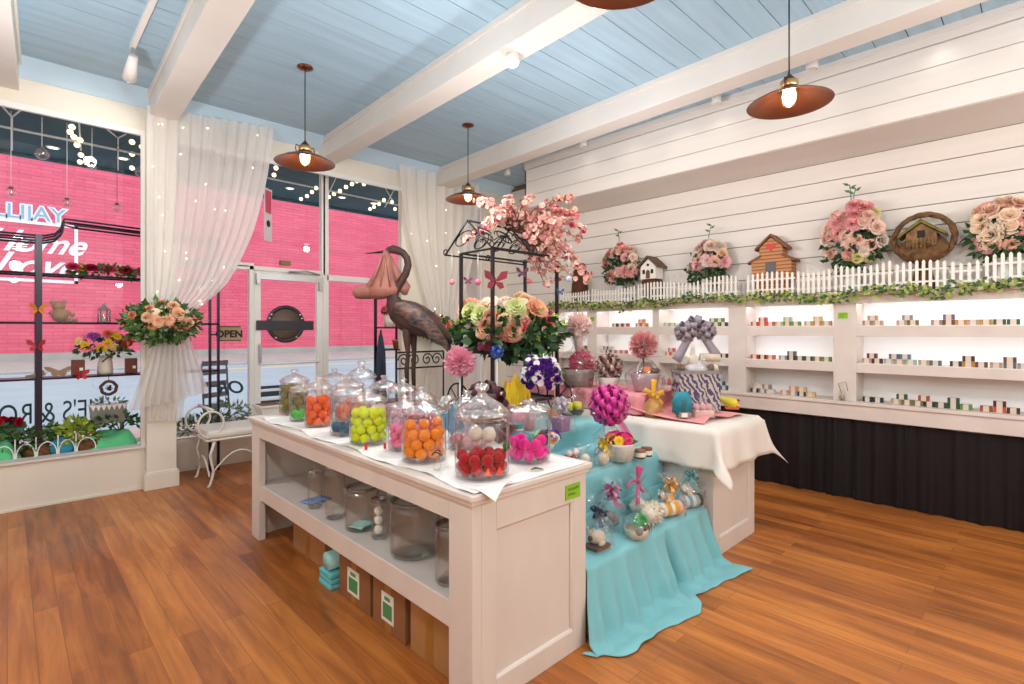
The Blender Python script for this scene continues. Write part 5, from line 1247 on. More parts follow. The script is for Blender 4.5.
# things on the tulle riser
x, y, _ = on_z(645, 399, ZG)
t = thing('gift_pail', 'pale lilac pail holding a pink pompom topiary and a brown basket', 'pail', (3.58, 2.20, ZG))
obj('pail', MB().lathe([(0, 0), (0.085, 0), (0.115, 0.13), (0.12, 0.14), (0.108, 0.135), (0.08, 0.02)], 28), M('pail_lilac', (208, 186, 196), 0.5, var=0.1, scale=8), t)
obj('handle', MB().tube([(0.115*cos(a), 0.0, 0.135+0.11*sin(a)) for a in [pi*k/12 for k in range(13)]], 0.003, 6), FRAME, t)
o = obj('basket_rim', MB().tube([(0.05+0.06*cos(2*pi*k/16), -0.02+0.05*sin(2*pi*k/16), 0.155) for k in range(16)], 0.016, 8, closed=True), M('wicker_brown', (126, 92, 84), 0.8, var=0.4, scale=40), t)
obj('filling', MB().ball((0.0, 0, 0.125), (0.1, 0.1, 0.03)), BROWNF, t)
obj('pompom', frill(MB(), (-0.03, 0, 0.36), 0.115, 260, 0.014), satin('dusty_pink', (224, 152, 154)), t); obj('stem', MB().cyl((-0.05, -0.03, 0.12), (-0.04, 0, 0.33), 0.006, seg=8), BROWNF, t)
obj('candle', MB().lathe([(0, 0.12), (0.028, 0.12), (0.03, 0.19), (0, 0.192)], 14, (-0.055, -0.05, 0)), M('wax_orange', (226, 130, 70), 0.6), t)
cello_wrap(t, 0.14, 0.27, 0.98, 0.9, seed=17)
t = thing('gift_basket', 'brown pinecone basket with curled satin ribbons on the tulle riser', 'basket', (3.52, 2.50, ZG))
obj('basket', MB().lathe([(0, 0), (0.07, 0), (0.09, 0.09), (0.085, 0.09)], 22, ripple=0.03, nr=11), M('wicker_white', (220, 208, 198), 0.8, bump=0.4, scale=40), t)
obj('ribbon', pull_bow(MB(), (0, 0, 0.17), 0.12, 40, 0.03), M('ribbon_umber', (128, 84, 74), 0.35, c2=(206, 180, 172), scale=14), t, solid=0.001)
t = thing('wrapped_gift', 'pink gift basket gathered in clear film with a ruffle top on the tulle riser', 'gift', (3.50, 2.80, ZG)); t.scale = (1.2, 1.2, 1.2)
obj('basket', MB().lathe([(0, 0), (0.10, 0), (0.12, 0.12), (0.115, 0.12)], 24, ripple=0.02, nr=12), M('wicker_grey', (168, 146, 140), 0.8, var=0.3, scale=30, bump=0.4), t)
obj('ruffle', frill(MB(), (0.04, 0, 0.16), 0.10, 130, 0.016), satin('candy_pink', (242, 96, 140)), t); cello_wrap(t, 0.14, 0.44, 0.6, 0.5, seed=19)
obj('tulle_plume', frill(MB().tube([(0, 0, 0.24), (0.0, 0, 0.40)], [0.02, 0.05], 10), (0.0, 0, 0.42), 0.10, 130, 0.016), satin('ivory_pink', (236, 204, 196)), t)
# ---------------------------------------------------------------- lit soap shelves along the wall
UX, UB, UY0, UY1 = 5.39, 5.645, -0.9, 4.92
ZLED, ZH, ZS1, ZS2, ZCT = 1.83, 1.735, 1.54, 1.208, 0.868
UN = M('unit_paint', (224, 214, 206), 0.5, var=0.08, scale=5)
UNW = M('unit_white', (242, 242, 242), 0.5)
un = thing('wall_display_unit', 'long white built-in shelf unit with lit bays of soap along the wall', 'shelf unit', (UX, UY0, 0))
wpart('ledge', MB().bb(UX-0.035, UB, UY0, UY1, ZLED-0.025, ZLED), UN, un, bev=0.003)
wpart('header', MB().bb(UX, UX+0.025, UY0, UY1, ZH, ZLED-0.025), UN, un)
wpart('counter', MB().bb(UX-0.06, UB, UY0, UY1, ZCT-0.03, ZCT), UN, un, bev=0.004)
wpart('counter_apron', MB().bb(UX-0.045, UX-0.02, UY0, UY1, 0.715, ZCT-0.03), UN, un)
pil = [(-0.55, -0.40), (1.19, 1.367), (2.148, 2.327), (3.13, 3.214), (4.014, 4.161), (4.78, UY1)]
for a, b_ in pil:
    wpart('pillar', MB().bb(UX, UX+0.03, a, b_, ZCT, ZH).bb(UX+0.03, UB, a, a+0.02, ZCT, ZH).bb(UX+0.03, UB, b_-0.02, b_, ZCT, ZH), UN, un, bev=0.002)
LED = glow('led_strip', (244, 248, 255), 15.0)
bays = [(pil[i][1], pil[i+1][0]) for i in range(len(pil)-1)]
for a, b_ in bays:
    wpart('back_board', MB().bb(UB, UB+0.012, a, b_, ZCT, ZH-0.18).bb(UB, UB+0.012, a, b_, ZH-0.176, ZLED-0.03), UNW, un)
    for zt, dz in ((ZS1, 0.095), (ZS2, 0.085)):
        wpart('shelf', MB().bb(UX+0.012, UB, a, b_, zt-0.02, zt).bb(UX+0.004, UX+0.024, a, b_, zt-dz, zt-0.004), UN, un, bev=0.002)
    wpart('led_strip', MB().bb(UX+0.027, UX+0.045, a+0.02, b_-0.02, ZH+0.01, ZH+0.022), LED, un)
    wpart('led_strip', MB().bb(UX+0.027, UX+0.045, a+0.02, b_-0.02, ZS1-0.04, ZS1-0.028), glow('led_strip_low', (244, 248, 255), 10.0), un)
wpart('base_cabinet', MB().bb(UX+0.06, UB, UY0, UY1, 0, ZCT-0.03), WHITE, un)
# black pleated skirt below the counter, in three lengths
VELV = M('black_velvet', (20, 12, 16), 0.6, var=0.3, scale=6, sheen=0.08, spec=0.3)
def skirt(y0, y1, seed):
    def fn(u, v):
        y = y0+(y1-y0)*u; z = 0.70-0.695*v
        a = 0.013*sin(19*y+seed)+0.012*sin(43*y+2*seed+sin(5*y))+0.006*sin(83*y); a *= 0.45+0.55*v
        if u < 0.12: a += 0.02*sin(110*y)*(1-u/0.12)
        return (UX+0.012+a-0.012*v, y, z+0.004*sin(11*y))
    return MB().grid(fn, 170, 14)
for (a, b_, lab) in ((-0.9, 0.86, 'black pleated skirt under the soap shelves, length at the right edge of the picture'), (0.80, 1.36, 'black pleated skirt under the soap shelves, short bunched length in the middle'), (1.33, 4.7, 'black pleated skirt under the soap shelves, length running behind the panelled table')):
    tag(obj('table_skirt', skirt(a, b_, a*3), VELV, None, (-0.004 if a == 0.80 else 0, 0, 0)), lab, 'skirt', 'black skirts below the soap shelves')
def uy(u, x=5.46): return on_x(u, 330, x)[1]
# green notes on two pillars
n1 = note((UX-0.003, uy(843, UX), 1.63), 0, 0.075, 0.055, 'bright green note on the wide pillar of the soap shelves', -pi/2)
n2 = note((UX-0.003, uy(592, UX), 1.64), 0, 0.075, 0.055, 'bright green note on the far narrow pillar of the soap shelves', -pi/2)
# glass vase on the counter lip
t = thing('bud_vase', 'small glass vase of trailing green and shells on the counter under the wide pillar', 'vase', (UX-0.032, uy(842, UX-0.03), ZCT))
obj('vase', MB().lathe([(0, 0.003), (0.022, 0.002), (0.026, 0.02), (0.026, 0.07), (0.017, 0.09), (0.019, 0.10)], 20), JG, t)
obj('shells', MB().ball((0, 0, 0.03), (0.02, 0.02, 0.025), 10, 8, jit=0.15), M('shell', (214, 150, 130), 0.5, c2=(120, 140, 110), scale=40), t)
obj('sprig', MB().tube([(0.0, 0, 0.06), (0, 0.03, 0.15), (0, -0.03, 0.17), (0.0, -0.045, 0.09)], 0.003, 5), GREEN, t)

# soaps ------------------------------------------------------------------
soapm = MB().bb(-0.024, 0.024, -0.036, 0.036, 0, 0.042); bandm = MB().bb(-0.0255, 0.0255, -0.017, 0.017, -0.0006, 0.0432)
BANDM = bandm.mesh('paper_band', M('paper_band', (214, 198, 184), 0.7)); SM = {}
def soap_mesh(c, shape='bar'):
    if (c, shape) not in SM:
        mat_ = M('soap_bar_%d_%d_%d' % c, c, 0.5, var=0.35, scale=25)
        if shape == 'bar': SM[(c, shape)] = soapm.mesh('soap_bar', mat_)
        else: SM[(c, shape)] = MB().lathe([(0, 0), (0.019, 0), (0.021, 0.05), (0.012, 0.06), (0.012, 0.075), (0, 0.076)], 12).mesh('soap_bottle', mat_)
    return SM[(c, shape)]
def soap(x, y, z, c, lab, grp, shape='bar', rz=0.0):
    o = inst('soap_bar' if shape == 'bar' else 'soap_bottle', soap_mesh(c, shape), None, (x, y, z+0.0006), (0, 0, rz))
    tag(o, lab, 'soap' if shape == 'bar' else 'bottle', grp)
    if shape == 'bar': inst('paper_band', BANDM, o)
    return o
C = dict(red=(196, 52, 36), scarlet=(222, 84, 50), green=(106, 146, 64), pale=(176, 192, 150), tan=(186, 158, 132), grey=(150, 146, 144), taupe=(158, 134, 122), umber=(104, 70, 50), purple=(120, 96, 130), amber=(196, 140, 50), dark=(54, 46, 42), maroon=(92, 30, 34), teal=(84, 128, 142), mint=(150, 196, 180), slate=(92, 104, 116), forest=(50, 84, 52), black=(34, 42, 46), olive=(120, 112, 60), rust=(170, 78, 40), pink=(226, 150, 150), rose=(210, 90, 90), blue=(50, 130, 160), white=(224, 218, 210), yellow=(226, 196, 120), orange=(236, 140, 60), navy=(44, 70, 110))
SHN = {1: ('top shelf', ZS1), 2: ('middle shelf', ZS2), 3: ('counter', ZCT)}
BN = {1: 'widest bay', 2: 'bay left of green note', 3: 'bay behind grey bow', 4: 'bay behind pompom', 5: 'narrow far bay'}
piles = [  # bay, shelf, u, base colours, top colours, words
 (1, 1, 873, ['taupe', 'tan'], ['tan'], 'dusky tan', 'pile by pillar'), (1, 1, 907.7, ['tan', 'olive'], ['grey'], 'grey and olive', 'second pile'), (1, 1, 949, ['taupe', 'umber', 'amber'], ['purple'], 'brown and purple', 'third pile'), (1, 1, 993, ['tan', 'amber', 'forest', 'forest'], [], 'amber and dark green', 'rightmost row'),
 (1, 2, 871.5, ['tan', 'maroon'], ['maroon'], 'maroon', 'pile by pillar'), (1, 2, 900, ['mint', 'tan', 'mint'], ['slate', 'teal'], 'teal and mint', 'second pile'), (1, 2, 930, ['tan', 'slate'], [], 'tan and slate', 'lone low row'), (1, 2, 968.6, ['dark', 'amber', 'umber'], ['dark'], 'dark brown and amber', 'pile past low row'), (1, 2, 1010, ['tan', 'slate', 'grey'], ['umber'], 'grey brown', 'rightmost pile'),
 (1, 3, 873, ['black', 'black'], [], 'black', 'row by pillar'), (1, 3, 902, ['tan', 'olive'], ['forest'], 'dark green and olive', 'second pile'), (1, 3, 924, ['olive', 'dark'], ['rust'], 'dark and rust', 'third pile'), (1, 3, 953.6, ['forest', 'forest', 'green'], ['forest'], 'forest green', 'fourth pile'), (1, 3, 999.7, ['rust', 'scarlet', 'maroon'], ['maroon'], 'rust and maroon', 'rightmost pile'),
 (2, 1, 759.7, ['red', 'scarlet', 'scarlet'], ['red'], 'red', 'left pile'), (2, 1, 788, ['pale', 'green', 'green'], ['pale'], 'green', 'middle pile'), (2, 1, 819.7, ['tan', 'amber', 'tan'], ['yellow'], 'yellow tan', 'right pile'),
 (2, 2, 762.5, ['red', 'maroon', 'scarlet'], [], 'red and scarlet', 'left row'), (2, 2, 792, ['grey', 'dark', 'forest'], ['slate'], 'slate grey', 'middle pile'), (2, 2, 821, ['forest', 'olive', 'green'], [], 'green', 'right row'),
 (2, 3, 759, ['dark', 'grey', 'white'], ['white', 'grey'], 'grey and white', 'left pile'), (2, 3, 798, ['pink', 'tan', 'navy', 'yellow'], ['pink', 'yellow'], 'pastel', 'right pile'),
 (3, 1, 668, ['pale', 'pale'], [], 'pale green', 'left row'), (3, 1, 717, ['green', 'green', 'forest'], ['green', 'green'], 'leaf green', 'right pile'), (3, 2, 672, ['rose', 'pink'], ['rose'], 'rose', 'left pile'), (3, 2, 719.5, ['umber', 'maroon', 'dark'], [], 'dark brown', 'right row'),
 (3, 3, 722, ['blue', 'blue'], ['blue'], 'blue', 'right pile'),
 (4, 1, 621, ['maroon', 'umber', 'red'], [], 'dark red', 'middle row'), (4, 1, 642, ['rose', 'orange'], ['orange'], 'orange', 'right pile'), (4, 2, 605, ['white', 'slate', 'grey'], ['slate', 'white'], 'grey white', 'left pile'), (4, 2, 622, ['pink', 'rose'], [], 'dusky pink', 'middle row'), (4, 2, 649, ['dark'], [], 'dark', 'right end'),
 (5, 1, 582.5, ['tan', 'taupe'], ['tan'], 'tan', 'pile'), (5, 2, 584.5, ['amber', 'umber'], ['amber'], 'amber and brown', 'pile'),
]
for bay, sh, u, base, top, col, wh in piles:
    y = uy(u); nm, z = SHN[sh]; where = '%s, %s, %s' % (wh, nm, BN[bay]); grp = 'soap bars in the '+wh+', '+nm+', '+BN[bay]
    n = len(base); w_ = 0.076; 
    y = min(max(y, bays[5-bay if False else bay-1][0]+0.03+w_*n/2), bays[bay-1][1]-0.03-w_*n/2)
    names = {1: ['single'], 2: ['right', 'left'], 3: ['right', 'middle', 'left'], 4: ['right', 'mid-right', 'mid-left', 'left']}
    for k, c in enumerate(reversed(base)):
        soap(5.46, y+w_*(k-(n-1)/2), z, C[c], '%s soap, %s at bottom, %s' % (c if c not in ('pale', 'dark') else c+' toned', names[n][k], where), grp)
    m = len(top)
    for k, c in enumerate(reversed(top)):
        soap(5.46, y+w_*(k-(m-1)/2), z+0.0436, C[c], '%s soap, %s on top, %s' % (c if c not in ('pale', 'dark') else c+' toned', names[m][k], where), grp)
for u, c, lab in ((663, 'pink', 'left'), (669, 'rose', 'right')):
    soap(5.47, uy(u), ZCT, C[c], 'slim pink bottle standing %s of its pair on the counter behind the grey bow' % lab, 'pink bottles behind the grey bow', 'bottle')

# ---------------------------------------------------------------- ledge decorations
g = MB(); fl2 = MB(); y = 4.75
while y > -0.85:
    zz = ZLED-0.005+0.018*sin(3.1*y)+0.012*sin(7.7*y)
    drop = 0.06 if abs(y-0.62) < 0.06 or abs(y-3.55) < 0.08 or abs(y-4.3) < 0.06 else 0
    for _ in range(5):
        p = (UX-0.085+R.uniform(-0.022, 0.03), y+R.uniform(-0.025, 0.025), zz+R.uniform(-0.045, 0.04)-R.random()*drop)
        t_ = vnorm((R.uniform(-1, 0.2), R.uniform(-1, 1), R.uniform(-0.8, 0.6)))
        (g if R.random() < 0.45 else fl2).leaf(p, t_, vnorm((-1, R.uniform(-0.6, 0.6), R.uniform(-0.2, 0.9))), R.uniform(0.035, 0.055), R.uniform(0.024, 0.036))
    y -= 0.022
t = thing('ivy_garland', 'long green ivy garland draped along the front of the shelf unit top', 'garland', (UX, 0, ZLED))
vine = MB().tube([(UX-0.06, 4.75-0.1*k, ZLED+0.01+0.012*sin(1.9*k)) for k in range(57)], 0.004, 5)
wpart('vine', vine, M('twig', (84, 58, 46), 0.8), t); wpart('leaves', g, M('ivy_green', (74, 112, 50), 0.6, var=0.4, scale=9), t); wpart('lime_leaves', fl2, M('ivy_lime', (176, 192, 96), 0.6, var=0.35, scale=9), t)
t['group'] = 'ledge decorations'; del t['group']
FW_ = M('picket_white', (240, 236, 228), 0.6)
def fence(u0, u1, h, lab, x=5.42, pitch=0.042, ell=False):
    y1, y0 = uy(u0, x), uy(u1, x); n = max(3, int((y1-y0)/pitch)); t = thing('picket_fence', lab, 'fence', (x, (y0+y1)/2, ZLED), group='miniature picket fences on the ledge')
    p = MB()
    for k in range(n):
        y = -(y1-y0)/2+(y1-y0)*(k+0.5)/n; hh = h*(1+0.16*abs(2*(k+0.5)/n-1)**2) if not ell else h*(1-0.10*((2*(k+0.5)/n-1)**2))
        w_ = 0.011
        p.poly_prism([(y-w_, 0), (y+w_, 0), (y+w_, hh-0.014), (y, hh), (y-w_, hh-0.014)], 'x', -0.004, 0.004)
    obj('pickets', p, FW_, t); L_ = (y1-y0)/2
    for z in (0.28, 0.68): obj('rail', MB().bb(0.004, 0.010, -L_, L_, h*z-0.008, h*z+0.008), FW_, t)
    return t
for u0, u1, h, lab, e in ((560, 590, 0.17, 'white picket fence piece in front of the brown stump', 0), (591, 636, 0.18, 'white picket fence piece below the far pink bouquet', 0), (637, 676, 0.235, 'white picket fence piece in front of the little white birdhouse', 1),
                          (677, 700, 0.19, 'white picket fence piece between white birdhouse and second bouquet', 0), (701, 738, 0.25, 'white picket fence piece below the second pink bouquet', 1), (746, 795, 0.25, 'white picket fence piece in front of the brown barn birdhouse', 1),
                          (796, 832, 0.21, 'low white picket fence piece right of the barn birdhouse', 0), (833, 893, 0.235, 'white picket fence piece below the tallest bouquet', 0), (894, 948, 0.25, 'white picket fence piece in front of the wicker basket house', 1),
                          (949, 982, 0.20, 'pale picket fence piece between basket house and right bouquet', 0), (983, 1032, 0.26, 'white picket fence piece at the right picture edge', 1)):
    fence(u0, u1, h, lab, ell=bool(e))
def arrangement(u, v, r, h, lab, specs, tall=None):
    x = 5.50; y = uy(u, x); zc = EYE+(VH-v)/FPX*depth(x, y); t = thing('flower_arrangement', lab, 'flowers', (x, y, ZLED), group='bouquets on the ledge')
    c = zc-ZLED
    obj('vase', MB().lathe([(0, 0), (0.07, 0), (0.085, 0.10), (0.06, 0.18), (0.075, 0.22)], 20), M('vase_grey', (196, 198, 200), 0.4), t)
    ell = (min(r, 0.085), r, h); specs = [(k_, c_, int(n_*1.5), s_) for k_, c_, n_, s_ in specs]
    obj('stems', MB().tube([(0, 0, 0.18), (0, 0, c)], 0.02, 8), GREEN, t)
    obj('foliage', foliage(MB(), (0, 0, c-h*0.25), (ell[0]*0.95, r*0.92, h*0.8), 300, 0.075, 0.045, -0.1), DARKG, t)
    blooms(t, (0, 0, c), (ell[0]*0.8, r*0.82, h*0.85), specs, face=(-0.9, -0.1, 0.25), up=0.12)
    if tall:
        for dy, dz in tall:
            b_ = MB().tube([(0, 0, c+h*0.5), (0, dy*0.5, c+h+dz*0.4), (0, dy, c+h+dz)], 0.004, 5); lf_ = b_
            for q in range(3): lf_.leaf((0, dy*(0.6+0.2*q), c+h+dz*(0.5+0.22*q)), (R.uniform(-.3, .3), (-1)**q, 0.5), (1, 0, 0), 0.06, 0.026)
            obj('sprig', lf_, GREEN, t)
    return t
PK = [('peony', (246, 178, 174), 4, 0.075), ('rose', (248, 208, 192), 7, 0.06), ('rose', (250, 226, 204), 5, 0.055), ('rose', (244, 178, 182), 4, 0.055)]
arrangement(620, 264, 0.27, 0.27, 'far pink and peach rose bouquet beside the little white birdhouse', PK, [(0.03, 0.16)])
arrangement(707, 262, 0.25, 0.26, 'white and pink rose bouquet between white birdhouse and barn', [('rose', (246, 230, 220), 7, 0.065), ('peony', (248, 192, 196), 4, 0.075), ('rose', (246, 206, 176), 5, 0.055)], [(-0.05, 0.14)])
arrangement(852, 237, 0.27, 0.34, 'tallest pink and cream bouquet between the barn and the wicker basket', [('peony', (246, 176, 178), 6, 0.08), ('rose', (250, 218, 202), 10, 0.06), ('rose', (248, 232, 220), 6, 0.06), ('rose', (232, 226, 160), 2, 0.06), ('rose', (246, 192, 176), 4, 0.05)], [(0.02, 0.14), (-0.03, 0.10)])
arrangement(1005, 228, 0.24, 0.24, 'cream and blush rose bouquet at the right picture edge', [('rose', (250, 226, 200), 10, 0.075), ('peony', (240, 170, 166), 4, 0.075), ('rose', (246, 196, 170), 4, 0.06)])
# brown tree stump ornament
y = uy(580, 5.53); t = thing('stump_ornament', 'brown bark stump ornament at the far end of the ledge', 'ornament', (5.53, y, ZLED))
obj('stump', MB().lathe([(0, 0), (0.13, 0), (0.115, 0.05), (0.10, 0.3), (0.085, 0.46), (0, 0.46)], 18, ripple=0.10, nr=5), M('bark', (92, 52, 34), 0.85, var=0.5, scale=8, bump=0.8), t)
obj('branch', MB().tube([(0, 0.03, 0.40), (0, 0.09, 0.52), (0, 0.05, 0.58), (0, -0.02, 0.54)], [0.03, 0.02, 0.018, 0.008], 8), M('bark', (92, 52, 34)), t)
# white birdhouse on a bark base
y = uy(652, 5.53); t = thing('birdhouse', 'little white birdhouse with a brown roof on a bark base', 'birdhouse', (5.53, y, ZLED))
RW = M('roof_brown', (112, 86, 70), 0.8, var=0.3, scale=10)
obj('base', MB().lathe([(0, 0), (0.11, 0), (0.12, 0.24), (0.10, 0.27), (0, 0.275)], 16, ripple=0.06, nr=5), M('bark', (92, 52, 34)), t)
obj('house', MB().poly_prism([(-0.10, 0.275), (0.10, 0.275), (0.10, 0.42), (0, 0.51), (-0.10, 0.42)], 'x', -0.09, 0.08), FW_, t)
obj('roof', MB().poly_prism([(-0.14, 0.405), (0, 0.525), (0.14, 0.405), (0.14, 0.425), (0, 0.55), (-0.14, 0.425)], 'x', -0.12, 0.11), RW, t)
obj('door', MB().poly_prism([(-0.025, 0.28), (0.025, 0.28), (0.025, 0.36), (0, 0.385), (-0.025, 0.36)], 'x', -0.096, -0.09), RW, t)
obj('window', MB().box((-0.093, 0.055, 0.36), (0.006, 0.03, 0.05)).box((-0.093, -0.055, 0.36), (0.006, 0.03, 0.05)), M('dark_hole', (40, 34, 34), 0.9), t); obj('hole', MB().tube([(-0.096, 0, 0.44), (-0.088, 0, 0.44)], 0.016, 12), M('dark_hole', (40, 34, 34)), t)
# barn birdhouse
y = uy(771, 5.50); t = thing('birdhouse', 'brown log barn birdhouse with a red heart over its dark window', 'birdhouse', (5.565, y, ZLED)); t.scale = (0.6, 1, 1)
LOG = bpy.data.materials.new('log_wood'); LOG.use_nodes = True
nt = LOG.node_tree; tc = nt.nodes.new('ShaderNodeTexCoord'); wv = nt.nodes.new('ShaderNodeTexWave'); wv.bands_direction = 'Z'; wv.inputs['Scale'].default_value = 9; wv.inputs['Distortion'].default_value = 0.6
cr = nt.nodes.new('ShaderNodeValToRGB'); cr.color_ramp.elements[0].position = 0.05; cr.color_ramp.elements[0].color = rgb((112, 66, 28)); cr.color_ramp.elements[1].position = 0.35; cr.color_ramp.elements[1].color = rgb((188, 124, 62))
nt.links.new(tc.outputs['Object'], wv.inputs[0]); nt.links.new(wv.outputs['Fac'], cr.inputs[0]); nt.links.new(cr.outputs[0], nt.nodes['Principled BSDF'].inputs['Base Color'])
obj('stand', MB().bb(-0.10, 0.10, -0.16, 0.16, 0, 0.17), LOG, t)
obj('house', MB().poly_prism([(-0.19, 0.17), (0.19, 0.17), (0.19, 0.36), (0.11, 0.41), (0.11, 0.50), (0, 0.60), (-0.11, 0.50), (-0.11, 0.41), (-0.19, 0.36)], 'x', -0.12, 0.12), LOG, t)
rb = RW
obj('roof', MB().poly_prism([(-0.15, 0.475), (0, 0.61), (0.15, 0.475), (0.15, 0.50), (0, 0.635), (-0.15, 0.50)], 'x', -0.15, 0.13), M('roof_bark', (140, 92, 60), 0.8, var=0.3, scale=12), t)
for s_ in (-1, 1): obj('side_roof', MB().poly_prism([(s_*0.10, 0.405), (s_*0.225, 0.345), (s_*0.225, 0.365), (s_*0.10, 0.43)], 'x', -0.14, 0.13), M('roof_bark', (140, 92, 60)), t)
obj('window', MB().box((-0.123, 0.0, 0.285), (0.008, 0.10, 0.12)), M('screen_grey', (92, 92, 96), 0.6), t)
hp = [(0.045*(16*sin(a)**3)/16, 0.505+0.045*(13*cos(a)-5*cos(2*a)-2*cos(3*a)-cos(4*a))/16) for a in [2*pi*k/24 for k in range(24)]]
obj('heart', MB().poly_prism(hp, 'x', -0.135, -0.118), M('heart_red', (206, 44, 36), 0.5), t)
# wicker basket house
y = uy(923, 5.50); t = thing('basket_house', 'round wicker basket with a little twig house under its hoop handle', 'basket', (5.52, y, ZLED))
WK = M('wicker_dark', (132, 96, 58), 0.85, c2=(84, 60, 40), scale=24, bump=0.6); zc = 0.44
for q in range(3): obj('hoop', MB().tube([(0.012*cos(5*a+2*q), (0.20+0.012*sin(6*a+2*q))*cos(a), zc+(0.195+0.012*cos(6*a+2*q))*sin(a)) for a in [2*pi*k/60 for k in range(60)]], 0.015, 7, closed=True), WK, t)
obj('bowl', MB().ball((0, 0, zc-0.09), (0.10, 0.175, 0.12), 20, 12, jit=0.04), WK, t); obj('foot', MB().lathe([(0, 0), (0.09, 0), (0.05, 0.22), (0, 0.24)], 14), WK, t)
obj('house', MB().poly_prism([(-0.10, zc-0.08), (0.10, zc-0.08), (0.10, zc+0.03), (0, zc+0.11), (-0.10, zc+0.03)], 'x', -0.115, 0.05), M('twig_tan', (150, 116, 72), 0.85, c2=(90, 66, 44), scale=20), t)
obj('roof', MB().poly_prism([(-0.155, zc+0.0), (0, zc+0.115), (0.155, zc+0.0), (0.155, zc+0.025), (0, zc+0.145), (-0.155, zc+0.025)], 'x', -0.14, 0.06), M('moss', (126, 120, 56), 0.9, c2=(92, 80, 44), scale=20), t)
gt = MB()
for k in range(7): gt.tube([(-0.125, -0.075+0.025*k, zc-0.10), (-0.125, -0.075+0.025*k, zc-0.02+0.01*(k % 2))], 0.006, 6)
gt.tube([(-0.128, -0.09, zc-0.06), (-0.128, 0.09, zc-0.045)], 0.005, 6)
obj('gate', gt, M('twig_tan', (150, 116, 72)), t); obj('doorway', MB().box((-0.118, 0, zc+0.02), (0.006, 0.05, 0.06)), M('dark_hole', (40, 34, 34)), t)
# ---------------------------------------------------------------- curtains and flower tiebacks
SHEER = sheer('sheer_white', (252, 250, 248), 0.84, 0.45); TUL = sheer('tulle_white', (246, 244, 242), 0.66, 0.5)
FAIRY = glow('fairy_bulb', (255, 240, 205), 6.0); fb = MB().ball((0, 0, 0), 0.006, 6, 4).mesh('fairy_bulb', FAIRY)
def drape(lab, L_, R_, y, folds, n, group=None, name='sheer_curtain', mt=None, amp=0.03, lights=0):
    lp = [on_y(u, v, y) for u, v in L_]; rp = [on_y(u, v, y) for u, v in R_]
    mb = curtain(MB(), lp, rp, n, 40, amp, folds)
    o = obj(name, mb, mt or SHEER); tag(o, lab, 'curtain')
    for k in range(lights):
        i = R.randrange(len(mb.v)); p = mb.v[i]; inst('fairy_bulb', fb, o, (p[0], p[1]-0.012, p[2]))
    return o
drape('white sheer curtain swept across to the column, beside the street door', [(147, 106), (148, 160), (149, 220), (150, 280), (152, 318)], [(274, 128), (268, 175), (254, 232), (228, 285), (186, 318)], 5.79, 11, 90, lights=26)
drape('white sheer curtain swept back at the right of the tall window', [(399, 165), (402, 205), (410, 245), (421, 285), (432, 322)], [(479, 182), (477, 220), (472, 260), (464, 295), (455, 325)], 5.86, 8, 70, lights=12)
drape('white tulle skirt flaring under the flowers on the column', [(152, 335), (146, 360), (137, 385), (127, 412)], [(188, 333), (196, 355), (203, 375), (209, 392)], 5.74, 9, 70, name='tulle_skirt', mt=TUL, amp=0.05)
drape('white tulle panel hanging behind the flower skirt on the column', [(152, 335), (151, 370), (150, 400), (148, 421)], [(188, 333), (187, 365), (185, 395), (182, 421)], 5.80, 7, 50, name='tulle_drape', mt=TUL, amp=0.02)
drape('white tulle skirt under the flowers at the far curtain', [(430, 338), (426, 360), (421, 385), (416, 415)], [(456, 336), (460, 365), (464, 395), (468, 415)], 5.82, 8, 50, name='tulle_skirt', mt=TUL, amp=0.04)
def tieback(u, v, y, r, lab, specs, n=380):
    x, y, z = on_y(u, v, y); t = thing('flower_tieback', lab, 'flowers', (x, y, z))
    fo = foliage(MB(), (0, 0, 0), (r[0]*0.92, r[1], r[2]*0.9), n, 0.085, 0.05, 0.0); obj('foliage', fo, GREEN, t); obj('pale_foliage', foliage(MB(), (0, -0.02, 0), (r[0], r[1], r[2]), n//3, 0.06, 0.03), SAGE, t)
    blooms(t, (0, 0, 0.02), (r[0]*0.85, r[1], r[2]*0.75), specs, face=(-0.45, -0.85, 0.2), up=0.25)
    obj('tie_band', MB().tube([(0.12*cos(a), 0.03+0.03*sin(a), -0.02) for a in [2*pi*k/16 for k in range(16)]], 0.012, 6, closed=True), LINEN, t); return t
tieback(163, 322, 5.68, (0.33, 0.11, 0.20), 'peach rose swag tying the sheer curtain to the column', [('rose', (250, 200, 164), 8, 0.058), ('rose', (246, 180, 140), 5, 0.045), ('rose', (248, 156, 120), 3, 0.042), ('blossom', (250, 226, 196), 10, 0.034)])
tieback(437, 328, 5.74, (0.28, 0.10, 0.17), 'peach rose swag on the far curtain behind the stork', [('rose', (244, 168, 130), 8, 0.065), ('rose', (230, 70, 100), 2, 0.05), ('blossom', (240, 206, 150), 8, 0.04)])

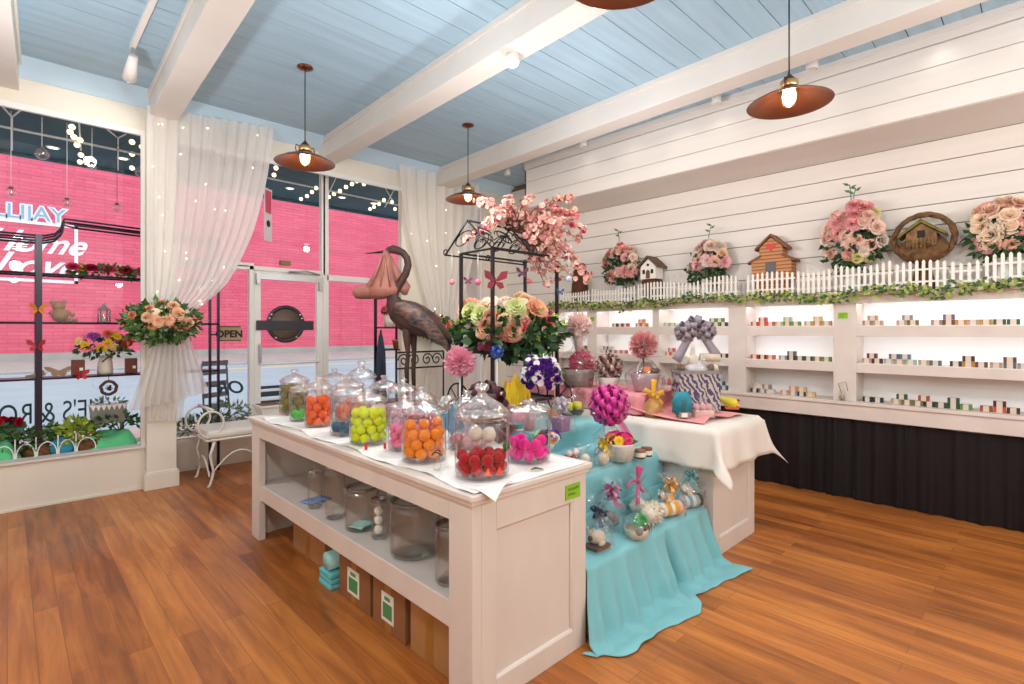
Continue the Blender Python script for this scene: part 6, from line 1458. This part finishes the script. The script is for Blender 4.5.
# ---------------------------------------------------------------- display rack in the left window
IR = M('rack_iron', (40, 26, 44), 0.35, metal=0.3)
rk = thing('display_rack', 'tall dark iron shelf rack with a stepped curved top in the left window', 'rack', (0.2, 6.3, 0.36))
YF0, YF1 = 6.18, 6.40
def hbar(x0, x1, z, r=0.009):
    b = MB()
    for y in (YF0, YF1): b.tube([(x0, y, z), (x1, y, z)], r, 6)
    return b
for i, x in enumerate((-0.92, 0.2)):
    pz = 2.34
    for y in (YF0, YF1): wpart('post', MB().bb(x-0.022, x+0.022, y-0.012, y+0.012, 0.36, pz), IR, rk)
for x in (1.545, 1.625):
    for y in (YF0+0.02,): wpart('post', MB().bb(x-0.012, x+0.012, y-0.012, y+0.012, 0.0, 2.46), IR, rk)
for y in (YF0, YF1-0.04):
    tp = MB()
    for dz in (0, -0.045): tp.tube([(-0.92, y, 2.33+dz), (0.16, y, 2.33+dz), (0.24, y, 2.335+dz), (0.31, y, 2.36+dz), (0.355, y, 2.42+dz), (0.37, y, 2.50+dz*0.6), (0.46, y, 2.50+dz), (1.625, y, 2.47+dz)], 0.009, 6)
    wpart('top_rail', tp, IR, rk)
wpart('top_bracket', MB().tube([(0.99, YF0, 2.49), (0.985, YF0, 2.42), (1.0, YF0, 2.36)], 0.008, 6), IR, rk)
for z in (2.005, 1.572, 1.076):
    wpart('shelf', hbar(-0.92, 1.625, z-0.008).bb(-0.92, 1.625, YF0, YF1, z-0.006, z), IR if z != 2.005 else IR, rk)
for z in (0.9, 1.45, 1.9): wpart('rung', MB().tube([(1.545, YF0+0.02, z), (1.625, YF0+0.02, z)], 0.008, 6), IR, rk)
YI = 6.29
def rackx(u): return on_y(u, 330, YI)[0]
# flowers lying along the top shelf
t = thing('silk_flowers', 'row of crimson, amber and green silk flowers lying on the top rack shelf', 'flowers', (rackx(108), YI, 2.008))
obj('foliage', foliage(MB(), (0, 0, 0.045), (0.30, 0.08, 0.05), 190, 0.06, 0.035), GREEN, t)
for k in range(9):
    d = (0, -0.6, 0.8); kind, c = [('rose', (196, 60, 92)), ('daisy', (226, 160, 70)), ('rose', (150, 30, 60)), ('rose', (230, 150, 150))][k % 4]
    inst('rose' if kind == 'rose' else 'daisy', fl(kind, c), t, (-0.26+0.065*k, -0.05+0.03*(k % 2), 0.065), _V(d).to_track_quat('Z', 'Y').to_euler(), 0.055)
def cutout(name, lab, cat, x, z, pts, c=(168, 138, 112), w=1.0):
    o = obj(name, MB().poly_prism([(a*w, b*w) for a, b in pts], 'y', -0.006, 0.006), M('cutout_wood', c, 0.8), None, (x, YI, z), bev=0.002); return tag(o, lab, cat)
bear = []
def circ(cx, cy, r, a0, a1, n=7): return [(cx+r*cos(a0+(a1-a0)*k/n), cy+r*sin(a0+(a1-a0)*k/n)) for k in range(n+1)]
bear = [(-0.07, 0)]+circ(-0.075, 0.09, 0.05, -1.9, -3.9)+circ(-0.055, 0.155, 0.03, -2.4, -4.6, 4)+circ(0.0, 0.175, 0.055, 2.4, 0.7)+circ(0.055, 0.165, 0.03, 1.6, -0.9, 4)+[(0.06, 0.13), (0.11, 0.11)]+circ(0.125, 0.085, 0.025, 1.4, -1.4, 4)+[(0.085, 0.055), (0.14, 0.03)]+circ(0.14, 0.014, 0.014, 1.2, -1.4, 3)
bm_ = MB()
for cx_, cz_, rr in ((0, 0.062, 0.062), (-0.01, 0.145, 0.048), (-0.05, 0.178, 0.02), (0.028, 0.182, 0.02), (0.05, 0.085, 0.026), (0.085, 0.07, 0.02), (0.075, 0.02, 0.02), (0.04, 0.022, 0.022), (0.11, 0.018, 0.018), (-0.055, 0.08, 0.022)):
    bm_.tube([(cx_, -0.006-0.001*rr, cz_), (cx_, 0.006+0.001*rr, cz_)], rr, 20)
tag(obj('bear_cutout', bm_, M('cutout_wood', (168, 138, 112), 0.8), None, (rackx(60), YI, 1.572)), 'tan teddy bear cutout standing on the middle rack shelf', 'ornament')
bf = [(0, 0.02), (-0.05, 0.0), (-0.09, 0.03), (-0.08, 0.06), (-0.15, 0.10), (-0.17, 0.145), (-0.10, 0.14), (-0.03, 0.10), (0, 0.085), (0.03, 0.10), (0.10, 0.14), (0.17, 0.145), (0.15, 0.10), (0.08, 0.06), (0.09, 0.03), (0.05, 0.0)]
cutout('butterfly_cutout', 'grey brown butterfly cutout on the low rack shelf beside the brown box', 'ornament', rackx(59), 1.078, bf, (150, 132, 118), 0.62)
cutout('bird_cutout', 'grey bird cutout on the low rack shelf behind the rack post', 'ornament', rackx(36), 1.078, [(-0.16, 0.02), (-0.05, 0.0), (0.06, 0.0), (0.14, 0.04), (0.16, 0.07), (0.13, 0.07), (0.12, 0.13), (0.08, 0.155), (0.04, 0.13), (0.03, 0.10), (-0.06, 0.06), (-0.16, 0.045)], (142, 130, 122), 0.45)
t = thing('lantern', 'small clear glass lantern with a grey cap on the middle rack shelf', 'lantern', (rackx(104), YI, 1.572))
obj('glass', MB().lathe([(0.045, 0.01), (0.048, 0.10), (0.03, 0.125)], 6), JG, t); obj('cap', MB().lathe([(0.052, 0.12), (0.03, 0.145), (0.012, 0.16), (0.016, 0.175), (0, 0.18)], 12), GREYF, t); obj('base', MB().lathe([(0, 0), (0.05, 0), (0.05, 0.01), (0, 0.012)], 12), GREYF, t)
fr_ = MB()
for k in range(6): fr_.cyl((0.047*cos(pi*k/3), 0.047*sin(pi*k/3), 0.01), (0.048*cos(pi*k/3), 0.048*sin(pi*k/3), 0.12), 0.003, seg=4)
obj('frame', fr_, GREYF, t); obj('candle', MB().cyl((0, 0, 0.01), (0, 0, 0.07), 0.014, seg=10), CREAMF, t)
for u, lab in ((78, 'brown square gift box with a pale tag left of the pitcher on the rack'), (131, 'brown square gift box with a pale tag right of the pitcher on the rack')):
    t = thing('gift_box', lab, 'box', (rackx(u), YI, 1.078), group='brown boxes on the low rack shelf'); obj('box', MB().bb(-0.048, 0.048, -0.03, 0.03, 0, 0.145), M('box_brown', (120, 64, 44), 0.6, var=0.2, scale=10), t, bev=0.003); obj('tag', MB().bb(0.008, 0.034, -0.032, -0.03, 0.045, 0.072), STK, t)
t = thing('pitcher_bouquet', 'white enamel pitcher of purple, yellow and coral flowers on the low rack shelf', 'flowers', (rackx(105), YI-0.01, 1.078))
obj('pitcher', MB().lathe([(0, 0.002), (0.058, 0), (0.064, 0.03), (0.056, 0.12), (0.046, 0.16), (0.052, 0.175)], 22), M('enamel_white', (214, 204, 192), 0.4), t); obj('handle', MB().tube([(0.045, -0.02, 0.15), (0.05, -0.05, 0.17), (0.01, -0.065, 0.16), (-0.03, -0.06, 0.12)], 0.005, 6), BLACK, t)
obj('foliage', foliage(MB(), (0, 0, 0.25), (0.22, 0.10, 0.11), 130, 0.07, 0.035), DARKG, t)
blooms(t, (0, 0, 0.29), (0.20, 0.085, 0.11), [('daisy', (150, 80, 160), 5, 0.045), ('daisy', (240, 196, 50), 6, 0.042), ('rose', (240, 130, 100), 5, 0.045), ('daisy', (236, 150, 170), 5, 0.04), ('daisy', (250, 220, 150), 4, 0.04)], face=(0, -1, 0.2), up=0.2)
t = thing('twig_wreath', 'small brown twig wreath hanging under the low rack shelf', 'wreath', (rackx(107), YF0-0.01, 0.955))
obj('ring', MB().tube([(0.058*cos(a)*(1+0.06*sin(7*a)), 0.008*sin(5*a), 0.06*sin(a)) for a in [2*pi*k/30 for k in range(30)]], 0.014, 7, closed=True), M('twig', (84, 58, 46)), t); obj('bow', pull_bow(MB(), (0, -0.015, 0.0), 0.03, 9, 0.014), M('twig_dark', (66, 46, 38), 0.8), t); obj('hanger', MB().cyl((0, 0, 0.06), (0, 0.01, 0.115), 0.003, seg=5), BLACK, t)
YB_ = YF0-0.03
def bpos(u, v): return on_y(u, v, YB_)
butterfly(0, 0, 0, 0.13, 'orange butterfly clipped to the rack post', (226, 130, 50), YAW+0.2, bpos(38, 309)); butterfly(0, 0, 0, 0.13, 'red butterfly clipped to the rack post below the orange one', (186, 40, 60), YAW-0.3, bpos(37, 346)); butterfly(0, 0, 0, 0.12, 'red butterfly hanging from the low rack shelf under the brown box', (206, 36, 56), YAW+0.4, bpos(81, 375))
# glass globes hanging in the window
for u, v, ys, lab in ((42, 154, 6.12, 'clear glass globe hanging highest in the left display window'), (11, 192, 6.14, 'clear glass globe at the left picture edge over the mural'), (67, 203, 6.14, 'clear glass globe over the mural letters'), (117, 208, 6.12, 'small clear glass globe hanging right of the mural'), (92, 167, 6.13, 'clear glass globe hanging near the string lights'), (141, 172, 6.12, 'clear glass globe with a beaded thread beside the column')):
    x, y, z = on_y(u, v, ys); t = thing('glass_globe', lab, 'ornament', (x, y, 3.36), group='glass globes hanging in the left window')
    r = 0.05 if u in (42, 141) else 0.036
    obj('thread', MB().cyl((0, 0, 0), (0, 0, z-3.36+r), 0.002, seg=4), FRAME if u != 117 else BLACK, t); obj('globe', MB().ball((0, 0, z-3.36), r, 16, 10), thin_glass('globe_glass', (0.93, 0.92, 0.92), 1.5, 0.03, boost=1.2, base=0.12), t); obj('cap', MB().lathe([(0.014, -0.008), (0.016, 0.008), (0, 0.014)], 10, (0, 0, z-3.36+r)), BROWNF, t)

# ---------------------------------------------------------------- window seat display
ZPF = 0.36
GC = M('green_cloth', (96, 206, 140), 0.75, var=0.12, scale=6, sheen=0.3); 
def mound(x0, x1, y0, y1, h, lab, m_):
    mb = MB().grid(lambda u, v: (x0+(x1-x0)*u, y0+(y1-y0)*v, ZPF+0.004+h*(min(1, 4*v, 4*(1-v)*2)**0.6)*min(1, 6*u, 6*(1-u))**0.7*(0.82+0.18*sin(7*u+5*v))+0.012*sin(20*u+30*v)*v), 30, 16)
    return tag(obj('green_cloth', mb, m_), lab, 'cloth')
mound(0.47, 0.925, 6.115, 6.42, 0.17, 'bright green satin cloth heaped at the column end of the window seat', GC)
mound(-0.55, 0.10, 6.115, 6.42, 0.20, 'pale green satin cloth heaped at the left end of the window seat', GC)
def leafy(x, y, z, r, h, lab, m1, m2, n=120, L_=0.08, W_=0.045, pot=None):
    t = thing('leafy_plant', lab, 'plant', (x, y, z))
    if pot: obj('pot', MB().lathe([(0, 0), (0.06, 0), (0.08, 0.09), (0.074, 0.09)], 20), pot, t)
    obj('foliage', foliage(MB(), (0, 0, h), (r, min(r, 0.14), h*0.75), n, L_, W_, 0.2), m1, t); obj('pale_leaves', foliage(MB(), (0, -0.02, h), (r, min(r, 0.13), h*0.8), n//2, L_*0.8, W_*0.8, 0.3), m2, t)
    st_ = MB()
    for k in range(5): st_.tube([(0, 0, 0.0), (R.uniform(-r, r)*0.6, R.uniform(-0.05, 0.05), h)], 0.005, 5)
    obj('stem', st_, GREEN, t); return t
PB_ = M('planter_brown', (112, 66, 40), 0.7, var=0.3, scale=12)
leafy(on_y(28, 330, 6.27)[0], 6.27, ZPF, 0.16, 0.15, 'leafy grey green plant in the window seat behind the left arch', GREEN, SAGE, pot=PB_)
leafy(on_y(74, 330, 6.27)[0], 6.27, ZPF, 0.17, 0.17, 'yellow green leafy plant in the middle of the window seat', LIMEG, M('leaf_yellow', (200, 204, 70), 0.6, var=0.3, scale=9), 150, pot=PB_)
leafy(on_y(48, 330, 6.3)[0], 6.3, ZPF, 0.14, 0.15, 'pale leafy plant behind the blue ball in the window seat', GREEN, M('leaf_pale', (190, 206, 196), 0.6, var=0.2, scale=9), pot=PB_)
t = leafy(on_y(122, 330, 6.27)[0]-0.02, 6.27, ZPF+0.165, 0.22, 0.09, 'trailing ivy lying over the green cloth beside the column', DARKG, GREEN, 70, 0.06, 0.045)
leafy(on_y(3, 330, 6.26)[0]-0.1, 6.27, ZPF+0.145, 0.16, 0.10, 'mixed leafy plant on the pale green cloth at the left picture edge', GREEN, SAGE)
x = on_y(63, 330, 6.19)[0]; tag(obj('blue_ball', MB().ball((0, 0, 0.09), (0.105, 0.06, 0.09), 18, 12), M('ball_teal', (40, 140, 176), 0.35), None, (x-0.005, 6.175, ZPF)), 'glossy teal blue ball behind the wire arches on the window seat', 'ball')
for u, lab in ((39, 'brown woven basket behind the left wire arches'), (87, 'brown woven basket behind the right wire arches')):
    x = on_y(u, 330, 6.18)[0]; t = thing('woven_basket', lab, 'basket', (x, 6.175, ZPF)); obj('basket', MB().ball((0, 0, 0.07), (0.10, 0.055, 0.07), 18, 10, jit=0.02), M('wicker_brown2', (126, 84, 44), 0.85, c2=(80, 50, 30), scale=30, bump=0.5), t)
    obj('rim', MB().tube([(0.085*cos(a), 0.045*sin(a), 0.125) for a in [2*pi*k/20 for k in range(20)]], 0.008, 6, closed=True), M('wicker_brown2', (126, 84, 44)), t)
# white wire arch edging, four pieces along the sill
us = [-8, 15, 36, 58, 76, 97]
for k in range(5):
    xa, xb = on_y(us[k], 330, 6.11)[0], on_y(us[k+1], 330, 6.11)[0]; w_ = (xb-xa)
    t = thing('wire_edging', 'white wire arch edging on the window sill, %s' % ['arch at the left picture edge', 'arch before the grey green plant', 'arch before the pale plant', 'arch before the blue ball', 'arch before the right basket'][k], 'edging', ((xa+xb)/2, 6.112, ZPF), group='wire arches along the window sill')
    obj('arch', MB().tube([(-w_*0.44, 0, 0.0), (-w_*0.44, 0, 0.06)]+[(-w_*0.44*cos(a), 0, 0.06+0.10*sin(a)) for a in [pi*q/12 for q in range(1, 12)]]+[(w_*0.44, 0, 0.06), (w_*0.44, 0, 0)], 0.005, 6), FRAME, t)
    obj('upright', MB().bb(-w_*0.5-0.004, -w_*0.5+0.004, -0.004, 0.004, 0, 0.21), FRAME, t)
# zinc planter with a scalloped rim, outside on a stand
x, y, z = on_y(107, 412, 6.42)
t = thing('zinc_planter', 'grey zinc planter box with a zigzag white rim and leaves in the window', 'planter', (x, 6.36, 0.535))
ZN = M('zinc', (158, 156, 148), 0.5, metal=0.3, var=0.15, scale=8)
obj('box', MB().frustum((0, 0, 0.07), (0.24, 0.14), (0.28, 0.17), 0.17), ZN, t); zz = MB()
for k in range(7): zz._add([(-0.14+0.04*k, -0.088, 0.245), (-0.10+0.04*k, -0.088, 0.245), (-0.12+0.04*k, -0.094, 0.195)], [(0, 2, 1)], False)
zz.bb(-0.145, 0.145, -0.09, 0.09, 0.24, 0.248); obj('rim', zz, FRAME, t, solid=0.003)
lg = MB()
for sx in (-1, 1): lg.bb(sx*0.11-0.01, sx*0.11+0.01, -0.06, 0.06, -0.175, 0.075)
obj('stand', lg, BLACK, t); obj('foliage', foliage(MB(), (0, 0, 0.26), (0.13, 0.07, 0.03), 50, 0.05, 0.03), SAGE, t)
# teal pot of red flowers
x, y, z = on_y(8, 422, 6.38)
t = thing('flower_pot', 'teal window pot of red flowers at the left picture edge', 'flowers', (x-0.02, 6.36, 0.53))
obj('pot', MB().frustum((0, 0, 0.0), (0.20, 0.13), (0.25, 0.17), 0.11), M('pot_teal', (72, 134, 140), 0.5), t); obj('stand', MB().bb(-0.09, 0.09, -0.05, 0.05, -0.17, 0.0), BLACK, t)
obj('foliage', foliage(MB(), (0, 0, 0.12), (0.11, 0.07, 0.03), 50, 0.045, 0.03), DARKG, t); blooms(t, (0, 0, 0.15), (0.10, 0.06, 0.035), [('rose', (196, 30, 54), 9, 0.04)], up=0.4)

# ---------------------------------------------------------------- between column and door
t = thing('open_sign', 'tan wooden OPEN sign hanging beside the street door', 'sign', on_y(229, 333.5, 6.3))
bx_ = on_y(241.5, 333, 6.3)[0]-on_y(217, 333, 6.3)[0]
obj('board', MB().bb(-bx_/2, bx_/2, -0.008, 0.008, -0.085, 0.085), M('sign_tan', (176, 150, 112), 0.7, var=0.15, scale=8), t, bev=0.003)
bd = MB(); 
for z in (-0.075, 0.075): bd.bb(-bx_/2+0.006, bx_/2-0.006, -0.010, -0.008, z-0.004, z+0.004)
obj('border', bd, BLACK, t); text('lettering', 'OPEN', BLACK, 0.105, t, (0, -0.011, -0.008), ext=0.001, bold=0.004); obj('cord', MB().tube([(-bx_*0.4, 0, 0.085), (-bx_*0.45, 0.1, 0.14)], 0.003, 5), BLACK, t)
# round door emblem: a ring with a dark band
px = on_y(286.5, 324, 6.44); t = thing('door_emblem', 'round dark emblem with a wide band across the street door glass', 'emblem', (px[0], 6.465, px[2]))
EM = M('emblem_dark', (44, 42, 52), 0.4); ED = M('emblem_olive', (112, 98, 84), 0.45, var=0.2, scale=4)
obj('disc', MB().tube([(0, -0.004, 0), (0, 0.006, 0)], 0.185, 40), ED, t); obj('ring', MB().tube([(0.205*cos(a), -0.006, 0.205*sin(a)) for a in [2*pi*k/48 for k in range(48)]], [(0.006, 0.026)]*48, 6, closed=True, up=(0, 1, 0)), EM, t)
obj('band', MB().bb(-0.34, 0.34, -0.012, -0.005, -0.075, 0.04), EM, t)
for a in (0.35, 0.6, 2.55, 2.8, -0.9, -2.2): obj('glint', MB().box((0.205*cos(a), -0.014, 0.205*sin(a)), (0.02, 0.002, 0.012)), FRAME, t)
o = obj('hanging_poster', MB().bb(-0.075, 0.075, -0.004, 0.004, -0.30, 0.30), M('poster_white', (226, 214, 220), 0.6), None, (on_y(268, 215, 6.25)[0], 6.25, on_y(268, 215, 6.25)[2]), 0.7); tag(o, 'narrow white and pink poster hanging high beside the sheer curtain', 'poster')
obj('print', MB().bb(-0.06, 0.06, -0.006, -0.004, 0.02, 0.28), M('poster_pink', (206, 80, 110), 0.6), o); obj('motif', MB().ball((0, -0.006, -0.10), (0.04, 0.003, 0.04)), EM, o)
tag(obj('wood_block', MB().bb(-0.06, 0.06, -0.03, 0.03, 0, 0.055), M('block_olive', (150, 126, 80), 0.7, var=0.2, scale=8), None, (on_y(285, 240, 6.43)[0], 6.43, 2.281), bev=0.004), 'small tan wooden block standing on the bar over the street door', 'block')

# white iron bench with a scrolled arm
BW = M('bench_white', (226, 222, 214), 0.5, var=0.08, scale=6)
bn_ = thing('iron_bench', 'white iron bench with scrolled arm and padded seat before the low wall', 'bench', (1.40, 5.60, 0))
wpart('seat', MB().bb(1.36, 2.45, 5.56, 6.06, 0.455, 0.535), BW, bn_, bev=0.03)
wpart('seat_frame', MB().tube([(1.36, 5.56, 0.445), (2.45, 5.56, 0.445), (2.45, 6.06, 0.445), (1.36, 6.06, 0.445)], 0.012, 8, closed=True), BW, bn_)
for x in (1.40, 2.42):
    for y in (5.57, 6.04):
        wpart('leg', MB().tube([(x+0.03, y, 0.44), (x-0.01, y, 0.30), (x+0.02, y, 0.14), (x-0.01, y-0.0, 0.02), (x-0.03, y, 0.0)], [0.014, 0.013, 0.011, 0.012, 0.016], 8), BW, bn_)
for x in (1.385, 2.43):
    for y in (5.57, 6.04):
        arm = MB().tube([(x+0.02-0.125*cos(a)*(1-k*0.012), y, 0.60+0.135*sin(a)*(1-k*0.012)) for k, a in enumerate([-1.3+0.29*q for q in range(23)])], 0.011, 7); wpart('arm_scroll', arm, BW, bn_)
    wpart('arm_rest', MB().tube([(x+0.02, 5.57, 0.735), (x+0.02, 6.04, 0.735)], 0.014, 8), BW, bn_)
    wpart('stretcher', MB().tube([(x, 5.57+0.47*q/12, 0.10+0.16*sin(pi*q/12)) for q in range(13)], 0.008, 6), BW, bn_)
wpart('stretcher', MB().tube([(1.40+1.02*q/16, 5.57, 0.12+0.20*abs(sin(2*pi*q/16))) for q in range(17)], 0.008, 6), BW, bn_)
t = thing('urn_planter', 'white square urn planter standing on the right of the iron bench', 'planter', (2.05, 5.92, 0.537)); obj('urn', MB().frustum((0, 0, 0.0), (0.16, 0.16), (0.24, 0.24), 0.13).frustum((0, 0, 0.13), (0.27, 0.27), (0.27, 0.27), 0.025), BW, t, bev=0.006); obj('soil', MB().bb(-0.11, 0.11, -0.11, 0.11, 0.155, 0.158), BROWNF, t)
t = thing('eucalyptus_garland', 'grey green eucalyptus garland lying on the low wall behind the bench', 'garland', (1.6, 6.42, 0.36))
obj('foliage', foliage(foliage(MB(), (-0.12, -0.02, 0.10), (0.26, 0.11, 0.10), 200, 0.07, 0.03), (0.16, -0.02, 0.20), (0.22, 0.10, 0.14), 150, 0.07, 0.03), SAGE, t); obj('dark_foliage', foliage(MB(), (0, -0.01, 0.12), (0.32, 0.10, 0.12), 120, 0.06, 0.03), GREEN, t)
# grey bistro chair outside
GB = M('chair_grey', (120, 122, 130), 0.5, metal=0.3)
x, y, z = on_y(228, 375, 6.95); t = thing('bistro_chair', 'grey metal slat back chair outside the glass beside the door', 'chair', (x, 7.0, -0.06), 0.4)
for sx in (-1, 1):
    for sy in (-1, 1): obj('leg', MB().tube([(0.19*sx, 0.18*sy, 0), (0.17*sx, 0.16*sy, 0.45)], 0.012, 6), GB, t)
    obj('back_post', MB().tube([(0.17*sx, 0.16, 0.45), (0.17*sx, 0.22, 1.10), (0.14*sx, 0.23, 1.18)], 0.012, 6), GB, t)
obj('seat', MB().bb(-0.2, 0.2, -0.19, 0.19, 0.44, 0.46), GB, t, bev=0.005)
for z in (0.62, 0.76, 0.90, 1.04, 1.15): obj('slat', MB().bb(-0.17, 0.17, 0.19, 0.205, z-0.03, z+0.03), GB, t)

# ---------------------------------------------------------------- right window: rack, umbrella, iron stand
r2 = thing('display_rack', 'narrow black metal rack standing in the tall window behind the stork', 'rack', (3.35, 6.0, 0))
ya, yb = 6.02, 6.30
xs = [on_y(u, 330, 6.1)[0] for u in (372, 383.5, 401)]
for x, y in ((xs[0], ya), (xs[1], yb), (xs[2], ya), (xs[2]+0.05, yb)): wpart('post', MB().bb(x-0.012, x+0.012, y-0.012, y+0.012, 0, 2.12), BLACK, r2)
for z in (0.55, 1.24, 1.53, 2.05):
    wpart('shelf', MB().tube([(xs[0], ya, z), (xs[2], ya, z), (xs[2]+0.05, yb, z), (xs[1], yb, z)], 0.009, 6, closed=True).bb(xs[1], xs[2], ya, yb, z-0.004, z+0.004), BLACK, r2)
for u, v, ys, lab, c in ((412, 262, 6.2, 'small turquoise paper flower on top of the narrow black rack', (90, 190, 206)),):
    x, y, z = on_y(u-8, v, 6.15); t = thing('paper_flower', lab, 'flowers', (x, 6.15, 2.056)); obj('puff', frill(MB(), (0, 0, 0.09), 0.06, 70, 0.014), satin('turq', c), t); obj('stem', MB().cyl((0, 0, 0), (0, 0, 0.07), 0.006, seg=6), GREEN, t)
x = on_y(388, 330, 6.15)[0]
t = thing('rose_vase', 'white vase of pink roses on the narrow black rack', 'flowers', (x, 6.12, 1.536)); obj('vase', MB().lathe([(0, 0), (0.06, 0), (0.075, 0.15), (0.07, 0.15)], 20), M('enamel_white', (214, 204, 192)), t)
obj('foliage', foliage(MB(), (0, 0, 0.19), (0.09, 0.08, 0.05), 50, 0.05, 0.03), DARKG, t); blooms(t, (0, 0, 0.21), (0.09, 0.08, 0.07), [('rose', (226, 130, 130), 8, 0.04)], up=0.3)
x = on_y(399, 330, 6.15)[0]; tag(obj('terracotta_pot', MB().lathe([(0, 0), (0.06, 0), (0.075, 0.10), (0.085, 0.10), (0.085, 0.125), (0.07, 0.125), (0.06, 0.03)], 22), M('terracotta', (206, 120, 60)), None, (x-0.02, 6.14, 1.246)), 'rusty terracotta pot on the lower shelf of the narrow black rack', 'pot')
tag(obj('gift_bag', MB().bb(-0.05, 0.05, -0.03, 0.03, 0, 0.12), M('bag_pink', (236, 150, 176), 0.6), None, (xs[2]+0.0, 6.2, 2.056), 0.3), 'pink paper bag on top of the narrow black rack', 'bag')
x, y, z = on_y(380, 345, 5.95)
t = thing('folded_umbrella', 'black and steel blue folded patio umbrella leaning by the narrow rack', 'umbrella', (x, 5.93, 0.0))
obj('cloth', MB().lathe([(0.02, 0.30), (0.075, 0.34), (0.07, 0.7), (0.055, 1.2), (0.025, 1.42), (0.01, 1.46)], 24, ripple=0.22, nr=6), M('umbrella_stripe', (40, 62, 92), 0.6, c2=(24, 24, 30), scale=14, stretch=(3, 3, 0.2)), t); obj('pole', MB().cyl((0, 0, 0), (0, 0, 1.5), 0.012, seg=8), BLACK, t)
x, y, z = on_y(415, 363, 5.75)
t = thing('scroll_stand', 'black scrolled iron plant stand with a pale table top behind the stork', 'stand', (x, 5.62, 0)); sc = MB()
for q in (-1, 1):
    for k in range(2):
        cx_ = q*(0.10+0.15*k); sc.tube([(cx_+(0.085-0.003*j)*cos(0.4*j)*q, 0, 1.12+(0.085-0.003*j)*sin(0.4*j)) for j in range(24)], 0.009, 6)
obj('scroll', sc, BLACK, t); obj('rail', MB().tube([(-0.36, 0, 1.22), (0.36, 0, 1.22)], 0.011, 6), BLACK, t); obj('rail', MB().tube([(-0.36, 0, 1.02), (0.36, 0, 1.02)], 0.011, 6), BLACK, t)
for q in (-1, 1): obj('leg', MB().tube([(q*0.36, 0, 0), (q*0.36, 0, 1.22)], 0.012, 6), BLACK, t)
